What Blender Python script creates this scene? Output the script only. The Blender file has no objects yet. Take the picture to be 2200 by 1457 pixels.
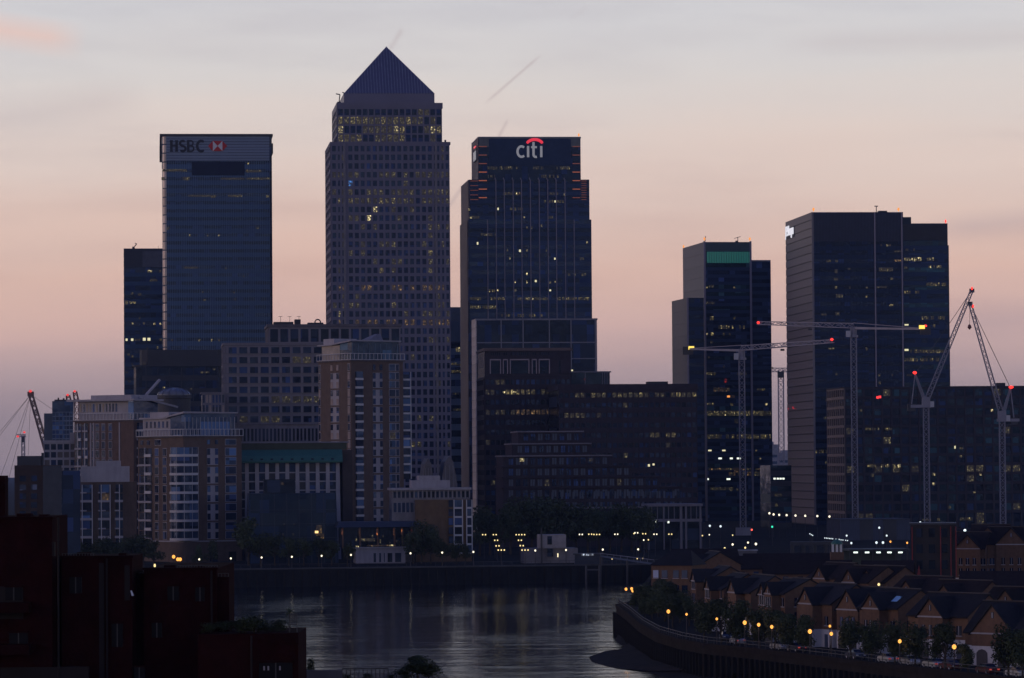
import bpy, bmesh, math, random
from mathutils import Vector, Matrix
random.seed(7)
R = math.radians
SC = bpy.context.scene
COL = SC.collection

# ------------------------------------------------------------------ camera
F_PX, CX, CY = 8300.0, 1100.0, 728.5          # focal length and centre in photograph pixels
CAM = Vector((0.0, 0.0, 35.0))
PITCH, ROLL = math.atan((998.0 - CY) / F_PX), R(-0.4)
CROT = (Matrix.Rotation(R(90) + PITCH, 4, 'X') @ Matrix.Rotation(ROLL, 4, 'Z'))
cd = bpy.data.cameras.new('camera')
cd.sensor_width = 36.0
cd.lens = F_PX / 2200.0 * 36.0
cd.clip_start, cd.clip_end = 1.0, 60000.0
cam = bpy.data.objects.new('camera', cd)
COL.objects.link(cam)
cam.matrix_world = Matrix.Translation(CAM) @ CROT
SC.camera = cam
SC.view_settings.view_transform = 'Standard'
SC.view_settings.look = 'None'
SC.view_settings.exposure = 0.0
SC.view_settings.gamma = 1.0
SC.view_settings.use_curve_mapping = False
SC.cycles.use_denoising = True
SC.cycles.max_bounces = 6
SC.cycles.volume_bounces = 0
SC.cycles.caustics_reflective = False
SC.cycles.caustics_refractive = False

# ------------------------------------------------------------------ dusk sky
SUN_DIR = Vector((-0.97, -0.20, 0.13)).normalized()      # towards the afterglow, left and behind
world = bpy.data.worlds.new('World')
SC.world = world
world.use_nodes = True
nt = world.node_tree
nt.nodes.clear()
def N(tree, kind, **kw):
    n = tree.nodes.new(kind)
    for k, v in kw.items():
        if k.startswith('i_'):
            n.inputs[k[2:].replace('_', ' ')].default_value = v
        else:
            setattr(n, k, v)
    return n
def MATH(tree, op, a, b=None, clamp=False):
    n = tree.nodes.new('ShaderNodeMath'); n.operation = op; n.use_clamp = clamp
    for i, x in enumerate((a, b)):
        if x is None: continue
        if isinstance(x, (int, float)): n.inputs[i].default_value = x
        else: tree.links.new(x, n.inputs[i])
    return n.outputs[0]
def MIX(tree, fac, a, b, mode='MIX'):
    n = tree.nodes.new('ShaderNodeMix'); n.data_type = 'RGBA'; n.blend_type = mode
    for sock, x in ((n.inputs[0], fac), (n.inputs[6], a), (n.inputs[7], b)):
        if isinstance(x, (int, float)): sock.default_value = x
        elif isinstance(x, tuple): sock.default_value = (*x[:3], 1)
        else: tree.links.new(x, sock)
    return n.outputs[2]
def RAMP(tree, fac, stops, interp='LINEAR'):
    n = tree.nodes.new('ShaderNodeValToRGB'); n.color_ramp.interpolation = interp
    el = n.color_ramp.elements
    while len(el) < len(stops): el.new(0.5)
    for e, (p, c) in zip(el, stops):
        e.position = p
        e.color = (*c, 1) if isinstance(c, tuple) else (c, c, c, 1)
    tree.links.new(fac, n.inputs[0])
    return n.outputs[0]
def srgb(r, g, b):
    f = lambda c: (c / 255 / 12.92) if c <= 10 else ((c / 255 + 0.055) / 1.055) ** 2.4
    return (f(r), f(g), f(b))
L = nt.links
tc = N(nt, 'ShaderNodeTexCoord')
sep = N(nt, 'ShaderNodeSeparateXYZ')
L.new(tc.outputs['Generated'], sep.inputs[0])
dx, dy, dz = sep.outputs
ady = MATH(nt, 'MAXIMUM', MATH(nt, 'ABSOLUTE', dy), 0.02)
az = MATH(nt, 'DIVIDE', dx, ady)                # tangent of the bearing
# slow streaky cloud that lifts and lowers the colour bands a little
mp = N(nt, 'ShaderNodeMapping'); mp.inputs['Scale'].default_value = (5.0, 5.0, 26.0); mp.inputs['Rotation'].default_value = (0, R(-7), 0)
L.new(tc.outputs['Generated'], mp.inputs[0])
cl = N(nt, 'ShaderNodeTexNoise', i_Scale=1.6, i_Detail=5.0, i_Roughness=0.5)
L.new(mp.outputs[0], cl.inputs['Vector'])
cl_c = MATH(nt, 'SUBTRACT', cl.outputs[0], 0.5)
mp2 = N(nt, 'ShaderNodeMapping'); mp2.inputs['Scale'].default_value = (9.0, 9.0, 60.0); mp2.inputs['Rotation'].default_value = (0, R(-16), 0)
L.new(tc.outputs['Generated'], mp2.inputs[0])
cl2 = N(nt, 'ShaderNodeTexNoise', i_Scale=1.3, i_Detail=4.0, i_Roughness=0.55)
L.new(mp2.outputs[0], cl2.inputs['Vector'])
cl2_c = MATH(nt, 'SUBTRACT', cl2.outputs[0], 0.5)
zz = MATH(nt, 'ADD', dz, MATH(nt, 'MULTIPLY', cl_c, 0.022))
zs = MATH(nt, 'SQRT', MATH(nt, 'MAXIMUM', zz, 0.0))
def zpos(y): return math.sqrt(max(0.0, math.sin(math.atan((998 - y) / F_PX))))
sky = RAMP(nt, zs, [
    (0.0, srgb(153, 138, 146)), (zpos(900), srgb(167, 149, 154)), (zpos(800), srgb(192, 167, 167)),
    (zpos(700), srgb(213, 179, 172)), (zpos(590), srgb(221, 186, 173)), (zpos(450), srgb(222, 195, 184)),
    (zpos(300), srgb(221, 205, 198)), (zpos(150), srgb(214, 208, 206)), (zpos(20), srgb(208, 206, 209)),
    (0.39, srgb(192, 194, 202)), (0.45, srgb(172, 177, 192)), (0.54, srgb(102, 118, 160)), (0.66, srgb(58, 78, 134)), (0.80, srgb(40, 60, 120)), (1.0, srgb(32, 50, 112))])
sky = MIX(nt, 1.0, sky, RAMP(nt, MATH(nt, 'ADD', MATH(nt, 'MULTIPLY', cl2_c, 1.1), 0.5), [(0.0, (0.84, 0.825, 0.86)), (0.5, (1.0, 1.0, 1.0)), (1.0, (1.06, 1.035, 1.01))]), 'MULTIPLY')
# a physical twilight sky over it all gives the dome its blue
nishita = N(nt, 'ShaderNodeTexSky', sky_type='NISHITA', sun_disc=False)
nishita.sun_elevation = R(1.0)
nishita.sun_rotation = math.atan2(SUN_DIR.x, SUN_DIR.y)
nishita.altitude = 30.0
# vapour trails and one rosy wisp, fixed to bearings of the sky
def line_mask(px0, py0, px1, py1, half):
    def ang(px, py):
        d = CROT.to_3x3() @ Vector(((px - CX) / F_PX, -(py - CY) / F_PX, -1.0))
        return d.x / d.y, d.z / d.y
    (ax, ay), (bx, by) = ang(px0, py0), ang(px1, py1)
    ln = math.hypot(bx - ax, by - ay); tx, ty = (bx - ax) / ln, (by - ay) / ln
    el = MATH(nt, 'DIVIDE', dz, ady)
    rx, ry = MATH(nt, 'SUBTRACT', az, ax), MATH(nt, 'SUBTRACT', el, ay)
    t = MATH(nt, 'DIVIDE', MATH(nt, 'ADD', MATH(nt, 'MULTIPLY', rx, tx), MATH(nt, 'MULTIPLY', ry, ty)), ln)
    n = MATH(nt, 'ABSOLUTE', MATH(nt, 'SUBTRACT', MATH(nt, 'MULTIPLY', ry, tx), MATH(nt, 'MULTIPLY', rx, ty)))
    across = MATH(nt, 'SUBTRACT', 1.0, MATH(nt, 'DIVIDE', n, half / F_PX), True)
    along = MATH(nt, 'MULTIPLY', MATH(nt, 'MULTIPLY', MATH(nt, 'MULTIPLY', t, MATH(nt, 'SUBTRACT', 1.0, t)), 7.0), 1.0, True)
    front = MATH(nt, 'GREATER_THAN', dy, 0.0)
    return MATH(nt, 'MULTIPLY', MATH(nt, 'MULTIPLY', across, along, True), front)
for a, k in (((1040, 224, 1165, 116, 5.0), 0.45), ((960, 450, 1000, 392, 7), 0.4), ((1068, 300, 1092, 256, 6), 0.4), ((835, 110, 866, 60, 9), 0.3), ((1225, 45, 1265, 10, 6), 0.1)):
    m = MATH(nt, 'MULTIPLY', line_mask(*a), k)
    sky = MIX(nt, m, sky, srgb(176, 158, 160))
rosy = MATH(nt, 'MULTIPLY', line_mask(-260, 28, 185, 92, 46), MATH(nt, 'ADD', MATH(nt, 'MULTIPLY', cl2.outputs[0], 0.9), 0.35), True)
sky = MIX(nt, MATH(nt, 'MULTIPLY', rosy, 0.75), sky, srgb(232, 190, 176))
for a, k in (((1980, 496, 2620, 430, 40), 0.35), ((2000, 700, 2700, 640, 60), 0.30), ((-300, 300, 330, 205, 60), 0.22), ((1650, 95, 2500, 70, 36), 0.2), ((1080, 140, 1480, 150, 40), 0.08)):
    sky = MIX(nt, MATH(nt, 'MULTIPLY', line_mask(*a), k), sky, srgb(176, 160, 166))
bg1 = N(nt, 'ShaderNodeBackground'); L.new(sky, bg1.inputs[0]); bg1.inputs[1].default_value = 1.06
bg2 = N(nt, 'ShaderNodeBackground'); L.new(nishita.outputs[0], bg2.inputs[0]); bg2.inputs[1].default_value = 0.01
add = N(nt, 'ShaderNodeAddShader'); L.new(bg1.outputs[0], add.inputs[0]); L.new(bg2.outputs[0], add.inputs[1])
wo = N(nt, 'ShaderNodeOutputWorld'); L.new(add.outputs[0], wo.inputs[0])

sd = bpy.data.lights.new('sun', 'SUN')
sd.energy = 0.36
sd.angle = R(25)
sd.color = (1.0, 0.66, 0.52)
sun = bpy.data.objects.new('sun', sd)
COL.objects.link(sun)
sun.rotation_euler = SUN_DIR.to_track_quat('Z', 'Y').to_euler()

# ------------------------------------------------------------------ projection helpers
C3 = CROT.to_3x3()
def ray(px, py):
    return C3 @ Vector(((px - CX) / F_PX, -(py - CY) / F_PX, -1.0))
def at(px, py, Y):
    d = ray(px, py); return CAM + d * (Y / d.y)
def at_z(px, py, z):
    d = ray(px, py); return CAM + d * ((z - CAM.z) / d.z)
def proj(P):
    c = C3.transposed() @ (Vector(P) - CAM)
    return CX + F_PX * c.x / -c.z, CY - F_PX * c.y / -c.z

# ------------------------------------------------------------------ materials
MATS = {}
def M(name, col, rough=0.65, metal=0.0, spec=0.4, var=0.25, scale=0.35, bump=0.0, tint=None, stain=0.0, rnd=0.0):
    if name in MATS: return MATS[name]
    m = bpy.data.materials.new(name); m.use_nodes = True
    t = m.node_tree; b = t.nodes['Principled BSDF']
    b.inputs['Roughness'].default_value = rough
    b.inputs['Metallic'].default_value = metal
    b.inputs['Specular IOR Level'].default_value = spec
    if tint: b.inputs['Specular Tint'].default_value = (*tint, 1)
    co = t.nodes.new('ShaderNodeTexCoord')
    nz = N(t, 'ShaderNodeTexNoise', i_Scale=scale, i_Detail=6.0, i_Roughness=0.6)
    t.links.new(co.outputs['Object'], nz.inputs['Vector'])
    lo = tuple(c * (1 - var) for c in col); hi = tuple(min(1, c * (1 + var)) for c in col)
    c = RAMP(t, nz.outputs[0], [(0.3, lo), (0.7, hi)])
    if stain:
        mpn = N(t, 'ShaderNodeMapping'); mpn.inputs['Scale'].default_value = (1.2, 1.2, 0.12)
        t.links.new(co.outputs['Object'], mpn.inputs[0])
        st = N(t, 'ShaderNodeTexNoise', i_Scale=1.0, i_Detail=4.0)
        t.links.new(mpn.outputs[0], st.inputs['Vector'])
        c = MIX(t, MATH(t, 'MULTIPLY', RAMP(t, st.outputs[0], [(0.45, 0.0), (0.75, 1.0)]), stain), c, tuple(x * 0.45 for x in col))
    if rnd:
        oi = t.nodes.new('ShaderNodeObjectInfo')
        c = MIX(t, 1.0, c, RAMP(t, oi.outputs['Random'], [(0.0, 1 - rnd), (1.0, 1 + rnd)]), 'MULTIPLY')
    t.links.new(c, b.inputs['Base Color'])
    if bump:
        bp = N(t, 'ShaderNodeBump', i_Strength=bump, i_Distance=0.05)
        nb = N(t, 'ShaderNodeTexNoise', i_Scale=6.0, i_Detail=4.0)
        t.links.new(co.outputs['Object'], nb.inputs['Vector'])
        t.links.new(nb.outputs[0], bp.inputs['Height']); t.links.new(bp.outputs[0], b.inputs['Normal'])
    MATS[name] = m
    return m
def GLASS(name, col, rough=0.12, spec=0.5, tint=(0.34, 0.55, 1.0), rnd=0.35):
    """curtain-wall glass: each pane sits a little differently and has its own blind behind it"""
    if name in MATS: return MATS[name]
    m = M(name, col, rough, 0.0, spec, 0.12, 0.15, 0.0, tint, 0.0, rnd)
    t = m.node_tree; b = t.nodes['Principled BSDF']
    g = t.nodes.new('ShaderNodeNewGeometry')
    def cell(size):
        v = t.nodes.new('ShaderNodeVectorMath'); v.operation = 'SNAP'; v.inputs[1].default_value = size
        t.links.new(g.outputs['Position'], v.inputs[0])
        w = t.nodes.new('ShaderNodeTexWhiteNoise'); w.noise_dimensions = '3D'; t.links.new(v.outputs[0], w.inputs['Vector'])
        return w
    w = cell((2.9, 400.0, 4.1))
    old = b.inputs['Base Color'].links[0].from_socket
    blind = RAMP(t, w.outputs['Value'], [(0.0, 0.6), (0.72, 1.0), (0.80, 2.2), (1.0, 4.0)])
    t.links.new(MIX(t, 1.0, old, blind, 'MULTIPLY'), b.inputs['Base Color'])
    t.links.new(RAMP(t, w.outputs['Value'], [(0.0, rough * .6), (0.75, rough * 1.3), (0.8, .35), (1.0, .45)]), b.inputs['Roughness'])
    nz = N(t, 'ShaderNodeTexNoise', i_Scale=0.10, i_Detail=3.0); t.links.new(g.outputs['Position'], nz.inputs['Vector'])
    bp = N(t, 'ShaderNodeBump', i_Strength=0.6, i_Distance=0.5); t.links.new(nz.outputs[0], bp.inputs['Height'])
    t.links.new(bp.outputs[0], b.inputs['Normal'])
    return m
def LIT(name, col, strength, patch=True, base=(0.03, 0.03, 0.04)):
    """a lit window: the glow of a room, uneven where blinds, desks and ceiling lamps break it up"""
    if name in MATS: return MATS[name]
    m = bpy.data.materials.new(name); m.use_nodes = True
    t = m.node_tree; b = t.nodes['Principled BSDF']
    b.inputs['Base Color'].default_value = (*base, 1)
    b.inputs['Roughness'].default_value = 0.3
    b.inputs['Emission Color'].default_value = (*col, 1)
    if patch:
        g = t.nodes.new('ShaderNodeNewGeometry')
        mpn = N(t, 'ShaderNodeMapping'); mpn.inputs['Scale'].default_value = (1.5, 1.5, 1.1)
        t.links.new(g.outputs['Position'], mpn.inputs[0])
        n = N(t, 'ShaderNodeTexNoise', i_Scale=1.0, i_Detail=2.0)
        t.links.new(mpn.outputs[0], n.inputs['Vector'])
        oi = t.nodes.new('ShaderNodeObjectInfo')
        k = RAMP(t, n.outputs[0], [(0.44, 0.05), (0.60, 0.35), (0.72, 2.6)])
        k = MATH(t, 'MULTIPLY', k, MATH(t, 'ADD', MATH(t, 'MULTIPLY', oi.outputs['Random'], 1.0), 0.35))
        t.links.new(MATH(t, 'MULTIPLY', k, strength), b.inputs['Emission Strength'])
    else:
        b.inputs['Emission Strength'].default_value = strength
    m.cycles.emission_sampling = 'NONE'
    MATS[name] = m
    return m

# ------------------------------------------------------------------ mesh helpers
class MB:
    """collects boxes, beams and sheets that become ONE mesh object"""
    def __init__(s): s.v, s.f, s.mi = [], [], []
    def quad(s, pts, mi=0):
        n = len(s.v); s.v += [tuple(p) for p in pts]; s.f.append(tuple(range(n, n + len(pts)))); s.mi.append(mi)
        return s
    def hexa(s, p, mi=0):
        n = len(s.v); s.v += [tuple(q) for q in p]
        for f in ((0, 3, 2, 1), (4, 5, 6, 7), (0, 1, 5, 4), (1, 2, 6, 5), (2, 3, 7, 6), (3, 0, 4, 7)):
            s.f.append(tuple(n + i for i in f)); s.mi.append(mi)
        return s
    def box(s, x0, x1, y0, y1, z0, z1, mi=0):
        return s.hexa([(x0, y0, z0), (x1, y0, z0), (x1, y1, z0), (x0, y1, z0), (x0, y0, z1), (x1, y0, z1), (x1, y1, z1), (x0, y1, z1)], mi)
    def prism(s, pts, z0, z1, mi=0):
        """vertical prism over a plan outline (counter-clockwise)"""
        n = len(s.v); k = len(pts)
        z0f = z0 if callable(z0) else (lambda p: z0); z1f = z1 if callable(z1) else (lambda p: z1)
        s.v += [(p[0], p[1], z0f(p)) for p in pts] + [(p[0], p[1], z1f(p)) for p in pts]
        for i in range(k):
            j = (i + 1) % k
            s.f.append((n + i, n + j, n + k + j, n + k + i)); s.mi.append(mi)
        s.f.append(tuple(n + k + i for i in range(k))); s.mi.append(mi)
        s.f.append(tuple(n + i for i in reversed(range(k)))); s.mi.append(mi)
        return s
    def slab(s, pts, axis, a, b, mi=0):
        """outline in two axes pushed along the third: axis 'y' takes (x,z) points, 'x' takes (y,z)"""
        n = len(s.v); k = len(pts)
        put = (lambda p, q: (p[0], q, p[1])) if axis == 'y' else (lambda p, q: (q, p[0], p[1]))
        s.v += [put(p, a) for p in pts] + [put(p, b) for p in pts]
        for i in range(k):
            j = (i + 1) % k
            s.f.append((n + i, n + j, n + k + j, n + k + i)); s.mi.append(mi)
        s.f.append(tuple(n + k + i for i in reversed(range(k)))); s.mi.append(mi)
        s.f.append(tuple(n + i for i in range(k))); s.mi.append(mi)
        return s
    def beam(s, p, q, t, t2=None, mi=0):
        p, q = Vector(p), Vector(q); d = q - p
        if d.length < 1e-6: return s
        d.normalize(); t2 = t if t2 is None else t2
        a = d.cross(Vector((0, 0, 1)) if abs(d.z) < 0.9 else Vector((1, 0, 0))).normalized()
        b = d.cross(a).normalized()
        r = []
        for c, h in ((p, t / 2), (q, t2 / 2)):
            r += [c - a * h - b * h, c + a * h - b * h, c + a * h + b * h, c - a * h + b * h]
        return s.hexa([r[0], r[1], r[2], r[3], r[4], r[5], r[6], r[7]], mi)
    def tube(s, pts, rads, n=8, mi=0, cap=True):
        base = len(s.v); pts = [Vector(p) for p in pts]
        for i, p in enumerate(pts):
            d = (pts[min(i + 1, len(pts) - 1)] - pts[max(i - 1, 0)]).normalized()
            a = d.cross(Vector((0, 0, 1)) if abs(d.z) < 0.9 else Vector((1, 0, 0))).normalized(); b = a.cross(d).normalized()
            for k in range(n):
                an = 2 * math.pi * k / n
                s.v.append(tuple(p + (a * math.cos(an) + b * math.sin(an)) * rads[i]))
        for i in range(len(pts) - 1):
            for k in range(n):
                k2 = (k + 1) % n
                s.f.append((base + i * n + k, base + i * n + k2, base + (i + 1) * n + k2, base + (i + 1) * n + k)); s.mi.append(mi)
        if cap:
            s.f.append(tuple(base + k for k in reversed(range(n)))); s.mi.append(mi)
            s.f.append(tuple(base + (len(pts) - 1) * n + k for k in range(n))); s.mi.append(mi)
        return s
    def lathe(s, c, prof, n=10, mi=0):
        """prof = [(radius, z)...] about a vertical axis at c"""
        base = len(s.v); c = Vector(c)
        for r, z in prof:
            for k in range(n):
                an = 2 * math.pi * k / n
                s.v.append((c.x + r * math.cos(an), c.y + r * math.sin(an), c.z + z))
        for i in range(len(prof) - 1):
            for k in range(n):
                k2 = (k + 1) % n
                s.f.append((base + i * n + k, base + i * n + k2, base + (i + 1) * n + k2, base + (i + 1) * n + k)); s.mi.append(mi)
        s.f.append(tuple(base + k for k in reversed(range(n)))); s.mi.append(mi)
        s.f.append(tuple(base + (len(prof) - 1) * n + k for k in range(n))); s.mi.append(mi)
        return s
    def lattice(s, p, q, w, step, t, tri=False, w2=None):
        """a lattice boom between two points: chords and zigzag bracing"""
        p, q = Vector(p), Vector(q); d = (q - p); ln = d.length; d.normalize()
        a = d.cross(Vector((0, 0, 1)) if abs(d.z) < 0.95 else Vector((0, 1, 0))).normalized(); b = a.cross(d).normalized()
        w2 = w if w2 is None else w2
        offs = [(-.5, -.5), (.5, -.5), (.5, .5), (-.5, .5)] if not tri else [(-.5, -.45), (.5, -.45), (0, .45)]
        n = max(2, int(round(ln / step)))
        P = []
        for i in range(n + 1):
            f = i / n; ww = w + (w2 - w) * f; c = p + d * ln * f
            P.append([c + a * ox * ww + b * oy * ww for ox, oy in offs])
        for k in range(len(offs)):
            s.beam(P[0][k], P[n][k], t * 1.5)
            k2 = (k + 1) % len(offs)
            for i in range(n):
                x, y = (k, k2) if i % 2 == 0 else (k2, k)
                s.beam(P[i][x], P[i + 1][y], t)
                if i % 2 == 0: s.beam(P[i][k], P[i][k2], t * 0.8)
        return s
    def mesh(s, name, mats, smooth=False):
        me = bpy.data.meshes.new(name)
        me.from_pydata(s.v, [], s.f)
        for m in (mats if isinstance(mats, (list, tuple)) else [mats]): me.materials.append(m)
        if any(s.mi): me.polygons.foreach_set('material_index', s.mi)
        if smooth: me.polygons.foreach_set('use_smooth', [True] * len(s.f))
        me.update()
        return me
def link(name, me, parent=None, loc=None, rot=None, scale=None):
    o = bpy.data.objects.new(name, me); COL.objects.link(o)
    if parent: o.parent = parent
    if loc is not None: o.location = loc
    if rot is not None: o.rotation_euler = rot
    if scale is not None: o.scale = scale
    return o
def part(name, mb, mats, parent=None, smooth=False):
    return link(name, mb.mesh(name, mats, smooth), parent)
def thing(name, label, cat, loc=(0, 0, 0), rz=0.0, group=None):
    o = bpy.data.objects.new(name, None); COL.objects.link(o)
    o.empty_display_size = 1.0
    o.location = loc; o.rotation_euler = (0, 0, rz)
    return tag(o, label, cat, group)
def tag(o, label, cat, group=None):
    o['label'] = label; o['category'] = cat
    if group: o['group'] = group
    return o
def struct(name, mb, mats, kind='structure'):
    o = part(name, mb, mats); o['kind'] = kind
    return o
def dup(root, loc=None, rz=None, label=None, group=None, scale=None):
    r = root.copy(); COL.objects.link(r)
    if loc is not None: r.location = loc
    if rz is not None: r.rotation_euler = (0, 0, rz)
    if scale is not None: r.scale = scale
    if label: r['label'] = label
    if group: r['group'] = group
    for ch in KIDS(root):
        c = ch.copy(); COL.objects.link(c); c.parent = r
        for g in KIDS(ch):
            d = g.copy(); COL.objects.link(d); d.parent = c
    return r
def KIDS(o): return [c for c in o.children]
UNIT = {}
def unit(mat):
    """a shared unit block (1 x 1 x 1 centred) for panes and other small alike pieces"""
    if mat.name not in UNIT:
        UNIT[mat.name] = MB().box(-.5, .5, -.5, .5, -.5, .5).mesh('block_' + mat.name, mat)
    return UNIT[mat.name]
ORD = ['first', 'second', 'third', 'fourth', 'fifth', 'sixth', 'seventh', 'eighth', 'ninth', 'tenth', 'eleventh', 'twelfth', 'thirteenth', 'fourteenth', 'fifteenth', 'sixteenth', 'seventeenth', 'eighteenth', 'nineteenth', 'twentieth']

GZ = 5.0            # level of the far bank above the river
class Bld:
    """a building laid out from its nearest corner: u runs along the front, v away from the viewer"""
    def __init__(s, name, label, cat, xc, xr, ytop, Y, rot, xl=None, depth=40.0, group=None, zb=GZ):
        s.P0 = at(xc, ytop, Y); s.rot = R(rot); s.top = s.P0.z - zb; s.zb = zb
        s.eu = Vector((math.cos(s.rot), math.sin(s.rot), 0)); s.ev = Vector((-math.sin(s.rot), math.cos(s.rot), 0))
        s.org = Vector((s.P0.x, s.P0.y, zb))
        s.w = s.solve(s.eu, xr); s.d = depth if xl is None else s.solve(s.ev, xl)
        s.root = thing(name, label, cat, s.org, s.rot, group)
        s.nwin = 0; s.rest = MB(); s.restmats = []
    def solve(s, e, px):
        lo, hi = 0.0, 400.0
        right = proj(s.P0 + e)[0] > proj(s.P0)[0]
        for _ in range(50):
            m = (lo + hi) / 2
            x = proj(s.P0 + e * m)[0]
            if (x < px) == right: lo = m
            else: hi = m
        return lo
    def hit(s, px, py, face='F', off=0.0):
        d = ray(px, py); n = s.ev if face == 'F' else s.eu
        k = ((s.org + n * off) - CAM).dot(n) / d.dot(n)
        q = CAM + d * k - s.org
        return (q.dot(s.eu) if face == 'F' else q.dot(s.ev)), q.z
    def u(s, px, py=900, off=0.0): return s.hit(px, py, 'F', off)[0]
    def v(s, px, py=900, off=0.0): return s.hit(px, py, 'L', off)[0]
    def z(s, py, px=None, face='F', off=0.0):
        if px is None: px = proj(s.P0 + s.eu * s.w * 0.5)[0]
        return s.hit(px, py, face, off)[1]
    def part(s, name, mb, mats, parent=None, smooth=False): return part(name, mb, mats, parent or s.root, smooth)
    def fbox(s, mb, face, s0, s1, o0, o1, z0, z1, mi=0, base=0.0):
        """box on a face: s along it, o outward from it"""
        if face == 'F': mb.box(s0, s1, base - o1, base - o0, z0, z1, mi)
        else: mb.box(base - o1, base - o0, s0, s1, z0, z1, mi)
        return mb
    def piece(s, name, face, s0, s1, o0, o1, z0, z1, mat, parent=None, base=0.0, tilt=0.0):
        """one alike piece as an object of its own, sharing mesh data"""
        a, b, c = (s0 + s1) / 2, base - (o0 + o1) / 2, (z0 + z1) / 2
        if face == 'F': loc, sc = (a, b, c), (abs(s1 - s0), abs(o1 - o0), abs(z1 - z0))
        else: loc, sc = (b, a, c), (abs(o1 - o0), abs(s1 - s0), abs(z1 - z0))
        rot = (random.uniform(-tilt, tilt), 0, random.uniform(-tilt, tilt)) if tilt and face == 'F' else None
        return link(name, unit(mat), parent or s.root, loc, rot, sc)
    def window(s, face, s0, s1, z0, z1, mat, base=0.0, o0=-0.05, o1=0.06, name='window'):
        if s.nwin < 295:
            s.nwin += 1
            return s.piece(name, face, s0, s1, o0, o1, z0, z1, mat, base=base)
        if mat not in s.restmats: s.restmats.append(mat)
        s.fbox(s.rest, face, s0, s1, o0, o1, z0, z1, s.restmats.index(mat), base)
    def finish(s):
        if s.rest.v:
            o = s.part('window_field', s.rest, s.restmats); o['kind'] = 'stuff'
        return s.root
    def grid(s, face, s0, s1, z0, z1, nc, nr, pier, span, wall, panes, lit=None, base=0.0, out=0.35, pieces=True, cols=None, rows=None):
        """piers and spandrels proud of the glass, one pane in every opening; lit(c, r) may return another material"""
        edges = cols or [s0 + (s1 - s0) * i / nc for i in range(nc + 1)]
        hs = rows or [z0 + (z1 - z0) * i / nr for i in range(nr + 1)]
        for i, e in enumerate(edges):
            a, b = e - pier / 2, e + pier / 2
            if i == 0: a = s0
            if i == len(edges) - 1: b = s1
            s.piece('pier', face, a, b, -0.04, out, z0, z1, wall, base=base)
        for i, h in enumerate(hs):
            a, b = h - span / 2, h + span / 2
            if i == 0: a = z0
            if i == len(hs) - 1: b = z1
            s.piece('spandrel', face, s0 + 0.01, s1 - 0.01, -0.03, out - 0.07, a, b, wall, base=base)
        for r in range(len(hs) - 2, -1, -1):
            for c in range(len(edges) - 1):
                m = lit(c, r) if lit else None
                if m is None: m = random.choice(panes)
                s.window(face, edges[c] + pier / 2, edges[c + 1] - pier / 2, hs[r] + span / 2, hs[r + 1] - span / 2, m, base)
    def bands(s, face, s0, s1, z0, z1, n, frac, glass, slabm, base=0.0, o=0.12, lit=None):
        """a curtain wall: one glass band and one spandrel band per floor"""
        h = (z1 - z0) / n
        for i in range(n):
            a = z0 + h * i
            s.piece('spandrel_band', face, s0, s1, -0.05, o, a, a + h * (1 - frac), slabm, base=base)
            s.piece('glass_band', face, s0, s1, -0.05, o - 0.06, a + h * (1 - frac), a + h, random.choice(glass), base=base)
    def lit(s, px, py, wpx, hpx, mat, face='F', base=0.0, out=0.16, name='lit_window'):
        """a lit pane centred on a spot of the facade"""
        a, z = s.hit(px, py, face, base)
        k = F_PX / (s.org.y + 20)
        w, h = wpx / k, hpx / k
        if face == 'L': w *= 3.0
        return s.piece(name, face, a - w / 2, a + w / 2, -0.02, out + random.uniform(0, .02), z - h / 2, z + h / 2, mat, base=base)
    def litrow(s, x0, x1, py, n, hpx, mats, fill=0.8, prob=1.0, **k):
        st = (x1 - x0) / n
        for i in range(n):
            if random.random() < prob:
                s.lit(x0 + st * (i + .5), py, st * fill, hpx, random.choice(mats), **k)
# ------------------------------------------------------------------ palette
ER = 5.3                                                       # the estate's street grid against the view
STEEL = M('steel_cladding', (0.135, 0.130, 0.20), 0.5, 0.0, 0.5, 0.12, 0.08, stain=0.25, rnd=0.06)
PYR = M('pyramid_steel', (0.120, 0.120, 0.195), 0.45, 0.1, 0.5, 0.1, 0.05)
BLUEPAN = M('blue_metal_panel', (0.13, 0.19, 0.28), 0.35, 0.2, 0.5, 0.12, 0.1, rnd=0.10, tint=(.6, .75, 1))
PALEPAN = M('pale_blue_panel', (0.15, 0.20, 0.30), 0.4, 0.2, 0.5, 0.08, 0.1, rnd=0.05)
GL_N = GLASS('navy_glass', (0.012, 0.020, 0.052), 0.16, 0.45)
GL_N2 = GLASS('navy_glass_dark', (0.008, 0.013, 0.034), 0.2, 0.35)
GL_B = GLASS('blue_glass', (0.024, 0.045, 0.092), 0.14, 0.7)
GL_T = GLASS('teal_glass', (0.012, 0.030, 0.036), 0.16, 0.4)
GL_K = GLASS('black_glass', (0.008, 0.010, 0.018), 0.22, 0.3)
FRAME_D = M('dark_frame', (0.05, 0.05, 0.06), 0.5, 0.3, 0.4, 0.15, 0.3)
FIN = M('pale_fin', (0.23, 0.21, 0.28), 0.45, 0.3, 0.4, 0.1, 0.1)
STONE = M('pale_stone', (0.21, 0.195, 0.23), 0.8, 0, 0.3, 0.14, 0.12, stain=0.35, rnd=0.06)
GREYPAN = M('grey_side_panel', (0.19, 0.175, 0.20), 0.5, 0.2, 0.4, 0.12, 0.12, rnd=0.12)
BRICKB = M('brown_brick', (0.042, 0.033, 0.045), 0.85, 0, 0.25, 0.2, 0.5, 0.3, stain=0.3, rnd=0.06)
BRICKT = M('tan_brick', (0.135, 0.098, 0.082), 0.85, 0, 0.25, 0.18, 0.5, 0.3, stain=0.25, rnd=0.05)
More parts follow.
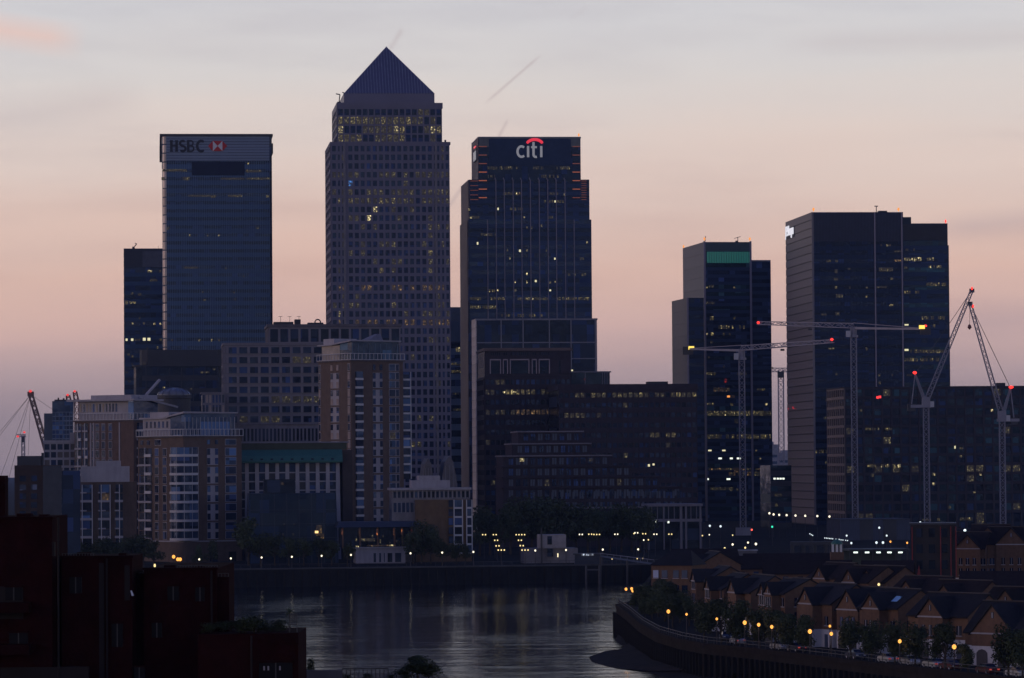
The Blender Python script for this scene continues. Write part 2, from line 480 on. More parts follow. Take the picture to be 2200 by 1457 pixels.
RENDERW = M('white_render', (0.36, 0.345, 0.39), 0.75, 0, 0.3, 0.12, 0.2, stain=0.3, rnd=0.05)
WHITE = M('white_metal', (0.50, 0.50, 0.55), 0.5, 0, 0.4, 0.08, 0.3)
ROOFD = M('dark_roofing', (0.05, 0.05, 0.055), 0.8, 0, 0.3, 0.2, 0.3)
DARKW = M('dark_cladding', (0.045, 0.047, 0.06), 0.6, 0.1, 0.4, 0.15, 0.15, rnd=0.1)
L_BR = LIT('bright_warm_room', (1.0, 0.82, 0.40), 0.8)
L_YE = LIT('yellow_room', (1.0, 0.80, 0.32), 0.22)
L_DM = LIT('dim_room', (0.95, 0.80, 0.36), 0.085)
L_OC = LIT('ochre_room', (1.0, 0.58, 0.22), 0.17)
L_WH = LIT('white_strip_light', (0.92, 1.0, 0.86), 1.3, False)
L_BL = LIT('blue_screen', (0.1, 0.35, 1.0), 0.9)
L_GR = LIT('teal_floodlit_screen', (0.05, 0.50, 0.42), 0.14, False)
L_NEON = LIT('red_neon', (1.0, 0.24, 0.11), 0.30, False)
L_NEOND = LIT('faint_red_neon', (1.0, 0.22, 0.11), 0.12, False)
L_RED = LIT('red_warning_lamp', (1.0, 0.03, 0.02), 2.2, False)
L_REDF = LIT('distant_red_lamp', (1.0, 0.06, 0.05), 1.0, False)
L_ORG = LIT('orange_beacon', (1.0, 0.36, 0.08), 1.1, False)
L_YB = LIT('floodlit_yellow_board', (1.0, 0.72, 0.12), 1.4, False)
SPOT = LIT('spot_room', (1.0, 0.92, 0.55), 0.85, False)
def beacon(parent, x, y, z, mat=None, r=0.8, name='beacon'):
    r *= .72
    return part(name, MB().lathe((x, y, z - 0.6), [(r * .35, 0), (r * .4, .5), (r, .6), (r, 1.3), (r * .5, 1.8)], 8), mat or L_RED, parent)
def stroke(mb, pts, w, y0, y1, closed=False):
    """a flat stroke of lettering in the x-z plane, given depth"""
    P = [Vector(p) for p in pts]; n = len(P); Lf, Rt = [], []
    for i in range(n):
        a = P[i - 1] if (i or closed) else P[i]; b = P[(i + 1) % n] if (i < n - 1 or closed) else P[i]
        d = (b - a).normalized(); nn = Vector((-d.y, d.x))
        ww = w[i] if isinstance(w, (list, tuple)) else w
        Lf.append(P[i] + nn * ww / 2); Rt.append(P[i] - nn * ww / 2)
    for i in range(n if closed else n - 1):
        j = (i + 1) % n
        q = [Rt[i], Rt[j], Lf[j], Lf[i]]
        mb.hexa([(p.x, y0, p.y) for p in q] + [(p.x, y1, p.y) for p in q])
    return mb
def arc(cx, cz, rx, rz, a0, a1, n=14):
    return [(cx + rx * math.cos(R(a0 + (a1 - a0) * i / n)), cz + rz * math.sin(R(a0 + (a1 - a0) * i / n))) for i in range(n + 1)]

# ------------------------------------------------------------------ blue bank tower with serif sign
b = Bld('office_tower', 'tall blue glass tower with dark serif lettering and red hexagon sign', 'skyscraper', 349, 584, 290, 2000, ER, depth=58, group='tall towers on the skyline')
w, h, d = b.w, b.top, b.d
b.part('core', MB().prism([(1.8, 0), (w - 1.2, 0), (w, 1.2), (w, d), (0, d), (0, 1.8)], 0, h - 0.6), GL_N2)
zt, zl = b.z(293), b.z(346)
nf = 26
b.bands('F', 1.9, w - 1.3, b.z(346 + nf * 17.25), zl, nf, 0.42, [GL_N2, GL_N], M('blue_spandrel', (0.033, 0.068, 0.15), 0.35, 0.15, 0.5, 0.12, 0.06, tint=(.35, .55, 1), rnd=0.12))
b.bands('F', 1.9, w - 1.3, 0, b.z(346 + nf * 17.25) - 0.1, 14, 0.5, [GL_N2, GL_N], MATS['blue_spandrel'])
b.bands('L', 2, d, 0, zl, 40, 0.42, [GL_N2], MATS['blue_spandrel'])
for i in range(9):                                              # crown of pale louvre panels
    a = zl + (zt - zl) * i / 9
    b.piece('crown_panel', 'F', 1.9, w - 1.3, -0.05, 0.30, a + 0.18, a + (zt - zl) / 9 - 0.06, PALEPAN if i in (0, 1, 2, 6, 7, 8) else M('pale_blue_panel_dark', (0.16, 0.21, 0.32), 0.4, 0.2, 0.5, 0.08, 0.1))
    b.piece('crown_panel', 'L', 2, d, -0.05, 0.30, a + 0.18, a + (zt - zl) / 9 - 0.06, PALEPAN)
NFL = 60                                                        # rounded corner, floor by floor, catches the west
mb = MB()
for i in range(NFL):
    a = zt * i / NFL
    mb.prism([(1.7, 0.15)] + [(1.75 + 1.95 * math.cos(R(t)), 1.75 + 1.95 * math.sin(R(t))) for t in range(260, 185, -15)] + [(0.15, 1.7)], a + 0.35, a + zt / NFL) if False else None
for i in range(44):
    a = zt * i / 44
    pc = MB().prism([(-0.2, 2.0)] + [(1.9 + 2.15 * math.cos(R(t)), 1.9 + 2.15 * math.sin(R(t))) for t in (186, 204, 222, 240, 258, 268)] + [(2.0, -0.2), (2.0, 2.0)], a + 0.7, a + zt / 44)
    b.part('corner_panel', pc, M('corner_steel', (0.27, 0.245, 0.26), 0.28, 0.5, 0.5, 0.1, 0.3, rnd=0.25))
b.part('roof_slab', MB().box(-1.4, w + 0.5, -0.9, d, h - 0.7, h + 0.5), FRAME_D)
s0, s1 = b.u(412, 360), b.u(525, 360)
b.part('plant_recess_shade', MB().box(s0, s1, -0.34, 0.1, b.z(377), b.z(348)), M('recess_shade_black', (0.014, 0.022, 0.05), 0.6, 0, 0.2))  # raised dark panel, the shade of a recess put into its colour
for i in range(58):
    e = 2 + (w - 3.4) * i / 57
    b.piece('mullion', 'F', e - 0.10, e + 0.10, -0.03, 0.17, 0, zl, BLUEPAN)
for x, y, ww, hh, m in ((350, 384, 6, 6, L_YE), (352, 366, 5, 5, L_YE), (400, 384, 14, 7, L_DM), (376, 366, 50, 5, L_DM), (458, 422, 9, 6, L_YE), (435, 421, 60, 4, L_DM), (505, 421, 30, 5, L_DM), (576, 422, 7, 5, L_YE), (545, 368, 34, 5, L_DM), (532, 368, 5, 6, L_OC),
                        (533, 352, 3, 4, L_YE), (470, 506, 2.5, 4, L_BR), (446, 506, 2.5, 4, L_YE), (408, 506, 2.5, 4, L_YE), (553, 490, 6, 4, L_DM), (439, 645, 6, 4, L_YE), (485, 577, 2.5, 4, L_YE), (524, 594, 2.5, 4, L_DM), (503, 628, 2.5, 5, L_DM),
                        (436, 628, 3, 4, L_DM), (505, 643, 2.5, 5, L_YE), (370, 731, 4, 5, L_DM), (428, 731, 4, 5, L_DM), (455, 731, 4, 5, L_YE), (471, 731, 4, 5, L_YE), (410, 575, 30, 4, L_DM), (360, 491, 8, 5, L_DM), (420, 355, 14, 6, L_DM), (500, 384, 50, 4, L_DM), (555, 384, 50, 4, L_DM)):
    b.lit(x, y, ww, hh, m, out=0.2)
INKL = M('sign_ink', (0.012, 0.012, 0.025), 0.5); SRED = M('sign_red', (0.55, 0.02, 0.02), 0.5, var=.05); SWHT = M('sign_white', (0.72, 0.72, 0.74), 0.5, var=.05)
lx, lz = b.hit(365, 326); rx, _ = b.hit(442, 326); _, tz = b.hit(365, 302)
H = tz - lz; LW = (rx - lx)
y0, y1 = -0.62, -0.28
sign = b.part('sign', MB().box(lx - .4, lx + LW * 1.62, -0.33, -0.27, lz - 0.5, lz - 0.42), PALEPAN)
def letter(mb): return b.part('letter', mb, INKL, sign)
k = LW * 0.235
mb = MB()
for x in (0.18, 0.80): stroke(mb, [(lx + k * x, lz), (lx + k * x, lz + H)], k * 0.31, y0, y1)
stroke(mb, [(lx + k * .18, lz + H * .52), (lx + k * .8, lz + H * .52)], H * 0.13, y0 + .02, y1)
for x in (0.18, 0.80):
    for q in (0.03, 0.97): stroke(mb, [(lx + k * (x - .19), lz + H * q), (lx + k * (x + .19), lz + H * q)], H * 0.10, y0 - .01, y1)
letter(mb)
ox = lx + LW * 0.262; k = LW * 0.19
letter(stroke(MB(), arc(ox + k * .5, lz + H * .74, k * .38, H * .22, 35, 250, 9) + arc(ox + k * .5, lz + H * .26, k * .42, H * .23, 75, -145, 9), [k * .15] + [k * .34] * 18 + [k * .15], y0, y1))
ox = lx + LW * 0.475; k = LW * 0.225
mb = MB(); stroke(mb, [(ox + k * .16, lz), (ox + k * .16, lz + H)], k * .32, y0, y1)
stroke(mb, [(ox, lz + H * .97), (ox + k * .5, lz + H * .97)] + arc(ox + k * .5, lz + H * .75, k * .26, H * .22, 90, -90, 7) + [(ox + k * .2, lz + H * .53)], k * .18, y0 + .03, y1)
stroke(mb, [(ox + k * .2, lz + H * .52), (ox + k * .52, lz + H * .52)] + arc(ox + k * .52, lz + H * .27, k * .32, H * .25, 90, -90, 7) + [(ox, lz + H * .03)], k * .2, y0 + .05, y1)
letter(mb)
ox = lx + LW * 0.735; k = LW * 0.265
letter(stroke(MB(), arc(ox + k * .52, lz + H * .5, k * .42, H * .46, 48, 312, 16), [k * .13] + [k * .28] * 15 + [k * .13], y0, y1))
hx0, hz0 = b.hit(447, 325); hx3, hz1 = b.hit(488, 303); q = (hx3 - hx0) / 4; mz = (hz0 + hz1) / 2; mx = (hx0 + hx3) / 2
for tri, m in (([(hx0, mz), (hx0 + q, hz0), (hx0 + q, hz1)], SRED), ([(hx3, mz), (hx3 - q, hz1), (hx3 - q, hz0)], SRED), ([(hx0 + q, hz0), (hx3 - q, hz0), (mx, mz)], SRED), ([(hx0 + q, hz1), (mx, mz), (hx3 - q, hz1)], SRED),
               ([(hx0 + q, hz0), (mx, mz), (hx0 + q, hz1)], SWHT), ([(hx3 - q, hz0), (hx3 - q, hz1), (mx, mz)], SWHT)):
    b.part('hexagon_panel', MB().slab(tri, 'y', y0, y1), m, sign)
b.part('side_sign', MB().box(-1.5, -0.3, 9, 40, b.z(336), b.z(306)), INKL)
b.part('side_sign', MB().box(w - 0.1, w + 0.8, 6, 24, b.z(327), b.z(306)), INKL)
b.finish()

# ------------------------------------------------------------------ dark tower left of it
b = Bld('office_tower', 'dark glass tower half hidden at the left edge of the blue lettered tower', 'skyscraper', 266, 372, 534, 2200, ER, depth=50, group='tall towers on the skyline')
w, h, d = b.w, b.top, b.d
b.part('core', MB().box(0, w, 0, d, 0, h), GL_N2)
b.bands('F', 0.2, w - .2, 0, b.z(575), 28, 0.55, [GL_N2, GL_N], M('blue_spandrel_dark', (0.032, 0.06, 0.12), 0.4, 0.1, 0.5, 0.12, 0.06, tint=(.35, .55, 1), rnd=0.15))
b.part('crown_screen', MB().box(0.2, w - .2, -0.3, 0.1, b.z(574), h - 0.3), DARKW)
b.part('crown_screen', MB().box(b.u(306, 560), w - .2, -0.5, 0.05, b.z(574), b.z(540)), GREYPAN if False else M('crown_grey', (0.085, 0.09, 0.12), 0.5))
b.bands('L', 0.2, d, 0, h, 30, 0.4, [GL_N2], GREYPAN)
b.part('roof_davit', MB().box(w * .17, w * .22, 8, 10, h, h + 1.5).beam((w * .2, 9, h + 1), (w * .26, 9, h + 3.2), .5).beam((w * .26, 9, h + 3.2), (w * .22, 9, h + 3.6), .4), FRAME_D)
b.part('roof_mast', MB().box(w * .70, w * .705, 8, 8.4, h, h + 2), FRAME_D)
for x, y, ww, hh, m in ((319, 583, 5, 5, L_BR), (325, 583, 4, 5, L_BR), (344, 583, 4, 5, L_YE), (330, 602, 16, 5, L_DM), (284, 631, 5, 5, L_YE), (300, 633, 8, 5, L_DM), (272, 650, 5, 8, L_BR), (280, 650, 5, 5, L_BR), (288, 650, 7, 4, L_YE), (300, 684, 3, 4, L_YE), (285, 695, 4, 4, L_BR), (309, 695, 4, 4, L_BR),
                        (332, 696, 4, 4, L_BR), (344, 696, 4, 4, L_BR), (272, 730, 4, 5, SPOT), (284, 730, 5, 5, SPOT), (310, 729, 6, 6, SPOT), (320, 729, 6, 6, SPOT), (295, 730, 12, 4, L_DM), (317, 748, 3, 6, L_DM), (338, 747, 4, 5, L_DM), (284, 766, 6, 6, L_DM), (284, 782, 4, 4, L_DM), (345, 730, 5, 5, L_YE), (276, 762, 5, 4, L_DM), (272, 800, 6, 4, L_DM), (278, 820, 5, 4, L_DM)):
    b.lit(x, y, ww, hh, m, out=0.2)
b.finish()

# ------------------------------------------------------------------ the pyramid tower
b = Bld('office_tower', 'tallest tower, grid of square windows under a steel pyramid roof', 'skyscraper', 711, 965.5, 305, 1900, ER, depth=56, group='tall towers on the skyline')
w, h, d = b.w, b.top, b.d
b.part('core', MB().box(0, w, 0, d, 0, h - 0.4), GL_N2)
fh = 18.75 / F_PX * 1900
nr = int((h - 2.0) / fh)
ztop = h - 1.2; rows = [ztop - fh * i for i in range(nr, -1, -1)]
hot = {3: .75, 4: .15, 5: .45, 6: .85, 7: .12, 8: .15, 9: .35, 10: .1, 11: .45, 12: .15, 13: .18, 14: .05, 15: .15, 16: .5, 17: .25, 18: .25, 19: .15, 20: .7, 21: .1, 26: .2, 31: .25, 34: .3}
def litf(c, r):
    k = nr - 1 - r
    if (c, k) == (4, 4): return L_BL
    p = hot.get(k, 0.06)
    if random.random() > p: return None
    if k in (20, 16): return L_OC
    return random.choice([L_DM] * 9 + [L_YE] + ([L_BR] if k in (7, 8) else []))
x = lambda px: b.u(px, 500)
cols = [0.0, x(724.5), x(733), x(745)] + [x(747 + i * (931 - 747) / 14) for i in range(15)] + [x(938), x(947), x(956), w]
cols = sorted(cols)
b.grid('F', 0, w, 0, ztop, 0, 0, 1.05, 1.55, STEEL, [GL_N, GL_N2], litf, cols=cols, rows=rows, out=0.45)
for px in (738, 935): b.part('corner_groove', MB().box(x(px), x(px + 4.5), -0.62, -0.1, 0, ztop + .3), M('groove_steel', (0.17, 0.16, 0.19), 0.5, 0.3))
b.grid('L', 0.2, d, 0, ztop, 4, 0, 1.2, 1.9, STEEL, [GL_N2], None, rows=rows, out=0.45)
b.part('parapet', MB().box(-0.5, w + .5, -0.5, d, h - 1.3, h), STEEL)
u0, u1 = b.u(725, 260, 3), b.u(949.5, 260, 3); h2 = b.z(221, 830, off=3)
b.part('upper_shaft', MB().box(u0, u1, 3, d - 3, h, h2 - .5), GL_N2)
b.part('upper_parapet', MB().box(u0 - .4, u1 + .4, 2.6, d - 3, h2 - 2.7, h2), STEEL)
rw = [h] + [b.z(yy, 830, off=3) for yy in (288, 269, 249.5)] + [h2 - 2.8]
def litu(c, r):
    if r == 2: return random.choice([L_YE, L_YE, L_YE, L_DM, L_DM]) if (c < 11 and random.random() < .8) or random.random() < .25 else (L_DM if random.random() < .5 else None)
    if r == 1: return random.choice([L_YE, L_DM, L_DM, L_BR]) if random.random() < .4 else None
    if r == 0: return random.choice([L_YE, L_DM, L_DM]) if random.random() < .55 else None
    return L_DM if random.random() < .12 else None
ub = Bld.__new__(Bld); ub.__dict__.update(b.__dict__)
b.grid('F', u0, u1, h, h2 - 2.7, 17, 4, 0.75, 0.8, STEEL, [GL_N2], litu, base=3.0, rows=rw, out=0.4)
b.grid('L', 3.2, d - 3, h, h2 - 2.7, 4, 4, 0.8, 1.3, STEEL, [GL_N2], None, base=u0, rows=rw, out=0.4)
p0, p1 = b.u(739, 210, 6), b.u(933.5, 210, 6); zb_, zc = h2, b.z(201, 830, off=6); pd = d - 12
b.part('pyramid_drum', MB().box(p0, p1, 6, 6 + pd, zb_, zc), PYR)
ax = (p0 + p1) / 2; az_ = b.z(100, 828, off=6 + pd / 2)
mb = MB(); n = len(mb.v)
c4 = [(p0 - .1, 5.9), (p1 + .1, 5.9), (p1 + .1, 6.1 + pd), (p0 - .1, 6.1 + pd)]
mb.v += [(q[0], q[1], zc) for q in c4] + [(ax, 6 + pd / 2, az_)]
for i in range(4): mb.f.append((i, (i + 1) % 4, 4)); mb.mi.append(0)
mb.f.append((3, 2, 1, 0)); mb.mi.append(0)
pyr = b.part('pyramid_roof', mb, PYR)
for i in range(31):                                            # standing ribs on the front slope
    f = (i + .5) / 31; e = p0 + (p1 - p0) * f; t = 1 - abs(2 * f - 1)
    if t < .04: continue
    b.part('rib', MB().beam((e, 5.85, zc), (e, 5.85 + pd / 2 * t, zc + (az_ - zc) * t - .05), .32), M('rib_steel', (0.30, 0.30, 0.34), .4, .4), pyr)
beacon(b.root, ax - 1.2, 5 + pd / 2, az_ - 2.3, LIT('white_apex_lamp', (.9, .9, 1), .8, False), .45); beacon(b.root, ax + 1.2, 5 + pd / 2, az_ - 2.3, MATS['white_apex_lamp'], .45)
mbd = MB()
for q in (0, 3.2): mbd.beam((u0 + 1 + q, 9, h2), (u0 + 1.6 + q, 9, h2 + 4.6), .5).beam((u0 + 1.6 + q, 9, h2 + 4.6), (u0 - .4 + q, 9, h2 + 5 + q * .25), .5).box(u0 + .2 + q, u0 + 2 + q, 8.4, 9.6, h2, h2 + 1)
b.part('cleaning_davit', mbd, FRAME_D)
for q in (2, w - 2.4): b.part('floodlight_box', MB().box(q, q + .9, 0.6, 1.4, h, h + 1.1), FRAME_D)
b.finish()

# ------------------------------------------------------------------ building in the gap
b = Bld('office_block', 'plain blue grey block showing in the gap beside the pyramid tower', 'office block', 962, 1012, 660, 2150, ER, depth=40)
w, h, d = b.w, b.top, b.d
b.part('core', MB().box(0, w, 0, d, 0, h), M('gap_blue', (0.10, 0.125, 0.17), .5))
b.bands('F', 0, w, 0, b.z(735), 14, .5, [GL_N2], BLUEPAN)
for i in range(12): b.piece('rib', 'F', w * i / 12, w * i / 12 + .4, -.02, .3, b.z(733), b.z(690), BLUEPAN)
for x_, y, ww, hh, m in ((984, 751, 9, 10, L_BR), (975, 782, 10, 5, L_YE), (985, 784, 10, 4, L_DM), (980, 798, 20, 5, L_YE), (979, 846, 14, 4, L_DM), (982, 880, 16, 4, L_DM)):
    b.lit(x_, y, ww, hh, m, out=.2)
b.finish()

# ------------------------------------------------------------------ tower with the red arc sign
b = Bld('office_tower', 'dark glass tower with stepped shoulders, red neon lines and red arc sign', 'skyscraper', 1008, 1268.5, 386, 1980, ER, depth=50, group='tall towers on the skyline')
w, h, d = b.w, b.top, b.d
hs = b.z(472)
b.part('core', MB().box(0, w - .6, 0, d, 0, h), GL_N2)
b.part('lower_core', MB().box(-0.7, w + .3, -0.15, d, 0, hs), GL_N2)
fl = 17.9 / F_PX * 1980
n1 = int(hs / fl)
GLC = GLASS('citi_glass', (0.012, 0.022, 0.060), .14, .5)
b.bands('F', 0.1, w - .1, 0, hs, n1, .5, [GL_N2, GLC], M('citi_spandrel', (0.020, 0.034, 0.085), .35, .1, .5, .12, .05, tint=(.35, .55, 1), rnd=.2), base=-0.15, o=.10)
b.bands('F', 0.1, w - .8, hs, h, 5, .5, [GL_N2, GLC], MATS['citi_spandrel'], o=.10)
t0, t1 = b.u(1028.5, 340, 4), b.u(1247.5, 340, 4); ht = b.z(294, 1140, off=4)
b.part('top_block', MB().box(t0, t1, 4, d - 4, h, ht), GL_N2)
b.part('sign_screen', MB().box(t0 + (t1 - t0) * .1, t1 - (t1 - t0) * .095, 3.72, 4.02, b.z(356, off=4), ht - 1.2), M('screen_navy', (0.016, 0.025, 0.062), .35, 0, .4, tint=(.35, .55, 1)))
b.part('crown_rail', MB().box(t0 - .2, t1 + .2, 3.6, 4.6, ht - .9, ht), M('crown_mint', (0.20, 0.23, 0.24), .5))
for q in (t0 + .3, t1 - 6.4): b.part('corner_lantern', MB().box(q, q + 6, 3.85, 4.3, ht - 5.2, ht - 1), M('lantern_pane', (0.12, 0.14, 0.15), .4))
SIDEF = M('side_rib', (0.26, 0.22, 0.24), .5, .2)
for nm, e0, e1, z0, z1 in (('F', 0, d, 0, hs), ('F', 0, d, hs, h)):
    for i in range(7):
        e = d * (i + .3) / 7
        b.piece('side_rib', 'L', e, e + 2.6, -.1, 1.2 if z0 == 0 else .5, z0, z1, SIDEF)
for i in range(6):
    e = 4 + (d - 8) * (i + .3) / 6
    b.piece('side_rib', 'L', e, e + 2.6, -.1, .45, h, ht, SIDEF, base=t0)
b.bands('L', 4, d - 4, h, ht, 8, .5, [GL_N2], DARKW, base=t0)
for i, px in enumerate((1048, 1066.5, 1084.5, 1103.5, 1121.5, 1140.5, 1159.5, 1178, 1196, 1215, 1234)):
    zt_ = b.z(381) if 0 < i < 10 else hs
    e = b.u(px, 600)
    b.piece('fin', 'F', e - .22, e + .22, 0, .75, 0, min(zt_, h), FIN)
    if zt_ > h: b.piece('fin', 'F', e - .22, e + .22, 0, .7, h, zt_, FIN, base=4)
for i in range(7):                                              # neon lines round the stepped corners
    y = 315 + i * 18.3
    off = 4 if y < 384 else 0
    e0, e1 = b.u(1028.5, y, off), b.u(1046, y, off)
    m = L_NEON if i >= 3 else L_NEOND
    b.piece('neon_line', 'F', e0, e1, 0, .4, b.z(y + 1.0, 1037, off=off), b.z(y - .9, 1037, off=off), L_NEON if i in (4, 6) else m, base=off)
    e0, e1 = b.u(1230, y, off), b.u(1246.5, y, off)
    b.piece('neon_line', 'F', e0, e1, 0, .4, b.z(y + .9, 1240, off=off), b.z(y - .8, 1240, off=off), L_NEON if 2 < i < 6 else L_NEOND, base=off)
for i in range(9):
    y = 389 + i * 5
    b.piece('neon_line', 'F', b.u(1249, y), b.u(1260, y), 0, .4, b.z(y + .6, 1255), b.z(y - .6, 1255), L_NEOND, base=0)
    if i % 2 == 0: b.piece('neon_line', 'F', b.u(1010, y), b.u(1027, y), 0, .4, b.z(y + .6, 1018), b.z(y - .6, 1018), L_NEOND)
GREYL = LIT('pale_lit_letters', (.62, .62, .72), .30, False)
y0, y1 = 3.2, 3.75
lx, lz = b.hit(1110, 338, 'F', 4); rx, _ = b.hit(1165.5, 338, 'F', 4); _, xz = b.hit(1110, 314, 'F', 4); _, tz = b.hit(1110, 307, 'F', 4)
W, X = rx - lx, xz - lz; sw = W * .088
sign = b.part('sign', MB().box(lx, rx, 3.66, 3.72, lz - .3, lz - .22), MATS['screen_navy'])
b.part('letter', stroke(MB(), arc(lx + W * .185, lz + X * .5, W * .155, X * .47, 50, 310, 16), sw, y0, y1), GREYL, sign)
b.part('letter', stroke(MB(), [(lx + W * .44, lz), (lx + W * .44, xz)], sw, y0, y1), GREYL, sign)
b.part('letter', stroke(stroke(MB(), [(lx + W * .65, lz + (tz - lz) * 1.05), (lx + W * .65, lz + X * .25)] + arc(lx + W * .745, lz + X * .22, W * .095, X * .2, 180, 290, 6), sw, y0, y1), [(lx + W * .56, xz - sw * .5), (lx + W * .78, xz - sw * .5)], sw * .9, y0 - .02, y1), GREYL, sign)
b.part('letter', stroke(MB(), [(lx + W * .95, lz), (lx + W * .95, xz)], sw, y0, y1), GREYL, sign)
_, az0 = b.hit(1131, 310, 'F', 4); _, az1 = b.hit(1131, 300, 'F', 4)
b.part('red_arc', stroke(MB(), arc(lx + W * .70, az0 - W * .06, W * .325, (az1 - az0) + W * .06, 158, 22, 14), [sw * .75] + [sw * 1.25] * 13 + [sw * .75], y0, y1), LIT('red_sign', (.9, .03, .06), .85, False), sign)
sgl = b.part('side_sign', MB().box(t0 - .9, t0 - .3, 8, 24, b.z(343, off=4), b.z(316, off=4)), DARKW)
for q in (10, 14, 18, 22): b.part('letter', MB().box(t0 - 1.2, t0 - .9, q, q + 1.6, b.z(341, off=4), b.z(322, off=4)), GREYL, sgl)
b.part('red_arc', MB().box(t0 - 1.2, t0 - .9, 10, 21, b.z(314, off=4), b.z(311, off=4)), MATS['red_sign'], sgl)
beacon(b.root, t1 - .8, 4.6, ht + .6, L_ORG, .6)
spots = [(1098, 449), (1107, 450), (1193, 433), (1070, 449), (1163, 485), (1213, 418), (1026, 523), (1090, 538), (1132, 538), (1174, 538), (1117, 539), (1095, 555), (1192, 556), (1132, 589), (1107, 606), (1132, 606), (1151, 604), (1182, 607), (1193, 606), (1070, 624), (1107, 624), (1182, 624), (1261, 521), (1126, 467), (1008, 450), (1012, 467)]
for x_, y in spots: b.lit(x_, y, random.uniform(2.5, 4.5), random.uniform(3.5, 5.5), random.choice([SPOT, L_BR, L_BR]), base=-0.15 if y > 472 else 0, out=.3)
for x0, x1, y, n, m, p in ((1047, 1112, 361, 18, [L_DM, L_YE, L_DM], .8), (1145, 1168, 361, 7, [L_DM], .8), (1195, 1224, 361, 8, [L_DM, L_YE], .9), (1048, 1064, 379, 6, [L_DM], .8), (1158, 1200, 379, 10, [L_DM, L_YE], .8), (1080, 1112, 416, 9, [L_DM, L_YE], .8), (1105, 1122, 416, 5, [L_BR, L_OC], 1),
                           (1168, 1212, 433, 8, [L_DM], .9), (1180, 1200, 416, 5, [L_DM], .8), (1096, 1124, 449, 7, [L_DM], .8), (1014, 1030, 467, 4, [L_YE, L_DM], .9), (1032, 1066, 504, 9, [L_DM], .9), (1130, 1160, 489, 6, [L_DM], .5), (1009, 1034, 642, 9, [L_YE, L_DM], .9), (1050, 1084, 642, 14, [L_DM, L_YE], .9),
                           (1112, 1180, 642, 24, [L_YE, L_BR, L_DM], .9), (1196, 1266, 642, 24, [L_YE, L_DM, L_YE], .95), (1010, 1066, 660, 17, [L_YE, L_BR], .95), (1066, 1176, 678, 22, [L_DM, L_YE], .55), (1050, 1064, 625, 4, [L_YE], .9), (1220, 1260, 590, 7, [L_DM], .6), (1225, 1255, 556, 6, [L_DM], .6), (1172, 1192, 467, 5, [L_DM], .8)):
    b.litrow(x0, x1, y, n, 6.0, m, .7, p, base=4 if y < 384 else (-0.15 if y > 472 else 0), out=.3)
b.finish()

# ------------------------------------------------------------------ dark glazed slab in front of it
b = Bld('office_block', 'dark glass slab with thin pale grid below the red arc tower', 'office block', 1023, 1282, 685, 1640, ER, xl=1015)
w, h, d = b.w, b.top, b.d
b.part('core', MB().box(0, w, 0, d, 0, h - .3), GL_K)
for x0, x1 in ((1023, 1076.5), (1076.5, 1123.6), (1123.6, 1180), (1180, 1226.5), (1226.5, 1280)):
    e0, e1 = b.u(x0, 700), b.u(x1, 700)
    for z0, z1 in ((b.z(736), h - .6), (b.z(771), b.z(737)), (b.z(797), b.z(772)), (0, b.z(798))):
        b.piece('glass_panel', 'F', e0 + .15, e1 - .15, -.02, .1, z0 + .1, z1 - .1, random.choice([GL_K, GL_N2, GL_N2]))
GRIDP = M('grid_pale', (0.19, 0.19, 0.24), .5, .2)
for px in (1076.5, 1123.6, 1180, 1226.5): b.piece('mullion', 'F', b.u(px, 700) - .22, b.u(px, 700) + .22, 0, .5, 0, h - .6, GRIDP)
for py in (736, 771): b.piece('transom', 'F', 0, w, 0, .45, b.z(py) - .2, b.z(py) + .2, GRIDP)
b.part('coping', MB().box(-.3, w + .3, -.4, d, h - .7, h), GRIDP)
for i in range(24): b.piece('side_panel', 'L', 0, d, -.1, .4, h * i / 24 + .12, h * (i + 1) / 24, M('bright_side_panel', (0.50, 0.44, 0.45), .4, .3, rnd=.12))
b.piece('corner_post', 'F', w - .9, w, 0, .6, 0, h, GRIDP)
b.finish()

# ------------------------------------------------------------------ twin-height tower with the teal lit top
b = Bld('office_tower', 'dark glass tower with pale flank and teal lit screen at its top', 'skyscraper', 1513, 1612, 520, 2000, ER + 3, xl=1468, group='tall towers on the skyline')
w, h, d = b.w, b.top, b.d
b.part('core', MB().box(0, w, 0, d, 0, h), GL_N2)
b.bands('F', .6, w - .3, 0, b.z(566), 36, .55, [GL_T, GL_N2, GL_N], M('tower_spandrel', (0.015, 0.026, 0.062), .4, 0, .4, tint=(.35, .55, 1), rnd=.15))
b.part('teal_screen', MB().box(b.u(1518, 545), b.u(1611, 545), -.3, .1, b.z(565), b.z(541)), L_GR)
b.part('upper_screen', MB().box(b.u(1516, 530), b.u(1611, 530), -.28, .1, b.z(540), b.z(522)), M('dim_teal_screen', (0.03, 0.06, 0.08), .4))
for i in range(18): b.piece('screen_rib', 'F', b.u(1518 + i * 5.3, 545) - .1, b.u(1518 + i * 5.3, 545) + .1, .2, .45, b.z(565), b.z(541), DARKW)
for i in range(24): b.piece('flank_panel', 'L', .2, d, -.1, .3, h * i / 24 + .08, h * (i + 1) / 24, GREYPAN)
for e in (0, b.w): b.piece('corner_post', 'F', e - .5, e + .5, 0, .7, 0, h + .4, FIN)
u2 = b.u(1657, 700, 6)
b.part('right_wing', MB().box(w + .2, u2, 6, d, 0, b.z(562, off=6)), GL_N2)
b.bands('F', w + .5, u2 - .2, 0, b.z(568, off=6), 34, .5, [GL_N2, GL_N], MATS['tower_spandrel'], base=6)
b.part('wing_rail', MB().box(w + .3, u2, 6.1, 6.5, b.z(562, off=6), b.z(562, off=6) + .8), GRIDP)
beacon(b.root, 0, d - 1, h + .4, L_ORG, .6); beacon(b.root, .2, .3, h + 1.2, L_ORG, .7); beacon(b.root, w - .2, .3, h + 1.2, L_ORG, .7)
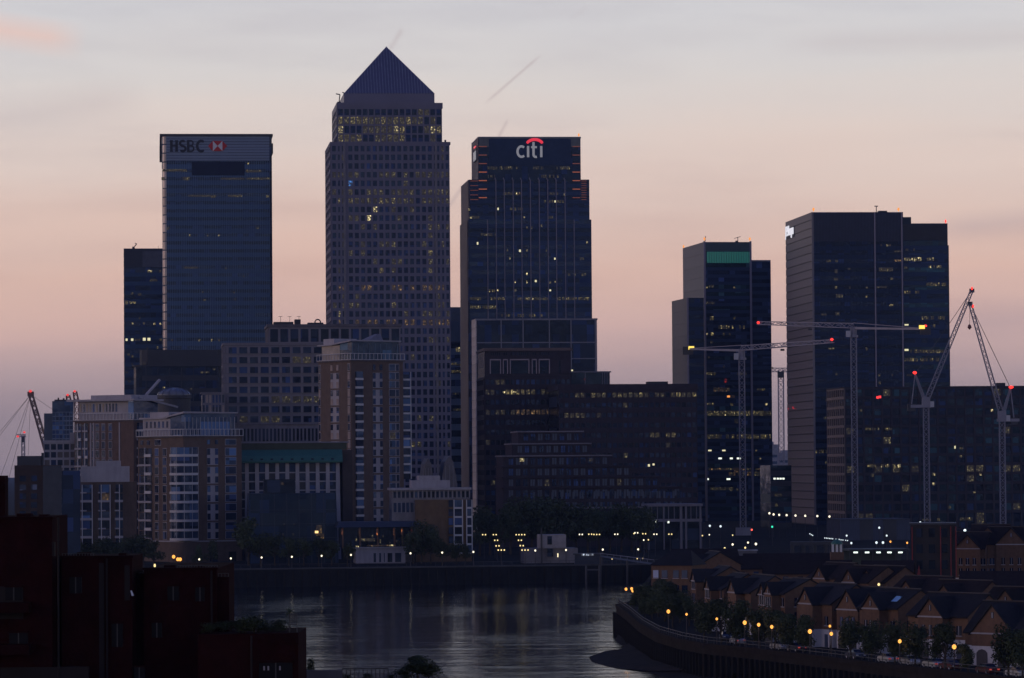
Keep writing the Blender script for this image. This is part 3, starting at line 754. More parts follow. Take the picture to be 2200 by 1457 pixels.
b.part('roof_aerial', MB().beam((w * .78, 6, h), (w * .78, 6, h + 3), .3).beam((w * .70, 6, h + 2.2), (w * .84, 6, h + 3.2), .25).box(w * .73, w * .78, 5, 7, h, h + 1), FRAME_D)
b.part('roof_aerial', MB().beam((1.6, 6, h), (1.9, 6, h + 3.4), .3), FRAME_D)
LG = [L_DM, L_YE]
for x0, x1, y, n, m, p, hh in ((1515, 1656, 888, 44, [L_YE, L_YE, L_BR, L_DM], .97, 10), (1515, 1656, 938, 44, [L_YE, L_DM, L_YE], .85, 9), (1515, 1535, 651, 6, LG, .9, 5), (1517, 1537, 803, 6, [L_YE], 1, 6), (1583, 1604, 803, 7, [L_YE], .9, 5), (1543, 1600, 703, 14, LG, .8, 7), (1533, 1568, 837, 8, [L_OC, L_DM], .9, 8),
                               (1517, 1655, 1008, 30, [L_OC, L_DM], .9, 4), (1560, 1650, 1018, 18, [L_OC, L_DM], .7, 8), (1526, 1575, 1050, 10, [L_DM], .6, 6), (1562, 1600, 1052, 6, [L_DM], .6, 6), (1626, 1644, 837, 5, LG, .8, 4), (1517, 1534, 868, 4, LG, .8, 5)):
    for q in range(n):
        if random.random() < p:
            xx = x0 + (x1 - x0) * (q + .5) / n; off = 6 if xx > 1613 else 0
            b.lit(xx, y, (x1 - x0) / n * .8, hh, random.choice(m), base=off, out=.3)
for x_, y, ww, hh, m in ((1518, 618, 4, 5, L_YE), (1528, 615, 10, 5, L_DM), (1577, 618, 4, 4, L_YE), (1529, 684, 8, 8, L_YE), (1577, 684, 4, 4, L_YE), (1519, 718, 3, 5, L_BR), (1530, 718, 6, 6, L_YE), (1555, 718, 4, 5, L_YE), (1568, 718, 4, 5, L_DM), (1529, 735, 6, 5, L_DM), (1523, 768, 4, 4, L_YE), (1555, 788, 3, 5, L_DM), (1565, 852, 6, 4, L_ORG), (1574, 852, 8, 5, L_OC), (1572, 869, 5, 5, L_YE),
                         (1646, 869, 4, 5, L_BR), (1582, 905, 8, 9, L_DM), (1525, 968, 7, 3, SPOT), (1555, 968, 7, 3, SPOT), (1547, 985, 7, 3.5, L_WH), (1571, 985, 6, 3.5, L_WH), (1587, 985, 8, 3.5, L_WH), (1519, 1029.5, 7, 3.5, L_WH), (1565, 1029.5, 8, 3.5, L_WH), (1583, 1010, 12, 10, L_OC), (1559, 818, 5, 8, LIT('red_room', (1, .05, .05), .5)), (1625, 968, 4, 3, L_YE), (1633, 985, 4, 3, L_BR), (1498, 868, 3, 4, L_YE)):
    b.lit(x_, y, ww, hh, m, base=6 if x_ > 1613 else 0, out=.32)
b.finish()
b = Bld('office_block', 'lower dark block with pale flank against the teal topped tower', 'office block', 1477, 1512, 640, 1960, ER + 3, xl=1444.5)
w, h, d = b.w, b.top, b.d
b.part('core', MB().box(0, w, 0, d, 0, h), GL_K)
b.bands('F', .5, w - .2, 0, h - .5, 28, .5, [GL_N2, GL_K], MATS['tower_spandrel'])
for i in range(18): b.piece('flank_panel', 'L', .2, d, -.1, .3, h * i / 18 + .08, h * (i + 1) / 18, GREYPAN)
b.piece('corner_post', 'F', -.5, .4, 0, .7, 0, h, FIN)
b.finish()

# ------------------------------------------------------------------ big dark tower at the right
b = Bld('office_tower', 'broad dark tower at right with banded grey flank and white side sign', 'skyscraper', 1745, 1940, 456, 1850, ER, xl=1689, group='tall towers on the skyline')
w, h, d = b.w, b.top, b.d
b.part('core', MB().box(0, w, 0, d, 0, h), GL_N2)
b.bands('F', .4, w - .3, 0, b.z(520), 33, .5, [GL_N2, GL_N], M('broad_spandrel', (0.016, 0.027, 0.070), .4, .1, .5, tint=(.35, .55, 1), rnd=.15))
b.part('crown_screen', MB().box(.4, w - .3, -.2, .1, b.z(519), h - .4), M('crown_navy', (0.018, 0.028, 0.07), .45))
for i in range(62):
    e = .5 + (w - 1) * i / 61; b.piece('mullion', 'F', e - .08, e + .08, 0, .3, 0, h - .4, M('mullion_navy', (0.012, 0.017, 0.034), .6, 0, .1))
nb = 38
for i in range(nb):
    a = h * i / nb
    b.piece('flank_panel', 'L', .3, d, -.1, .35, a + .5, a + h / nb, GREYPAN)
    b.piece('flank_joint', 'L', .3, d, -.1, .12, a, a + .45, FRAME_D)
for px in (1881, 1939): b.piece('fin', 'F', b.u(px, 700) - .3, b.u(px, 700) + .3, 0, .8, 0, h, FIN)
b.piece('corner_post', 'F', -.4, .5, 0, .5, 0, h, GREYPAN)
u2, u3 = b.u(2037, 600, 5), b.u(2040.5, 700, 5)
b.part('right_wing', MB().box(w + .2, u2, 5, d - 5, 0, b.z(480, 2000, off=5)), GL_N2)
b.part('wing_top_screen', MB().box(w + .2, u2 - .5, 4.7, 5.1, b.z(516, 2000, off=5), b.z(482, 2000, off=5)), M('wing_black', (0.014, 0.016, 0.03), .5))
b.part('wing_penthouse', MB().box(w + .2, b.u(1957.5, 470, 6), 6, d - 10, b.z(480, 1950, off=5), b.z(466.5, 1950, off=6)), GL_N2)
b.part('wing_edge', MB().box(u2, u3, 5.3, d - 5, 0, b.z(527, 2038, off=5)), FRAME_D)
b.bands('F', w + .6, u2 - .2, 0, b.z(518, 2000, off=5), 32, .52, [GL_N2, GL_T], MATS['broad_spandrel'], base=5)
beacon(b.root, .8, 1, h + 1, L_ORG, .75); beacon(b.root, w - 2, 1, h + 1, L_ORG, .75); beacon(b.root, u2 - .8, 5.6, b.z(480, 2000, off=5) + .6, L_RED, .5)
b.part('roof_plant', MB().box(w * .77, w * .86, 8, 12, h, h + 1.2).beam((w * .74, 8, h), (w * .74, 8, h + 3.6), .35).beam((w * .72, 8, h + 3.4), (w * .76, 8, h + 3.4), .4), FRAME_D)
tcv = bpy.data.curves.new('side_lettering', 'FONT'); tcv.body = 'J.P.Morgan'; tcv.size = 7.0; tcv.extrude = .15; tcv.offset = .06
tob = bpy.data.objects.new('side_lettering', tcv); COL.objects.link(tob)
bpy.context.view_layer.update()
tme = bpy.data.meshes.new_from_object(tob.evaluated_get(bpy.context.evaluated_depsgraph_get()))
bpy.data.objects.remove(tob)
tme.materials.clear(); tme.materials.append(LIT('white_letters', (.9, .9, 1), .8, False))
xs = [v.co.x for v in tme.vertices]; sx = max(xs) - min(xs)
v0, v1 = b.v(1690.5, 500), b.v(1708, 500)
sgn = b.part('sign', MB().box(-.55, -.3, min(v0, v1) - .6, max(v0, v1) + .6, b.z(512, 1700, 'L'), b.z(488, 1700, 'L')), DARKW)
lt = link('lettering', tme, sgn, (-.75, max(v0, v1), b.z(505, 1700, 'L')), (R(90), 0, R(-90)), (abs(v0 - v1) / sx, 1, 1))
for x_, y, ww, hh, m in ((1906, 527, 4, 4, L_BR), (1893, 527, 3, 3, L_OC), (1912, 527, 3, 4, L_OC), (1797, 561, 5, 5, L_YE), (1780, 561, 10, 5, L_DM), (1796, 583, 7, 8, L_DM), (1824, 578, 5, 4, L_DM), (1796, 600, 9, 5, L_DM), (1916, 599, 5, 4, L_YE), (1796, 618, 5, 5, L_YE), (1862, 618, 4, 4, L_YE), (1826, 618, 3, 5, L_DM), (1803, 636, 14, 7, L_DM), (1862, 637, 4, 5, L_YE), (1915, 656, 9, 4, L_YE),
                         (1799, 674, 9, 7, L_DM), (1770, 676, 10, 4, L_DM), (1747, 711, 2.5, 2.5, SPOT), (1862, 750, 4, 6, L_DM), (1786, 749, 14, 4, L_DM), (1797, 804, 4, 5, L_YE), (1889, 806, 4, 5, L_YE), (1917, 806, 3, 4, L_YE), (1890, 823, 4, 6, L_YE), (1903, 579, 30, 8, L_DM), (1893, 617, 24, 4, L_DM), (1930, 540, 16, 4, L_DM), (1930, 560, 16, 4, L_OC)):
    b.lit(x_, y, ww, hh, m, out=.35)
for x0, x1, y, n, m, p, hh in ((1942, 1956, 557, 3, [L_BR], 1, 6), (1958, 1980, 557, 5, [L_BR, L_BR, L_YE], 1, 8), (1991, 2007, 557, 4, [L_YE, L_BR], 1, 6), (1994, 2030, 573, 10, [L_BR, L_YE, L_DM], .8, 6), (1942, 1965, 537, 7, [L_DM], .7, 5), (1990, 2033, 611, 12, [L_YE, L_DM], .85, 7), (1942, 1985, 628, 9, [L_DM, L_YE], .6, 6), (1972, 2030, 683, 15, [L_YE, L_DM], .8, 7), (1942, 1953, 698, 1, [SPOT], 1, 3), (1942, 1953, 752, 1, [SPOT], 1, 4),
                               (1955, 2035, 755, 20, [L_DM, L_YE], .75, 7), (1943, 2018, 773, 18, [L_YE, L_DM], .7, 7), (1940, 1960, 806, 5, [L_DM], .8, 4), (1942, 1950, 575, 2, [L_DM], 1, 5), (2000, 2010, 700, 3, [L_YE], .8, 6)):
    b.litrow(x0, x1, y, n, hh, m, .75, p, base=5, out=.3)
for x_, y, ww, hh in ((1696, 878, 6, 3), (1706, 876, 5, 5), (1711, 879, 3, 3)): b.lit(x_, y, ww, hh, LIT('red_reflection_glow', (1, .03, .05), .9), face='L', out=.6, name='red_lamp_glow')  # glowing red patches put on the flank as reflections
b.litrow(1748, 1778, 970, 8, 7, [L_DM, L_YE], .8, .9, out=.35)
for x_, y in ((1776, 861), (1772, 898), (1775, 994)): b.lit(x_, y, 5, 5, L_DM, out=.35)
b.finish()

# ------------------------------------------------------------------ long brown framed block, right
b = Bld('office_block', 'long dark brown office block running off the right edge under the cranes', 'office block', 1815, 2290, 834, 1700, ER, xl=1778)
w, h, d = b.w, b.top, b.d
b.part('core', MB().box(0, w, 0, d, 0, h), GL_K)
BRF = M('brown_frame', (0.040, 0.034, 0.046), .7, .1, .3, .15, .1, rnd=.1)
fl = 20.3 / F_PX * 1720; nfl = int(h / fl)
rows = [h - fl * i for i in range(nfl, -1, -1)]; rows[0] = 0
hotb = {8: .3, 4: .2, 9: .1, 13: .12}
def litb(c, r):
    k = nfl - 1 - r
    return L_DM if random.random() < hotb.get(k, .02) else None
b.grid('F', 0, w, 0, h, 24, 0, .9, 1.3, BRF, [GL_N2, GL_K, GL_T], litb, rows=rows, out=.4)
b.grid('L', .2, d, 0, h, 8, 0, 1.1, 1.2, M('tan_frame', (0.26, 0.205, 0.18), .7, .1, .3, .15, .1, rnd=.1), [GL_K], None, rows=rows, out=.5)
b.part('roof_plant', MB().box(b.u(2145, 830, 10), b.u(2160, 830, 10), 10, 16, h, h + 2.2).box(b.u(2040, 830, 8), b.u(2290, 830, 8), 8, 9, h, h + .8), ROOFD)
b.part('coping', MB().box(-.6, w, -.6, d, h, h + .5), BRF)
for x0, x1, y, n, m, hh in ((1863, 1882, 1001, 6, [L_YE, L_BR], 6), (1892, 1911, 1001, 6, [L_YE, L_BR], 6), (1917, 1935, 1001, 5, [L_YE, L_BR], 7), (1866, 1878, 1021, 3, [L_DM], 7), (1859, 1890, 922, 7, [L_DM, L_YE], 5), (1901, 1916, 922, 4, [L_YE, L_DM], 5), (2060, 2070, 963, 2, [L_YE], 4), (2050, 2053, 961, 1, [SPOT], 6), (1982, 2000, 1117, 4, [L_YE], 4), (2062, 2090, 1115, 6, [L_YE, L_DM], 6), (2090, 2096, 1058, 1, [L_BR], 3)):
    b.litrow(x0, x1, y, n, hh, m, .8, .9, out=.45)
for x_, y in ((2006, 1019), (2106, 1019), (1850, 882), (2131, 882), (2064, 981), (1995, 1090), (2040, 1090), (2016, 1116), (2006, 1040)): b.lit(x_, y, 5, 5, random.choice([SPOT, L_BR, L_YE]), out=.45)
for x_, y in ((1885, 854), (1890, 853)): b.lit(x_, y, 5, 5, LIT('red_sign_lamp', (1, .04, .04), 1.6, False), out=.45, name='red_lamp_glow')
b.finish()

# ------------------------------------------------------------------ small things down the gap at x = 1675
b = Bld('office_block', 'low dark block closing the gap between two right hand towers', 'office block', 1655, 1700, 1000, 1780, ER, depth=30)
b.part('core', MB().box(0, b.w, 0, b.d, 0, b.top), GL_T)
b.bands('F', 0, b.w, 0, b.top, 6, .5, [GL_T, GL_N2], DARKW)
for x_ in (1664, 1671, 1677, 1683): b.lit(x_, 1028.5, 4.5, 3.5, L_WH, out=.3)
b.litrow(1664, 1680, 1064, 4, 6, [L_DM, L_YE], .7, .9, out=.3); b.lit(1668, 1085, 5, 5, L_DM, out=.3)
b.finish()
for i, (x0, x1, y, Y, lab) in enumerate(((1650, 1673, 955, 4200, 'hazy pale block on the horizon, taller left one in the gap'), (1665, 1720, 973, 4600, 'hazy pale block on the horizon, lower right one in the gap'))):
    b = Bld('distant_block', lab, 'building', x0, x1, y, Y, ER, depth=60, group='hazy blocks on the horizon')
    b.part('core', MB().box(0, b.w, 0, b.d, 0, b.top), M('far_concrete', (0.28, 0.28, 0.33), .8))
    b.part('roof_plant', MB().box(b.w * .3, b.w * .6, 5, 20, b.top, b.top + 3), MATS['far_concrete'])
    for k in range(5): b.piece('window_strip', 'F', 2, b.w - 2, 0, .3, b.top * (k + 1) / 7, b.top * (k + 1) / 7 + 3, GL_B)
# ------------------------------------------------------------------ pale stone offices
b = Bld('office_block', 'pale stone office block with even rows of dark square windows', 'office block', 482, 702, 737, 1480, ER, depth=40)
w, h, d = b.w, b.top, b.d
b.part('core', MB().box(0, w, 0, d, 0, h), GL_K)
fl = 21.2 / F_PX * 1480; nr = 8
zb2 = b.z(742 + 8 * 21.2)
cols = [0, b.u(489)] + [b.u(489 + i * 22.9) for i in range(1, 10)] + [w]
rows = [zb2 + (h - 1.0 - zb2) * i / 8 for i in range(9)]
def lits(c, r): return L_DM if (r == 2 and c > 4) or (r == 6 and c in (7, 8)) else (L_DM if r == 0 and c in (2, 4, 5) else None)
b.grid('F', 0, w, zb2, h - 1.0, 0, 0, 1.0, 1.35, STONE, [GL_N2, GL_N], lits, cols=cols, rows=rows, out=.5)
b.grid('L', 0, d, zb2, h - 1.0, 5, 8, 1.6, 1.35, STONE, [GL_N2], None, rows=rows, out=.5)
for r in rows: b.piece('shadow_course', 'F', -.3, w, .44, .75, r + .45, r + .72, M('course_shade_stone', (0.16, 0.15, 0.16), .8))  # darker strip at each floor line, shade put into its colour
b.part('coping', MB().box(-.7, w + .4, -.7, d, h - .9, h), STONE)
b.part('colonnade_wall', MB().box(-.2, w + .2, -.25, .1, 0, zb2 - .1), STONE)
for i in range(26):
    e = b.u(515) + i * 1.45
    if e < w - 1: b.piece('tall_opening', 'F', e, e + (.75 if i % 3 else .9), .2, .32, b.z(948), b.z(921), GL_K)
b.part('ledge', MB().box(-.6, w + .4, -.9, -.2, b.z(912), b.z(909)), STONE)
b.finish()
b = Bld('office_block', 'stone attic block with large square openings behind the pale stone office', 'office block', 578, 860, 697, 1545, ER, depth=36)
w, h, d = b.w, b.top, b.d
b.part('core', MB().box(0, w, 0, d, 0, h - .6), GL_K)
b.grid('F', 0, w, b.z(738), h - 1.2, 13, 1, .9, 1.4, STONE, [GL_K, GL_N2], None, out=.5)
b.grid('L', 0, d, b.z(738), h - 1.2, 3, 1, 4, 1.4, STONE, [GL_K], None, out=.5)
b.grid('F', 0, w, 0, b.z(738) - .1, 13, 9, 1.0, 1.4, STONE, [GL_N2], None, out=.5)
b.part('coping', MB().box(-.9, w + .5, -.9, d, h - 1.1, h), M('coping_dark', (0.12, 0.11, 0.13), .8))
b.part('roof_plant', MB().box(w * .04, w * .19, 6, 14, h, h + 1.2).box(w * .20, w * .245, 6, 12, h, h + 2.2).box(w * .3, w * .42, 7, 14, h, h + .9), ROOFD)
b.part('roof_duct', MB().tube([(w * .375 + 1.1 * math.cos(R(t)), 6, h + 1.0 + 1.1 * math.sin(R(t))) for t in range(200, -21, -20)], [.3] * 12, 6), FRAME_D)
for e in (.09, .16, .23): b.part('roof_mast', MB().box(w * e, w * e + .15, 5, 5.15, h, h + 3.4).box(w * e - .8, w * e + .8, 5, 5.15, h + 3.2, h + 3.35), FRAME_D)
b.finish()
# lower pavilion wing of the stone office
b = Bld('office_wing', 'small stone wing with sunset lit windows left of the stone office', 'office block', 434, 483, 846, 1455, ER, depth=24)
w, h, d = b.w, b.top, b.d
b.part('core', MB().box(0, w, 0, d, 0, h - .2), GL_K)
b.grid('F', 0, w, b.z(890), h, 7, 2, .45, .9, STONE, [GL_N, M('sunset_tinted_pane', (0.42, 0.33, 0.30), .5)], None, out=.4)  # some panes pale and warm, sunset light put into the colour
b.part('wall', MB().box(0, w, -.3, .1, 0, b.z(890) - .05), STONE); b.part('coping', MB().box(-.5, w, -.6, d, h, h + .5), STONE)
b.finish()
# ------------------------------------------------------------------ dark round-ended block and its glass dome
b = Bld('office_block', 'low dark round cornered block in front of the blue tower', 'office block', 300, 478, 752, 1680, ER, depth=34)
w, h, d = b.w, b.top, b.d
out = [(0, 4), (1, 1.2), (3.4, 0), (w - 2, 0), (w, 2), (w, d), (0, d)]
b.part('core', MB().prism([(p[0] - (2.6 if p[0] < 4 else 0), p[1]) for p in out], 0, b.z(785)), GL_K)
b.part('attic', MB().prism(out, b.z(785) + .05, h), DARKW)
b.part('cornice', MB().prism([(p[0] - (3.4 if p[0] < 4 else -.4), p[1] - .6) for p in out], b.z(787), b.z(784)), DARKW)
b.bands('F', 1, w - 2, 0, b.z(790), 13, .6, [GL_N2, GL_K, GL_T], DARKW)
for i in range(7): b.piece('mullion', 'F', w * (i + .5) / 7, w * (i + .5) / 7 + .3, 0, .5, 0, b.z(790), DARKW)
for x_, y, ww, hh, m in ((309, 784, 1.5, 11, L_DM), (312, 784, 1.5, 11, L_DM), (339, 819, 5, 5, L_DM), (352, 833, 6, 4, L_YE), (460, 793, 6, 4, L_DM), (411, 836, 3, 3, L_YE), (440, 800, 20, 4, L_DM)): b.lit(x_, y, ww, hh, m, out=.4)
b.finish()
P = at(374, 852, 1400); dm = thing('glass_dome', 'shallow grey glass dome behind the penthouse roofs', 'dome', (P.x, P.y, GZ))
part('drum', MB().lathe((0, 0, 0), [(6.0, 0), (6.0, P.z - GZ - .8), (6.4, P.z - GZ - .7), (6.4, P.z - GZ + .2)], 28), DARKW, dm)
part('dome', MB().lathe((0, 0, P.z - GZ + .2), [(6.2 * math.cos(R(t)), 3.0 * math.sin(R(t))) for t in range(0, 90, 12)], 28), M('dome_glass', (0.17, 0.18, 0.21), .2, 0, .6), dm, True)
for i in range(14):
    a = 2 * math.pi * i / 14
    part('rib', MB().tube([(6.28 * math.cos(R(t)) * math.cos(a), 6.28 * math.cos(R(t)) * math.sin(a), P.z - GZ + .22 + 3.05 * math.sin(R(t))) for t in range(0, 86, 17)], [.12] * 6, 4), M('dome_rib', (0.09, 0.09, 0.11), .5), dm)

# ------------------------------------------------------------------ brown brick offices in the centre
LBR = [L_DM, L_DM, L_YE]
b = Bld('brick_office', 'brown office block with tall crown openings in front of the dark slab', 'office block', 1041, 1226, 748, 1540, ER, xl=1026)
w, h, d = b.w, b.top, b.d
b.part('core', MB().box(0, w, 0, d, 0, h - .5), GL_K)
zc0, zc1 = b.z(803), b.z(770)
b.part('crown_wall', MB().box(.05, w - .05, -.25, .1, zc0 - 1.2, zc0), BRICKB)
b.part('cornice', MB().box(-.7, w + .6, -.9, d, b.z(754), b.z(750)).box(-.4, w + .4, -.5, d, b.z(750) + .01, h), M('crown_brown', (0.13, 0.095, 0.09), .75))
b.part('lintel', MB().box(0, w, -.42, .1, zc1 - .9, b.z(754) - .05), BRICKB)
for x0, x1 in ((1041, 1053), (1075, 1081), (1090, 1096), (1136, 1143), (1152, 1158), (1180, 1200), (1204, 1226)):
    b.piece('crown_pier', 'F', b.u(x0, 780), b.u(x1, 780), -.1, .6, zc0, zc1 - .2, BRICKB)
CBP = M('crown_trim', (0.30, 0.25, 0.28), .7)
for x0, x1 in ((1053, 1075), (1081, 1090), (1096, 1136), (1143, 1152), (1158, 1180)):
    b.piece('crown_trim', 'F', b.u(x0, 780), b.u(x1, 780), .3, .7, zc1 - .75, zc1 - .25, CBP)
    for xx in (x0, x1): b.piece('crown_trim', 'F', b.u(xx, 780) - .18, b.u(xx, 780) + .18, .3, .72, zc0, zc1 - .3, CBP)
    n = max(2, int((x1 - x0) / 4.2))
    for i in range(n): b.piece('dentil', 'F', b.u(x0 + (x1 - x0) * (i + .25) / n, 765), b.u(x0 + (x1 - x0) * (i + .75) / n, 765), .42, .6, b.z(763), b.z(757), GL_K)
fl = 21.6 / F_PX * 1540; nf = int((zc0 - 1.3) / fl)
rows = [zc0 - 1.3 - fl * i for i in range(nf, -1, -1)]; rows[0] = 0
def litc(c, r):
    k = nf - 1 - r
    if k == 1: return L_YE if 4 <= c <= 10 and random.random() < .85 else (L_DM if random.random() < .5 else None)
    if k == 3: return L_OC if 6 <= c <= 14 and random.random() < .8 else (L_DM if random.random() < .4 else None)
    return L_DM if random.random() < .06 else None
b.grid('F', 0, w, 0, rows[-1], 17, 0, .55, 2.1, BRICKB, [GL_N2, GL_K, GL_N], litc, rows=rows, out=.4)
b.grid('L', 0, d, 0, rows[-1], 6, 0, .8, 2.0, BRICKB, [GL_K], None, rows=rows, out=.4)
b.lit(1085, 843, 10, 3.5, L_BR, out=.5); b.lit(1105, 843, 11, 3.5, L_BR, out=.5)
b.finish()
b = Bld('brick_office', 'long dark brown office block stretching right below the crown block', 'office block', 1200, 1497, 826, 1500, ER, depth=40)
w, h, d = b.w, b.top, b.d
b.part('core', MB().box(0, w, 0, d, 0, h - .5), GL_K)
fl = 21.6 / F_PX * 1500; z1 = b.z(838); nf = int(z1 / fl)
rows = [z1 - fl * i for i in range(nf, -1, -1)]; rows[0] = 0
def litd(c, r):
    k = nf - 1 - r
    if k == 0: return random.choice([L_DM, L_DM, L_DM, L_YE]) if random.random() < .6 else None
    if k == 2: return L_DM if c < 9 and random.random() < .7 else None
    if k == 4: return L_YE if c in (0, 1) or (15 <= c <= 21 and random.random() < .7) else None
    return L_DM if random.random() < .02 else None
b.grid('F', 0, w, 0, z1, 26, 0, .5, 2.1, BRICKB, [GL_N2, GL_K, GL_N], litd, rows=rows, out=.4)
b.part('parapet', MB().box(-.3, w + .3, -.5, d, z1 + .02, h), BRICKB)
b.part('roof_plant', MB().box(b.u(1393, 820, 8), b.u(1435, 820, 8), 8, 16, h, h + 1.1), ROOFD)
b.finish()
b = Bld('glass_pavilion', 'small glazed rooftop box with corner columns on the brown offices', 'pavilion', 1228, 1311, 798, 1570, ER, depth=16)
w, h, d = b.w, b.top, b.d
b.part('core', MB().box(0, w - .4, 0, d, 0, h - .5), GL_T)
b.part('roof', MB().box(-.4, w + .3, -.6, d, h - .5, h), GRIDP)
b.piece('mullion', 'F', b.u(1257, 810) - .15, b.u(1257, 810) + .15, 0, .3, 0, h - .5, GRIDP)
for i in range(4): b.piece('column', 'F', b.u(1293 + i * 5, 810), b.u(1295 + i * 5, 810), .05, .5, 0, h - .5, STONE)
b.part('sill', MB().box(-1.5, w, -1.2, -.5, b.z(829), b.z(827)), GRIDP)
b.lit(1229, 796, 3, 3, SPOT, out=.8); b.lit(1256, 815, 3, 4, LIT('faint_red', (1, .05, .08), .35), out=.5, name='red_lamp_glow')
b.finish()
# ------------------------------------------------------------------ stepped terraces in front
b = Bld('stepped_office', 'stepped brick office with pale terrace ledges and paired blue windows', 'office block', 1098, 1460, 1000, 1400, ER, depth=30)
w, d = b.w, b.d
steps = [(1113, 1251, 926, 4), (1100, 1268, 952, 3), (1081, 1312, 978, 2), (1081, 1358, 1001, 1), (1081, 1418, 1024, .5), (1081, 1462, 1047, 0)]
zprev = 0
for i, (x0, x1, y, off) in reversed(list(enumerate(steps))):
    e0, e1, z1 = b.u(x0, y, off), b.u(x1, y, off), b.z(y, 1180, off=off)
    b.part('storey', MB().box(e0, e1, off, d, zprev, z1 - .5), BRICKB)
    b.part('ledge', MB().box(e0 - .5, e1 + .5, off - .7, d, z1 - .48, z1), STONE if i < 3 else BRICKB)
    n = int((x1 - x0) / 15.5)
    for k in range(n):
        xx = x0 + 12 + k * 15.5
        if xx + 10 > x1: break
        m = L_DM if random.random() < .05 else random.choice([GL_N, M('pale_blind', (0.065, 0.085, 0.125), .5)])
        for q in (0, 5.2): b.window('F', b.u(xx + q, y, off), b.u(xx + q + 4, y, off), z1 - 3.4, z1 - 1.0, m, base=off, o1=.15)
    zprev = z1
zb = b.z(1047); n = 22
for r in (1069, 1092):
    for k in range(n):
        xx = 1140 + k * 15
        for q in (0, 5.2): b.window('F', b.u(xx + q, r), b.u(xx + q + 4, r), b.z(r) - .4, b.z(r) + 2.2, random.choice([GL_N, MATS['pale_blind']]), o1=.15)
b.lit(1121, 988, 9, 7, L_BR, base=2, out=.3); b.lit(1270, 988, 9, 6, L_DM, base=2, out=.3); b.lit(1394, 1000, 4, 5, SPOT, base=.5, out=.3); b.lit(1404, 998, 4, 4, SPOT, base=.5, out=.3)
b.part('ground_ledge', MB().box(-1, w + 1, -.9, -.05, b.z(1093), b.z(1089)), STONE)
b.finish()
b = Bld('stone_arcade', 'pale stone arcade with two storeys of square openings by the dark trees', 'arcade', 1392, 1507, 1083, 1345, ER, depth=16)
w, h, d = b.w, b.top, b.d
b.part('core', MB().box(.3, w - .3, .8, d, 0, h - .3), GL_K)
zm = b.z(1118)
b.part('cornice', MB().box(-.4, w + .4, -.5, d, h - .9, h), STONE)
b.part('string_course', MB().box(-.2, w + .2, -.2, .8, zm - .5, zm + .5), STONE)
for x0, x1 in ((1392, 1395), (1425, 1428), (1461, 1466), (1472, 1476), (1503, 1507)): b.piece('pier', 'F', b.u(x0, 1120), b.u(x1, 1120), -.8, .1, 0, h - .95, STONE)
for i in range(9): b.piece('glazing_bar', 'F', b.u(1400 + i * 12, 1100), b.u(1400 + i * 12, 1100) + .25, -.75, -.3, zm + .5, h - .9, STONE)
for x_, y in ((1408, 1120), (1436, 1122)): b.lit(x_, y, 3.5, 4, L_WH, out=.4)
b.finish()

# ------------------------------------------------------------------ riverside apartments
def rail(b, face, s0, s1, z0, z1, n, out=0.0, mat=None, base=0.0, name='balustrade'):
    mb = MB()
    b.fbox(mb, face, s0, s1, out, out + .16, z1 - .18, z1, 0, base); b.fbox(mb, face, s0, s1, out, out + .12, z0, z0 + .15, 0, base)
    for i in range(n + 1):
        e = s0 + (s1 - s0) * i / n; b.fbox(mb, face, e - .08, e + .08, out + .01, out + .11, z0, z1 - .1, 0, base)
    return b.part(name, mb, mat or WHITE)
def wcol(b, face, s0, s1, zs, kind, glass, base=0.0, litp=0.0):
    """a vertical stack of window pieces, one per storey"""
    for i, (z0, z1) in enumerate(zs):
        m = random.choice([L_DM, L_OC]) if random.random() < litp else random.choice(glass)
        if kind == 'plain':
            b.piece('window_surround', face, s0 - .2, s1 + .2, -.02, .08, z0 + .2, z1 - .15, RENDERW, base=base)
            b.window(face, s0, s1, z0 + .35, z1 - .35, m, base, o1=.16)
        elif kind == 'panel':
            if i % 2 == 0 and i + 1 < len(zs): b.piece('white_panel', face, s0, s1, -.02, .10, z0 + .25, zs[i + 1][1] - .35, RENDERW, base=base)
            for a, c in ((0.02, .28), (.72, .98)): b.window(face, s0 + (s1 - s0) * a, s0 + (s1 - s0) * c, z0 + .5, z1 - .45, m, base, o1=.2)
        elif kind == 'bay':
            b.window(face, s0, s1, z0 + .75, z1, m, base, o1=.75, name='bay_window')
            b.piece('white_band', face, s0 - .15, s1 + .15, 0, .85, z0, z0 + .72, WHITE, base=base)
        elif kind == 'balcony':
            b.window(face, s0, s1, z0 + .1, z1 - .15, m, base, o1=.12)
            b.piece('balcony_post', face, (s0 + s1) / 2 - .1, (s0 + s1) / 2 + .1, .1, .5, z0, z1, WHITE, base=base)
            b.piece('balcony_front', face, s0 - .1, (s0 + s1) / 2 if i % 2 else s1, .2, .6, z0, z0 + .62 if i % 2 == 0 else z0 + .9, WHITE if i % 2 else RENDERW, base=base)
def storeys(z0, z1, n): return [(z0 + (z1 - z0) * i / n, z0 + (z1 - z0) * (i + 1) / n) for i in range(n)]

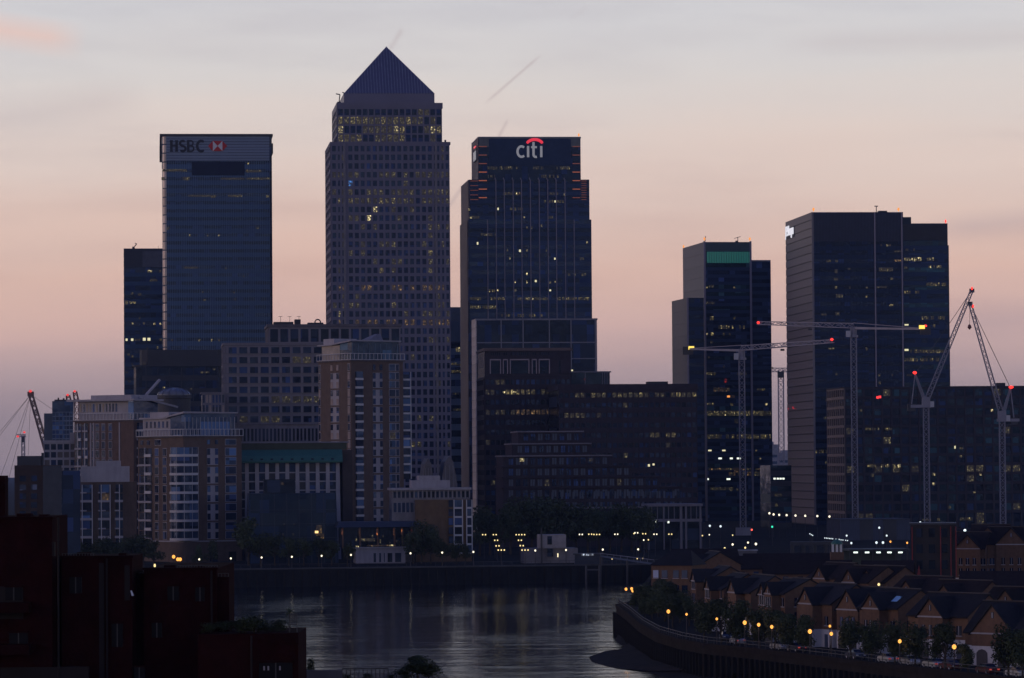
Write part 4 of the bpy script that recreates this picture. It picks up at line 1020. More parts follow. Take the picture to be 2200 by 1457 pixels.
# curved-bay block
b = Bld('apartment_block', 'tan brick apartment block with white curved corner bay and blue glass penthouse', 'apartment block', 394, 519, 940, 1215, 38, xl=296, group='riverside apartment blocks')
w, h, d = b.w, b.top, b.d
b.part('wall', MB().box(0, w, 0, d, 0, h), BRICKT)
zs = storeys(b.z(1160), b.z(961), 10)
wcol(b, 'L', b.v(326), b.v(298) - .3, zs, 'balcony', [GL_K, GL_N2]); wcol(b, 'L', b.v(340), b.v(333), zs, 'plain', [GL_K, GL_N], litp=.04); wcol(b, 'L', b.v(357), b.v(350), zs, 'plain', [GL_K, GL_N])
wcol(b, 'F', b.u(444), b.u(468), zs, 'panel', [GL_B, GL_N]); wcol(b, 'F', b.u(484), b.u(506), zs, 'plain', [GL_B, GL_N])
ztop = storeys(b.z(958), h - .3, 1); wcol(b, 'L', b.v(345), b.v(333), ztop, 'plain', [GL_N]); wcol(b, 'L', b.v(322), b.v(302), ztop, 'panel', [GL_N]); wcol(b, 'F', b.u(444), b.u(468), ztop, 'panel', [GL_B]); wcol(b, 'F', b.u(484), b.u(506), ztop, 'plain', [GL_B])
for i, (z0, z1) in enumerate(zs):                              # the curved bay wraps the corner
    rr = 4.9; cx, cy = 1.6, 1.6
    for nm, r2, a0, a1, m in (('bay_glass', rr, .75, 2.9, random.choice([GL_B, GL_N])), ('bay_band', rr + .25, -.02, .75, WHITE)):
        pts = [(cx + r2 * math.cos(R(t)), cy + r2 * math.sin(R(t))) for t in range(165, 300, 9)] + [(cx + 2, cy + 1), (cx + 1, cy + 2)]
        b.part(nm, MB().prism(pts, z0 + a0, min(z0 + a1, z1 - .01)), m)
    for t in range(174, 300, 30): b.part('bay_mullion', MB().box(-.05, .05, -.05, .05, 0, z1 - z0 - .6), WHITE).location = (cx + (rr + .06) * math.cos(R(t)), cy + (rr + .06) * math.sin(R(t)), z0 + .55)
b.part('string_course', MB().box(-.4, w + .3, -.4, d + .2, b.z(1164), b.z(1161)), RENDERW)
b.part('bay_base', MB().prism([(1.6 + 5.3 * math.cos(R(t)), 1.6 + 5.3 * math.sin(R(t))) for t in range(165, 300, 9)] + [(4, 3), (3, 4)], 0, b.z(1164) - .02), BRICKT)
for x_ in (450, 490): b.window('F', b.u(x_), b.u(x_ + 16), b.z(1208), b.z(1186), GL_K, o1=.1)
b.part('terrace_slab', MB().box(-.5, w + .5, -.5, d + .5, h, h + .5), M('slab_brown', (0.10, 0.085, 0.085), .8))
rail(b, 'F', -.4, w + .4, h + .5, h + 2.7, 16, .3); rail(b, 'L', -.4, d + .4, h + .5, h + 2.7, 16, .3)
hp = b.z(884, 394)
pt = b.part('penthouse_glass', MB().box(1.2, w - 1.6, 1.2, d * .35, h + .5, hp - .6), GL_B)
for i in range(14): b.piece('penthouse_mullion', 'F', 1.3 + (w - 3) * i / 13.2, 1.42 + (w - 3) * i / 13.2, -1.2, -1.02, h + .5, hp - 1.8, WHITE)
b.part('penthouse_wall', MB().box(1.2, w * .5, d * .35 + .02, d - 1.2, h + .5, h + 6.0), RENDERW)
for i in range(6): b.piece('window', 'L', d * (.40 + i * .09), d * (.435 + i * .09), -1.2, -1.1, h + 3.2, h + 5.2, GL_N)
b.part('penthouse_roof', MB().hexa([(.4, .4, hp - .6), (w - 1, .4, hp - .6), (w - 1, d * .36, hp - .6), (.4, d * .5, hp - 2.2), (.4, .4, hp), (w - 1, .4, hp - .2), (w - 1, d * .36, hp - .2), (.4, d * .5, hp - 1.7)]), RENDERW)
b.part('penthouse_plant', MB().box(1.8, w * .5, d * .42, d * .84, h + 6.0, h + 8.2).box(.6, w * .55, d * .4, d + .3, h + 6.0, h + 6.5), RENDERW)
b.finish()

# back-left block
b = Bld('apartment_block', 'brown brick apartment block with flat white roof slab, behind at far left', 'apartment block', 287, 347, 905, 1330, 56, xl=160, group='riverside apartment blocks')
w, h, d = b.w, b.top, b.d
b.part('wall', MB().box(0, w, 0, d, 0, h), M('russet_brick', (0.13, 0.086, 0.072), .85, 0, .25, .18, .5, .3, stain=.25))
fl = 19.0 / F_PX * 1330; nf = 14
zs = [(h - .5 - fl * (i + 1), h - .5 - fl * i) for i in range(nf)]
for x0, x1, k in ((175, 162, 'balcony'), (189, 178, 'balcony'), (212, 206, 'plain'), (225, 219, 'plain'), (240, 234, 'plain'), (201, 198, 'plain')): wcol(b, 'L', b.v(x0), b.v(x1), zs, k, [GL_K, GL_N2], litp=.02)
for q in (196, 203, 258): b.piece('white_strip', 'L', b.v(q), b.v(q) + .5, 0, .18, 0, h - .4, RENDERW)
wcol(b, 'F', w * .12, w * .5, zs, 'bay', [GL_B, GL_N]); wcol(b, 'F', w * .68, w * .9, zs, 'plain', [GL_B])
b.part('terrace_slab', MB().box(-.4, w + .4, -.4, d + .4, h, h + .5), MATS['slab_brown'])
rail(b, 'F', -.3, w + .3, h + .5, h + 2.9, 8, .2); rail(b, 'L', -.3, d + .3, h + .5, h + 2.9, 18, .2)
hp = b.z(858, 287)
b.part('penthouse_wall', MB().box(.8, w - 1, w * .2, d - 1.5, h + .5, hp - .5), RENDERW)
b.part('penthouse_glass', MB().box(.8, w - 1, .8, w * .2 - .02, h + .5, hp - .5), GL_B)
for i in range(12): b.piece('window', 'L', d * (.3 + i * .055), d * (.325 + i * .055), -.8, -.7, h + 3.4, h + 6.2, random.choice([GL_N, M('blind_cream', (0.3, 0.25, 0.2), .6), GL_K]))
b.part('roof_slab', MB().box(-1.2, w, -1, d + 2.6, hp - .48, hp + .2).box(0, w - 1, 1, d * .72, hp + .21, hp + 1.6), RENDERW)
b.part('roof_beam', MB().beam((w * .6, 2, hp + 1.5), (w * 1.1, 2, hp + 7), .7).beam((w * .2, 0, hp + .8), (w * 1.5, -1, hp - 2.5), .6), RENDERW)
b.finish()
b = Bld('apartment_wing', 'pale gridded apartment wing left of the russet brick block', 'apartment block', 94, 164, 952, 1350, ER, depth=20)
w, h, d = b.w, b.top, b.d
b.part('core', MB().box(0, w, 0, d, 0, h), M('wing_grey', (0.12, 0.105, 0.10), .8))
b.grid('F', 0, w, 0, h, 5, 14, .5, .8, RENDERW, [GL_K, GL_N2, MATS['wing_grey']], None, out=.3)
b.part('lift_housing', MB().box(w * .8, w, 2, 8, h, h + 3.6), RENDERW)
b.part('parapet', MB().box(-.3, w + .2, -.4, d, h, h + .9), RENDERW)
b.finish()
# blue glazed tower far left
b = Bld('office_block', 'small blue glass tower with fine grid at far left', 'office block', 112, 157, 862, 1900, ER, depth=30)
w, h, d = b.w, b.top, b.d
b.part('core', MB().box(0, w, 0, d, 0, h), GL_B)
b.part('side_shaft', MB().box(-4.0, -.02, 1, d, 0, b.z(888)), M('shaft_blue', (0.06, 0.085, 0.13), .4))
b.grid('F', 0, w, 0, b.z(885), 6, 26, .25, .5, M('grid_blue', (0.16, 0.19, 0.25), .5), [GL_B, GL_N], None, out=.25)
b.part('roof_plant', MB().box(w * .1, w * .9, 3, 9, h, h + .8).box(w * .25, w * .32, 4, 6, h + .8, h + 1.8).box(w * .5, w * .58, 4, 6, h + .8, h + 1.5), ROOFD)
b.finish()
# left-hand low blocks
b = Bld('apartment_block', 'dull brown block with stepped roof at far left', 'apartment block', 31, 132, 1000, 1120, ER, xl=8)
w, h, d = b.w, b.top, b.d
b.part('wall', MB().box(0, w, 0, d, 0, h), M('dull_brick', (0.12, 0.085, 0.072), .85, 0, .25, .18, .5, stain=.3))
b.part('roof_house', MB().box(b.u(36), b.u(87), 2, 10, h, h + 2.7), DARKW)
b.part('roof_house', MB().box(b.u(88), b.u(92), 3, 10, h, h + 3.6), DARKW)
b.part('blank_bay', MB().box(b.u(92), w + .02, -.3, .1, 0, h - .2), M('blank_slate', (0.055, 0.06, 0.075), .6))
for x0 in (42, 66):
    for i, y in enumerate((1022, 1041, 1060, 1079, 1098)):
        b.window('F', b.u(x0), b.u(x0 + 13), b.z(y + 12), b.z(y), GL_N2 if i != 1 else GLASS('pale_pane', (0.10, 0.11, 0.15)), o1=.12)
b.part('glass_link', MB().box(w + .05, b.u(172), 1, d * .8, 0, b.z(1012)), GL_N2)
for i in range(8): b.piece('transom', 'F', w + .1, b.u(170), -1, -.7, h * (i + .5) / 8, h * (i + .5) / 8 + .3, DARKW)
b.finish()
b = Bld('apartment_block', 'balconied apartment block with blank white plant screen on its roof', 'apartment block', 165, 293, 1036, 1165, ER, depth=18, group='riverside apartment blocks')
w, h, d = b.w, b.top, b.d
b.part('wall', MB().box(0, w, 0, d, 0, h), M('umber_brick', (0.105, 0.075, 0.062), .85, 0, .25, .18, .5, stain=.3))
e0 = b.u(173)
b.part('plant_screen', MB().box(e0, b.u(277.5), 1, 8, h, b.z(1002)).box(b.u(206), b.u(259), 1.4, 8, b.z(1002) + .01, b.z(990)), RENDERW)
b.part('roof_stack', MB().beam((e0 - .3, 1, h + 3.8), (e0 + 1.2, 1, h + .4), .5), RENDERW)
fl = 19.3 / F_PX * 1165; nf = int(h / fl); zs = [(h - .7 - fl * (i + 1), h - .7 - fl * i) for i in range(nf)]
for x0, x1 in ((174, 197), (212, 217), (219, 234), (248, 263)):
    for i, (z0, z1) in enumerate(zs):
        b.window('F', b.u(x0), b.u(x1), z0 + .2, z1 - .1, L_OC if (i, x0) == (1, 219) else random.choice([GL_K, GL_N, GL_B]), o1=.1)
        b.piece('balcony_front', 'F', b.u(x0) - .3, b.u(x1) + .1 if i % 2 else b.u((x0 + x1) / 2), .1, .55, z0, z0 + (.7 if i % 2 else .4), RENDERW)
for q in (176, 197.5, 217, 236, 256): b.piece('balcony_post', 'F', b.u(q) - .12, b.u(q) + .12, .1, .6, 0, h - .8, WHITE)
b.part('glass_link', MB().box(b.u(135), -.05, 1, d, 0, b.z(1010)), GL_N2)
for i in range(7):
    for q in (142, 150, 158): b.window('F', b.u(q), b.u(q + 6), b.z(1046 + 16 * i), b.z(1034 + 16 * i), random.choice([GL_K, GL_N, GL_B]), base=1, o1=.15)
b.finish()
# tall riverside tower
b = Bld('apartment_tower', 'tall tan brick apartment tower with stacked white edged glass bays', 'apartment tower', 754, 866, 776, 1290, 33, xl=684, group='riverside apartment blocks')
w, h, d = b.w, b.top, b.d
b.part('wall', MB().box(0, w, 0, d, 0, h), BRICKT)
fl = 18.35 / F_PX * 1290; nf = int(h / fl) - 1
zs = [(h - .6 - fl * (i + 1), h - .6 - fl * i) for i in range(nf)]
zu = zs[::-1]
wcol(b, 'F', b.u(764), b.u(778), zu[:-1], 'bay', [GL_B, GL_N]); wcol(b, 'F', b.u(801), b.u(822), zu, 'panel', [GL_B, GL_N, GL_N2]); wcol(b, 'F', b.u(837), b.u(849), zu, 'plain', [GL_B, GL_N], litp=.03)
wcol(b, 'F', b.u(851), b.u(857), zu, 'plain', [GL_N])
wcol(b, 'L', b.v(729), b.v(711), zu, 'panel', [M('pale_curtain', (0.33, 0.26, 0.24), .7), GL_N]); wcol(b, 'L', b.v(752), b.v(748), zu, 'plain', [MATS['pale_curtain'], GL_N]); wcol(b, 'L', b.v(689), b.v(686), zu, 'plain', [GL_N, MATS['pale_curtain']])
e0, e1 = w - .6, b.u(883, off=2)
b.part('bay_core', MB().box(w + .02, e1 - .3, 2.2, 9, b.z(1030), b.z(798)), GL_N2)
for z0, z1 in zs:
    if z0 > b.z(1032) and z1 < b.z(796): b.piece('bay_window', 'F', w + .1, e1 - .1, -2.2, -2.0, z0 + .7, z1, random.choice([GL_B, GL_N])); b.piece('white_band', 'F', w + .05, e1, -2.3, -1.85, z0, z0 + .65, WHITE)
b.part('bay_post', MB().box(e1 - .25, e1 + .05, 1.8, 2.3, b.z(1030), b.z(798)).box(w + .05, w + .3, 1.8, 2.3, b.z(1030), b.z(798)), WHITE)
b.part('terrace_slab', MB().box(-.5, w + .5, -.5, d + .5, h, h + .5), MATS['slab_brown'])
rail(b, 'F', -.4, w + .4, h + .5, h + 2.7, 14, .3); rail(b, 'L', -.4, d + .4, h + .5, h + 2.7, 12, .3)
hp = b.z(730, 752)
b.part('penthouse_glass', MB().box(.9, w - 1.2, .9, d * .4, h + .5, hp - .5), GLASS('penthouse_teal', (0.03, 0.055, 0.085), .12, .6))
for i in range(9): b.piece('penthouse_mullion', 'F', 1 + (w - 2.4) * i / 8.2, 1.12 + (w - 2.4) * i / 8.2, -.9, -.74, h + .5, hp - 1.2, BLUEPAN)
b.part('penthouse_wall', MB().box(.8, w * .6, d * .4 + .02, d - 1, h + .5, hp - 1.6), M('cream_render', (0.40, 0.35, 0.31), .75))
b.part('penthouse_roof', MB().hexa([(0, 0, hp - .5), (w - .6, 0, hp - .5), (w - .6, d * .45, hp - .5), (0, d * .6, hp - 1.5), (0, 0, hp), (w - .6, 0, hp - .1), (w - .6, d * .45, hp - .1), (0, d * .6, hp - 1)]), RENDERW)
b.part('penthouse_plant', MB().box(1.4, w * .5, d * .62, d * .95, hp - 1.59, hp + .8).box(0, w * .6, d * .58, d + .8, hp - 1.58, hp - 1.2), RENDERW)
b.part('roof_ramp', MB().hexa([(w * .62, d * .5, hp - .1), (w * .95, d * .5, hp - .1), (w * .95, d * .8, hp - .1), (w * .62, d * .8, hp - .1), (w * .9, d * .6, hp + 2.6), (w * .95, d * .6, hp + 2.6), (w * .95, d * .7, hp + 2.6), (w * .9, d * .7, hp + 2.6)]), M('ramp_grey', (0.2, 0.19, 0.22), .6))
b.finish()
# hotel with green eaves
b = Bld('hotel', 'white pillared hotel block with deep green copper eaves', 'hotel', 519, 733, 995, 1240, ER, depth=22)
w, h, d = b.w, b.top, b.d
b.part('core', MB().box(0, w - .5, .6, d, 0, h), GL_N2)
sp = 21.7
for i in range(10):
    e = b.u(526 + i * sp)
    b.part('tapered_pier', MB().hexa([(e - .2, -1.3, 0), (e + 1.5, -1.3, 0), (e + 1.5, .7, 0), (e - .2, .7, 0), (e, .1, h - .1), (e + 1.15, .1, h - .1), (e + 1.15, .7, h - .1), (e, .7, h - .1)]), RENDERW)
for i in range(10):
    for k in range(9): b.window('F', b.u(526 + i * sp - 14), b.u(526 + i * sp - 1), h - .5 - 2.85 * (k + 1) + .5, h - .4 - 2.85 * k, random.choice([GL_N2, GL_K, GL_N, DARKW]), base=.6, o1=.1)
for k in range(1, 9): b.piece('sill_band', 'F', 0, w - .5, -.6, -.35, h - .5 - 2.85 * k, h - .5 - 2.85 * k + .4, RENDERW)
GREEN = M('green_copper', (0.045, 0.15, 0.125), .55, .1, .4, .15, .3); OLIVE = M('olive_roof', (0.05, 0.06, 0.04), .7)
zt = b.z(952)
ev = [(-1.6, h), (-1.7, h + .5), (-.6, h + 2.2), (1.8, h + 4.2), (d, h + 4.2), (d, h)]
b.part('eaves', MB().slab(ev, 'x', -.5, w + .4), GREEN)
b.part('roof', MB().box(-.3, b.u(745), 1.8, d, h + 4.22, zt), OLIVE)
b.part('roof_edge', MB().box(-.4, b.u(750), 1.5, d, zt + .01, zt + .4), GRIDP)
for i in range(9): b.part('dormer', MB().box(b.u(540 + i * sp) - .4, b.u(540 + i * sp) + .4, -1.45, .4, h + .6, h + 1.4), GL_K)
b.part('end_wing', MB().box(w + .5, b.u(757), 1.2, d, 0, h + 4), M('wing_brown', (0.055, 0.042, 0.042), .8))
b.finish()
# dark glass pavilion
b = Bld('glass_pavilion', 'dark sloping glass pavilion in front of the white hotel', 'pavilion', 536, 722, 1061, 1195, ER, depth=24)
w, h, d = b.w, b.top, b.d
b.part('shell', MB().hexa([(-1, -1.2, 0), (w + .6, -1.2, 0), (w + .6, d, 0), (-1, d, 0), (0, 0, h), (w, 0, h), (w, d, h), (0, d, h)]), GLASS('slate_glass', (0.014, 0.022, 0.042), .3, .3))
b.part('upper_box', MB().box(b.u(567), b.u(634), 3, 12, h, b.z(1030, 600, off=3)), GL_K)
b.part('upper_panel', MB().box(b.u(574), b.u(602), 2.7, 2.98, h + .3, b.z(1032, 590, off=3)), GL_N)
b.lit(606, 1039, 5, 5, L_OC, base=3, out=.2)
for e in range(1, 7): b.part('mullion', MB().hexa([(w * e / 7 - .1, -1.28, 0), (w * e / 7 + .1, -1.28, 0), (w * e / 7 + .1, -1.1, 0), (w * e / 7 - .1, -1.1, 0), (w * e / 7 - .1, -.12, h), (w * e / 7 + .1, -.12, h), (w * e / 7 + .1, .05, h), (w * e / 7 - .1, .05, h)]), M('mullion_slate', (0.035, 0.045, 0.07), .5))
for i in range(4): b.part('transom', MB().box(-.8, w + .3, -1.3 + i * .28, -1.0 + i * .28, h * (i + .8) / 5, h * (i + .8) / 5 + .15), MATS['mullion_slate'])
for x_, y, ww, hh, m in ((611, 1126, 3, 3, L_DM), (632, 1126, 3, 3, L_DM), (608, 1148, 3, 4, L_DM), (630, 1148, 3, 4, L_DM), (548, 1127, 4, 4, L_DM), (685, 1140, 12, 22, LIT('amber_window', (1, .6, .2), .12)), (680, 1143, 7, 5, LIT('amber_spot', (1, .62, .25), 1.6, False)), (692, 1152, 6, 10, L_OC)): b.lit(x_, y, ww, hh, m, out=1.45)
b.finish()
# restaurant
b = Bld('restaurant', 'low restaurant with dark canopy and amber uplights above white base', 'restaurant', 728, 898, 1122, 1185, ER, depth=16)
w, h, d = b.w, b.top, b.d
b.part('canopy', MB().hexa([(-.8, -2.2, h - 1.6), (w + .6, -2.2, h - 1.6), (w + .6, d, h - 1.6), (-.8, d, h - 1.6), (0, -.4, h), (w, -.4, h), (w, d, h), (0, d, h)]), M('canopy_slate', (0.035, 0.045, 0.07), .6))
b.part('glass_hall', MB().box(.6, w - 1, .4, d - .5, b.z(1176), h - 1.62), GL_K)
for i, x_ in enumerate((735, 772, 810, 846, 863, 884)):
    b.part('column', MB().box(b.u(x_) - .25, b.u(x_) + .25, -.3, .2, b.z(1178), h - 1.6), M('amber_column', (0.12, 0.07, 0.05), .6))
    b.lit(x_, 1143, 2.2, 13, LIT('amber_uplight', (1, .30, .08), .34) if i < 5 else LIT('red_uplight', (1, .12, .05), .9), out=.45, name='uplight')
for x_, y, ww, hh, m in ((800, 1152, 3, 4, L_BR), (823, 1152, 2, 4, L_YE), (817, 1163, 2.5, 8, L_BR), (838, 1166, 2, 3, L_YE), (767, 1174, 7, 3, L_BR), (803, 1173, 9, 2.5, L_YE), (841, 1172, 10, 3, L_BR), (820, 1172, 60, 2, L_OC), (765, 1160, 4, 6, L_DM), (852, 1163, 3, 4, L_DM), (790, 1160, 30, 6, L_DM)): b.lit(x_, y, ww, hh, m, out=.5)
b.part('base_wall', MB().box(b.u(762), b.u(868), -2.4, d, 0, b.z(1178)).box(b.u(757), b.u(872), -2.8, d, b.z(1178) + .01, b.z(1175)), RENDERW)
for x0, x1 in ((800, 805), (812, 816), (822, 824), (830, 840), (846, 859)): b.window('F', b.u(x0), b.u(x1), .4, b.z(1188), GL_K if x0 > 826 else GL_B, base=-2.4, o1=.06)
b.finish()
# white topped flats
b = Bld('apartment_block', 'low brick flats with white attic and white framed bays beside the tall tower', 'apartment block', 893, 1013, 1074, 1200, ER, depth=16, group='riverside apartment blocks')
w, h, d = b.w, b.top, b.d
b.part('wall', MB().box(0, w, 0, d, 0, h), M('ochre_brick', (0.15, 0.10, 0.062), .85, 0, .25, .18, .5, stain=.25))
b.part('attic', MB().box(b.u(842), w - .6, 3, d, 0, b.z(1052)), M('attic_grey', (0.2, 0.19, 0.21), .8))
b.part('attic_roof', MB().box(b.u(838), w + .2, 2, d, b.z(1053), b.z(1048)).box(b.u(886), b.u(968), 4, d, b.z(1048) + .01, b.z(1032)).box(b.u(902), b.u(947), 4.5, d, b.z(1032) + .01, b.z(1022)), RENDERW)
for i in range(18):
    x0 = 846 + i * 9.2
    b.window('F', b.u(x0), b.u(x0 + 5), b.z(1069), b.z(1056), random.choice([GL_K, GL_N, GL_B, L_DM if i == 8 else GL_N]), base=3, o1=.1)
    b.piece('attic_post', 'F', b.u(x0 + 6.5), b.u(x0 + 8), -3, -2.8, b.z(1071), b.z(1053), RENDERW)
    if x0 < 885: b.window('F', b.u(x0), b.u(x0 + 6), b.z(1100), b.z(1080), GL_N, base=3, o1=.1); b.piece('attic_post', 'F', b.u(x0 + 6.5), b.u(x0 + 7.6), -3, -2.8, b.z(1102), b.z(1078), RENDERW)
for k in range(6):
    z0, z1 = b.z(1074 + 19.5 * (k + 1)), b.z(1074 + 19.5 * k)
    for x0, x1 in ((961, 973), (974, 992), (1001, 1012.5)):
        b.window('F', b.u(x0) + .2, b.u(x1) - .2, z0 + .6, z1 - .05, random.choice([GL_B, GL_N, GL_K]), o1=.5)
        if x0 > 965: b.piece('white_band', 'F', b.u(x0), b.u(x1), 0, .6, z0, z0 + .55, WHITE)
for q in (974, 992, 1001, 1012.5): b.piece('bay_post', 'F', b.u(q) - .15, b.u(q) + .15, 0, .65, b.z(1190), b.z(1074), WHITE)
b.finish()
# curved blue glass bits glimpsed below the pyramid tower
for i, (x0, x1, y) in enumerate(((905, 935, 985), (945, 985, 980))):
    b = Bld('glazed_gable', ('left' if i == 0 else 'right') + ' one of two arched grey glass roofs below the pyramid tower', 'glass roof', x0, x1, y, 1330, ER, depth=20, group='arched glass roofs')
    w, h, d = b.w, b.top, b.d
    b.part('shell', MB().slab([(0, 0), (w, 0), (w, h * .5), (w * .9, h * .75), (w * .72, h * .94), (w * .5, h), (w * .28, h * .94), (w * .1, h * .75), (0, h * .5)], 'y', 0, d), M('arch_glass', (0.10, 0.10, 0.14), .35, 0, .5))
    for k in range(5): b.piece('rib', 'F', w * (k + .5) / 5 - .12, w * (k + .5) / 5 + .12, 0, .3, 0, h * (.72 if k in (0, 4) else .9), GRIDP)

# ------------------------------------------------------------------ cranes
CRN = M('crane_steel', (0.27, 0.265, 0.33), .55, .1, .4, .15, .2); CRR = M('crane_red', (0.20, 0.06, 0.05), .6)
def hammer(lab, xm, ytop, ybase, Y, xj, yj, xk, yk, board, reds, zb=GZ, dY=0):
    base = at(xm, ybase, Y); topp = at(xm, ytop, Y); hz = topp.z - zb
    t = thing('tower_crane', lab, 'crane', (base.x, Y, zb), 0, 'construction cranes')
    loc = lambda px, py, yy=0: at(px, py, Y + yy) - Vector((base.x, Y, zb))
    part('mast', MB().lattice((0, 0, 0), (0, 0, hz), 2.3, 2.6, .2), CRN, t)
    part('mast_base', MB().box(-3, 3, -3, 3, 0, 3.2), CRN, t)
    J = loc(xj, yj, dY); K = loc(xk, yk, -dY)
    part('jib', MB().lattice((0, 0, hz + .4), J, 2.2, 2.8, .22, True, 1.4), CRN, t)
    part('counter_jib', MB().beam((0, 0, hz - .6), K + Vector((0, 0, -.2)), 1.0, .7).beam((0, 0, hz + 1.6), K, .25), CRN, t)
    part('slewing_ring', MB().lathe((0, 0, hz - 4.5), [(1.9, 0), (1.9, .9), (1.2, 1.0), (1.2, 4.2)], 10), CRN, t)
    part('cab', MB().box(-3.2, -1.4, -2.2, -.4, hz - 4.4, hz - 1.8), WHITE, t)
    part('counterweight', MB().box(K.x - 2.2, K.x + 2.2, K.y - .8, K.y + .8, K.z - 2.6, K.z + .8), FRAME_D, t)
    bx = loc(*board, -dY); part('lit_board', MB().box(bx.x - 1.2, bx.x + 1.2, bx.y - 1.3, bx.y - 1.1, bx.z - .75, bx.z + .75), L_YB, t)
    for r in reds: q = loc(*r, dY if abs(r[0] - xj) < abs(r[0] - xk) else -dY); part('warning_lamp', MB().lathe((q.x, q.y - .4, q.z - .8), [(.25, 0), (.6, .3), (.6, .75), (.25, 1.0)], 8), L_RED, t)
    part('trolley', MB().box(J.x * .45 - .8, J.x * .45 + .8, J.y * .45 - .8, J.y * .45 + .8, hz + (J.z - hz) * .45 - 2.2, hz + (J.z - hz) * .45 - 1.4), FRAME_D, t)
    return t
hammer('flat top crane with jib pointing right, in front of the teal topped tower', 1597, 750, 1172, 1600, 1790, 733, 1478, 749, (1485, 748), [(1787, 728)], dY=-30)
hammer('flat top crane with jib pointing left across the broad right tower', 1838, 702, 1165, 1620, 1628, 694, 1988, 706, (1980, 703), [(1629, 692), (1988, 699)], dY=25)
def luffer(lab, xm, ymast, ybase, Y, tip, apex, tail, lamps, hook=None, zb=GZ):
    base = at(xm, ybase, Y); topp = at(xm, ymast, Y); hz = topp.z - zb
    t = thing('luffing_crane', lab, 'crane', (base.x, Y, zb), 0, 'construction cranes')
    loc = lambda px, py: at(px, py, Y) - Vector((base.x, Y, zb))
    part('mast', MB().lattice((0, 0, 0), (0, 0, hz), 2.2, 2.5, .2), CRN, t)
    part('mast_base', MB().box(-2.6, 2.6, -2.6, 2.6, 0, 2), CRN, t)
    part('slewing_deck', MB().box(min(tail[0], 0) - .5 if tail[0] < 0 else -2, max(tail[0], 0) + 2, -1.6, 1.6, hz, hz + 1.2).box(-1.6, 1.6, -1.7, 1.7, hz + 1.2, hz + 4.4), CRN, t)
    T, A = loc(*tip), loc(*apex)
    part('jib', MB().lattice((0, 0, hz + 2.5), T, 1.9, 2.4, .2, False, 1.2), CRN, t)
    part('jib_head', MB().box(T.x - 1, T.x + 1, -.6, .6, T.z - .9, T.z + .7), FRAME_D, t)
    part('a_frame', MB().beam((0, 0, hz + 2), A, .8, .5).beam((tail[0], 0, hz + 1), A, .4).lattice((0, 0, hz + 1.5), A, 1.4, 2.4, .16, False, .5), CRN, t)
    part('pendant_line', MB().beam(A, T, .2).beam(A, (T.x * .55 + A.x * .45, .2, T.z * .55 + A.z * .45), .22), FRAME_D, t)
    part('counterweight', MB().box(tail[0] - 1.6, tail[0] + 1.6, -1.5, 1.5, hz - 1.4, hz + 1.6), FRAME_D, t)
    part('cab', MB().box(1.6, 3.2, -1.8, 0, hz + .2, hz + 2.6), WHITE, t)
    for r, k in lamps: q = loc(*r); part('warning_lamp', MB().lathe((q.x, -.5, q.z - .6), [(.3, 0), (k, .35), (k, .9), (.3, 1.2)], 8), L_RED, t)
    if hook: q = loc(*hook); part('hook_block', MB().lathe((q.x, 0, q.z - 1), [(.15, 0), (.9, .9), (.5, 1.9), (.1, 2.2)], 6), CRR, t); part('hoist_rope', MB().beam(q, T, .14), FRAME_D, t)
    q = loc(xm - 30 if tail[0] < 0 else xm + 14, ymast - 12); return t
luffer('luffing crane with jib raised to the right, left one of the pair', 1992, 876, 1122, 1600, (2088, 624), (1966, 804), (-6, 0), [((1965, 801), .8), ((2088, 620), .4)])
luffer('luffing crane with jib leaning left and hook hanging, at the right edge', 2155, 906, 1118, 1590, (2084, 652), (2171, 834), (5, 0), [((2172, 832), .95), ((2090, 658), .4)], hook=(2083, 703))
def farmast(lab, xm, y0, y1, Y, xa, xb, lamps, w=3.0):
    base = at(xm, y1, Y); hz = at(xm, y0, Y).z - GZ
    t = thing('tower_crane', lab, 'crane', (base.x, Y, GZ), 0, 'construction cranes')
    loc = lambda px, py: at(px, py, Y) - Vector((base.x, Y, GZ))
    part('mast', MB().lattice((0, 0, 0), (0, 0, hz), w, w * 1.1, .34), CRN, t)
    part('jib', MB().lattice(loc(xa, y0), loc(xb, y0), w * .8, w, .3, True), CRN, t)
    part('slewing_ring', MB().box(-w * .6, w * .6, -w * .6, w * .6, hz - 5, hz - 1), FRAME_D, t)
    for px, py, m, r in lamps: q = loc(px, py); part('warning_lamp', MB().lathe((q.x, -w, q.z - r * .7), [(r * .4, 0), (r, r * .5), (r, r), (r * .4, r * 1.5)], 8), m, t)
farmast('slim distant crane mast standing in the gap between right hand towers', 1679, 795, 975, 2500, 1659, 1692, [(1659, 791, L_YE, .7)], 3.4)
farmast('small pale crane with two red lamps at far left', 50, 936, 985, 2900, 36, 56, [(39, 938, L_REDF, 1.0), (53, 929, L_REDF, 1.0)], 2.2)
def stub(lab, x0, y0, x1, y1, Y):
    a, c = at(x0, y0, Y), at(x1, y1, Y)
    t = thing('crane_jib', lab, 'crane', (c.x, Y, GZ), 0, 'construction cranes')
    part('mast', MB().lattice((0, 0, 0), (0, 0, c.z - GZ), 2.6, 4, .35), CRR, t)
    part('jib', MB().lattice((0, 0, c.z - GZ), a - Vector((c.x, Y, GZ)), 2.6, 3, .4, False, 2.0), CRR, t)
    part('warning_lamp', MB().lathe((a.x - c.x, -1.5, a.z - GZ - .3), [(.4, 0), (.8, .4), (.8, .9), (.3, 1.3)], 8), L_REDF, t)
stub('short red lamped crane tip, left of two beside the white roof slab', 146, 850, 149, 866, 2300)
stub('short red lamped crane tip, right of two above the white roof slab', 161, 842, 165, 866, 2300)
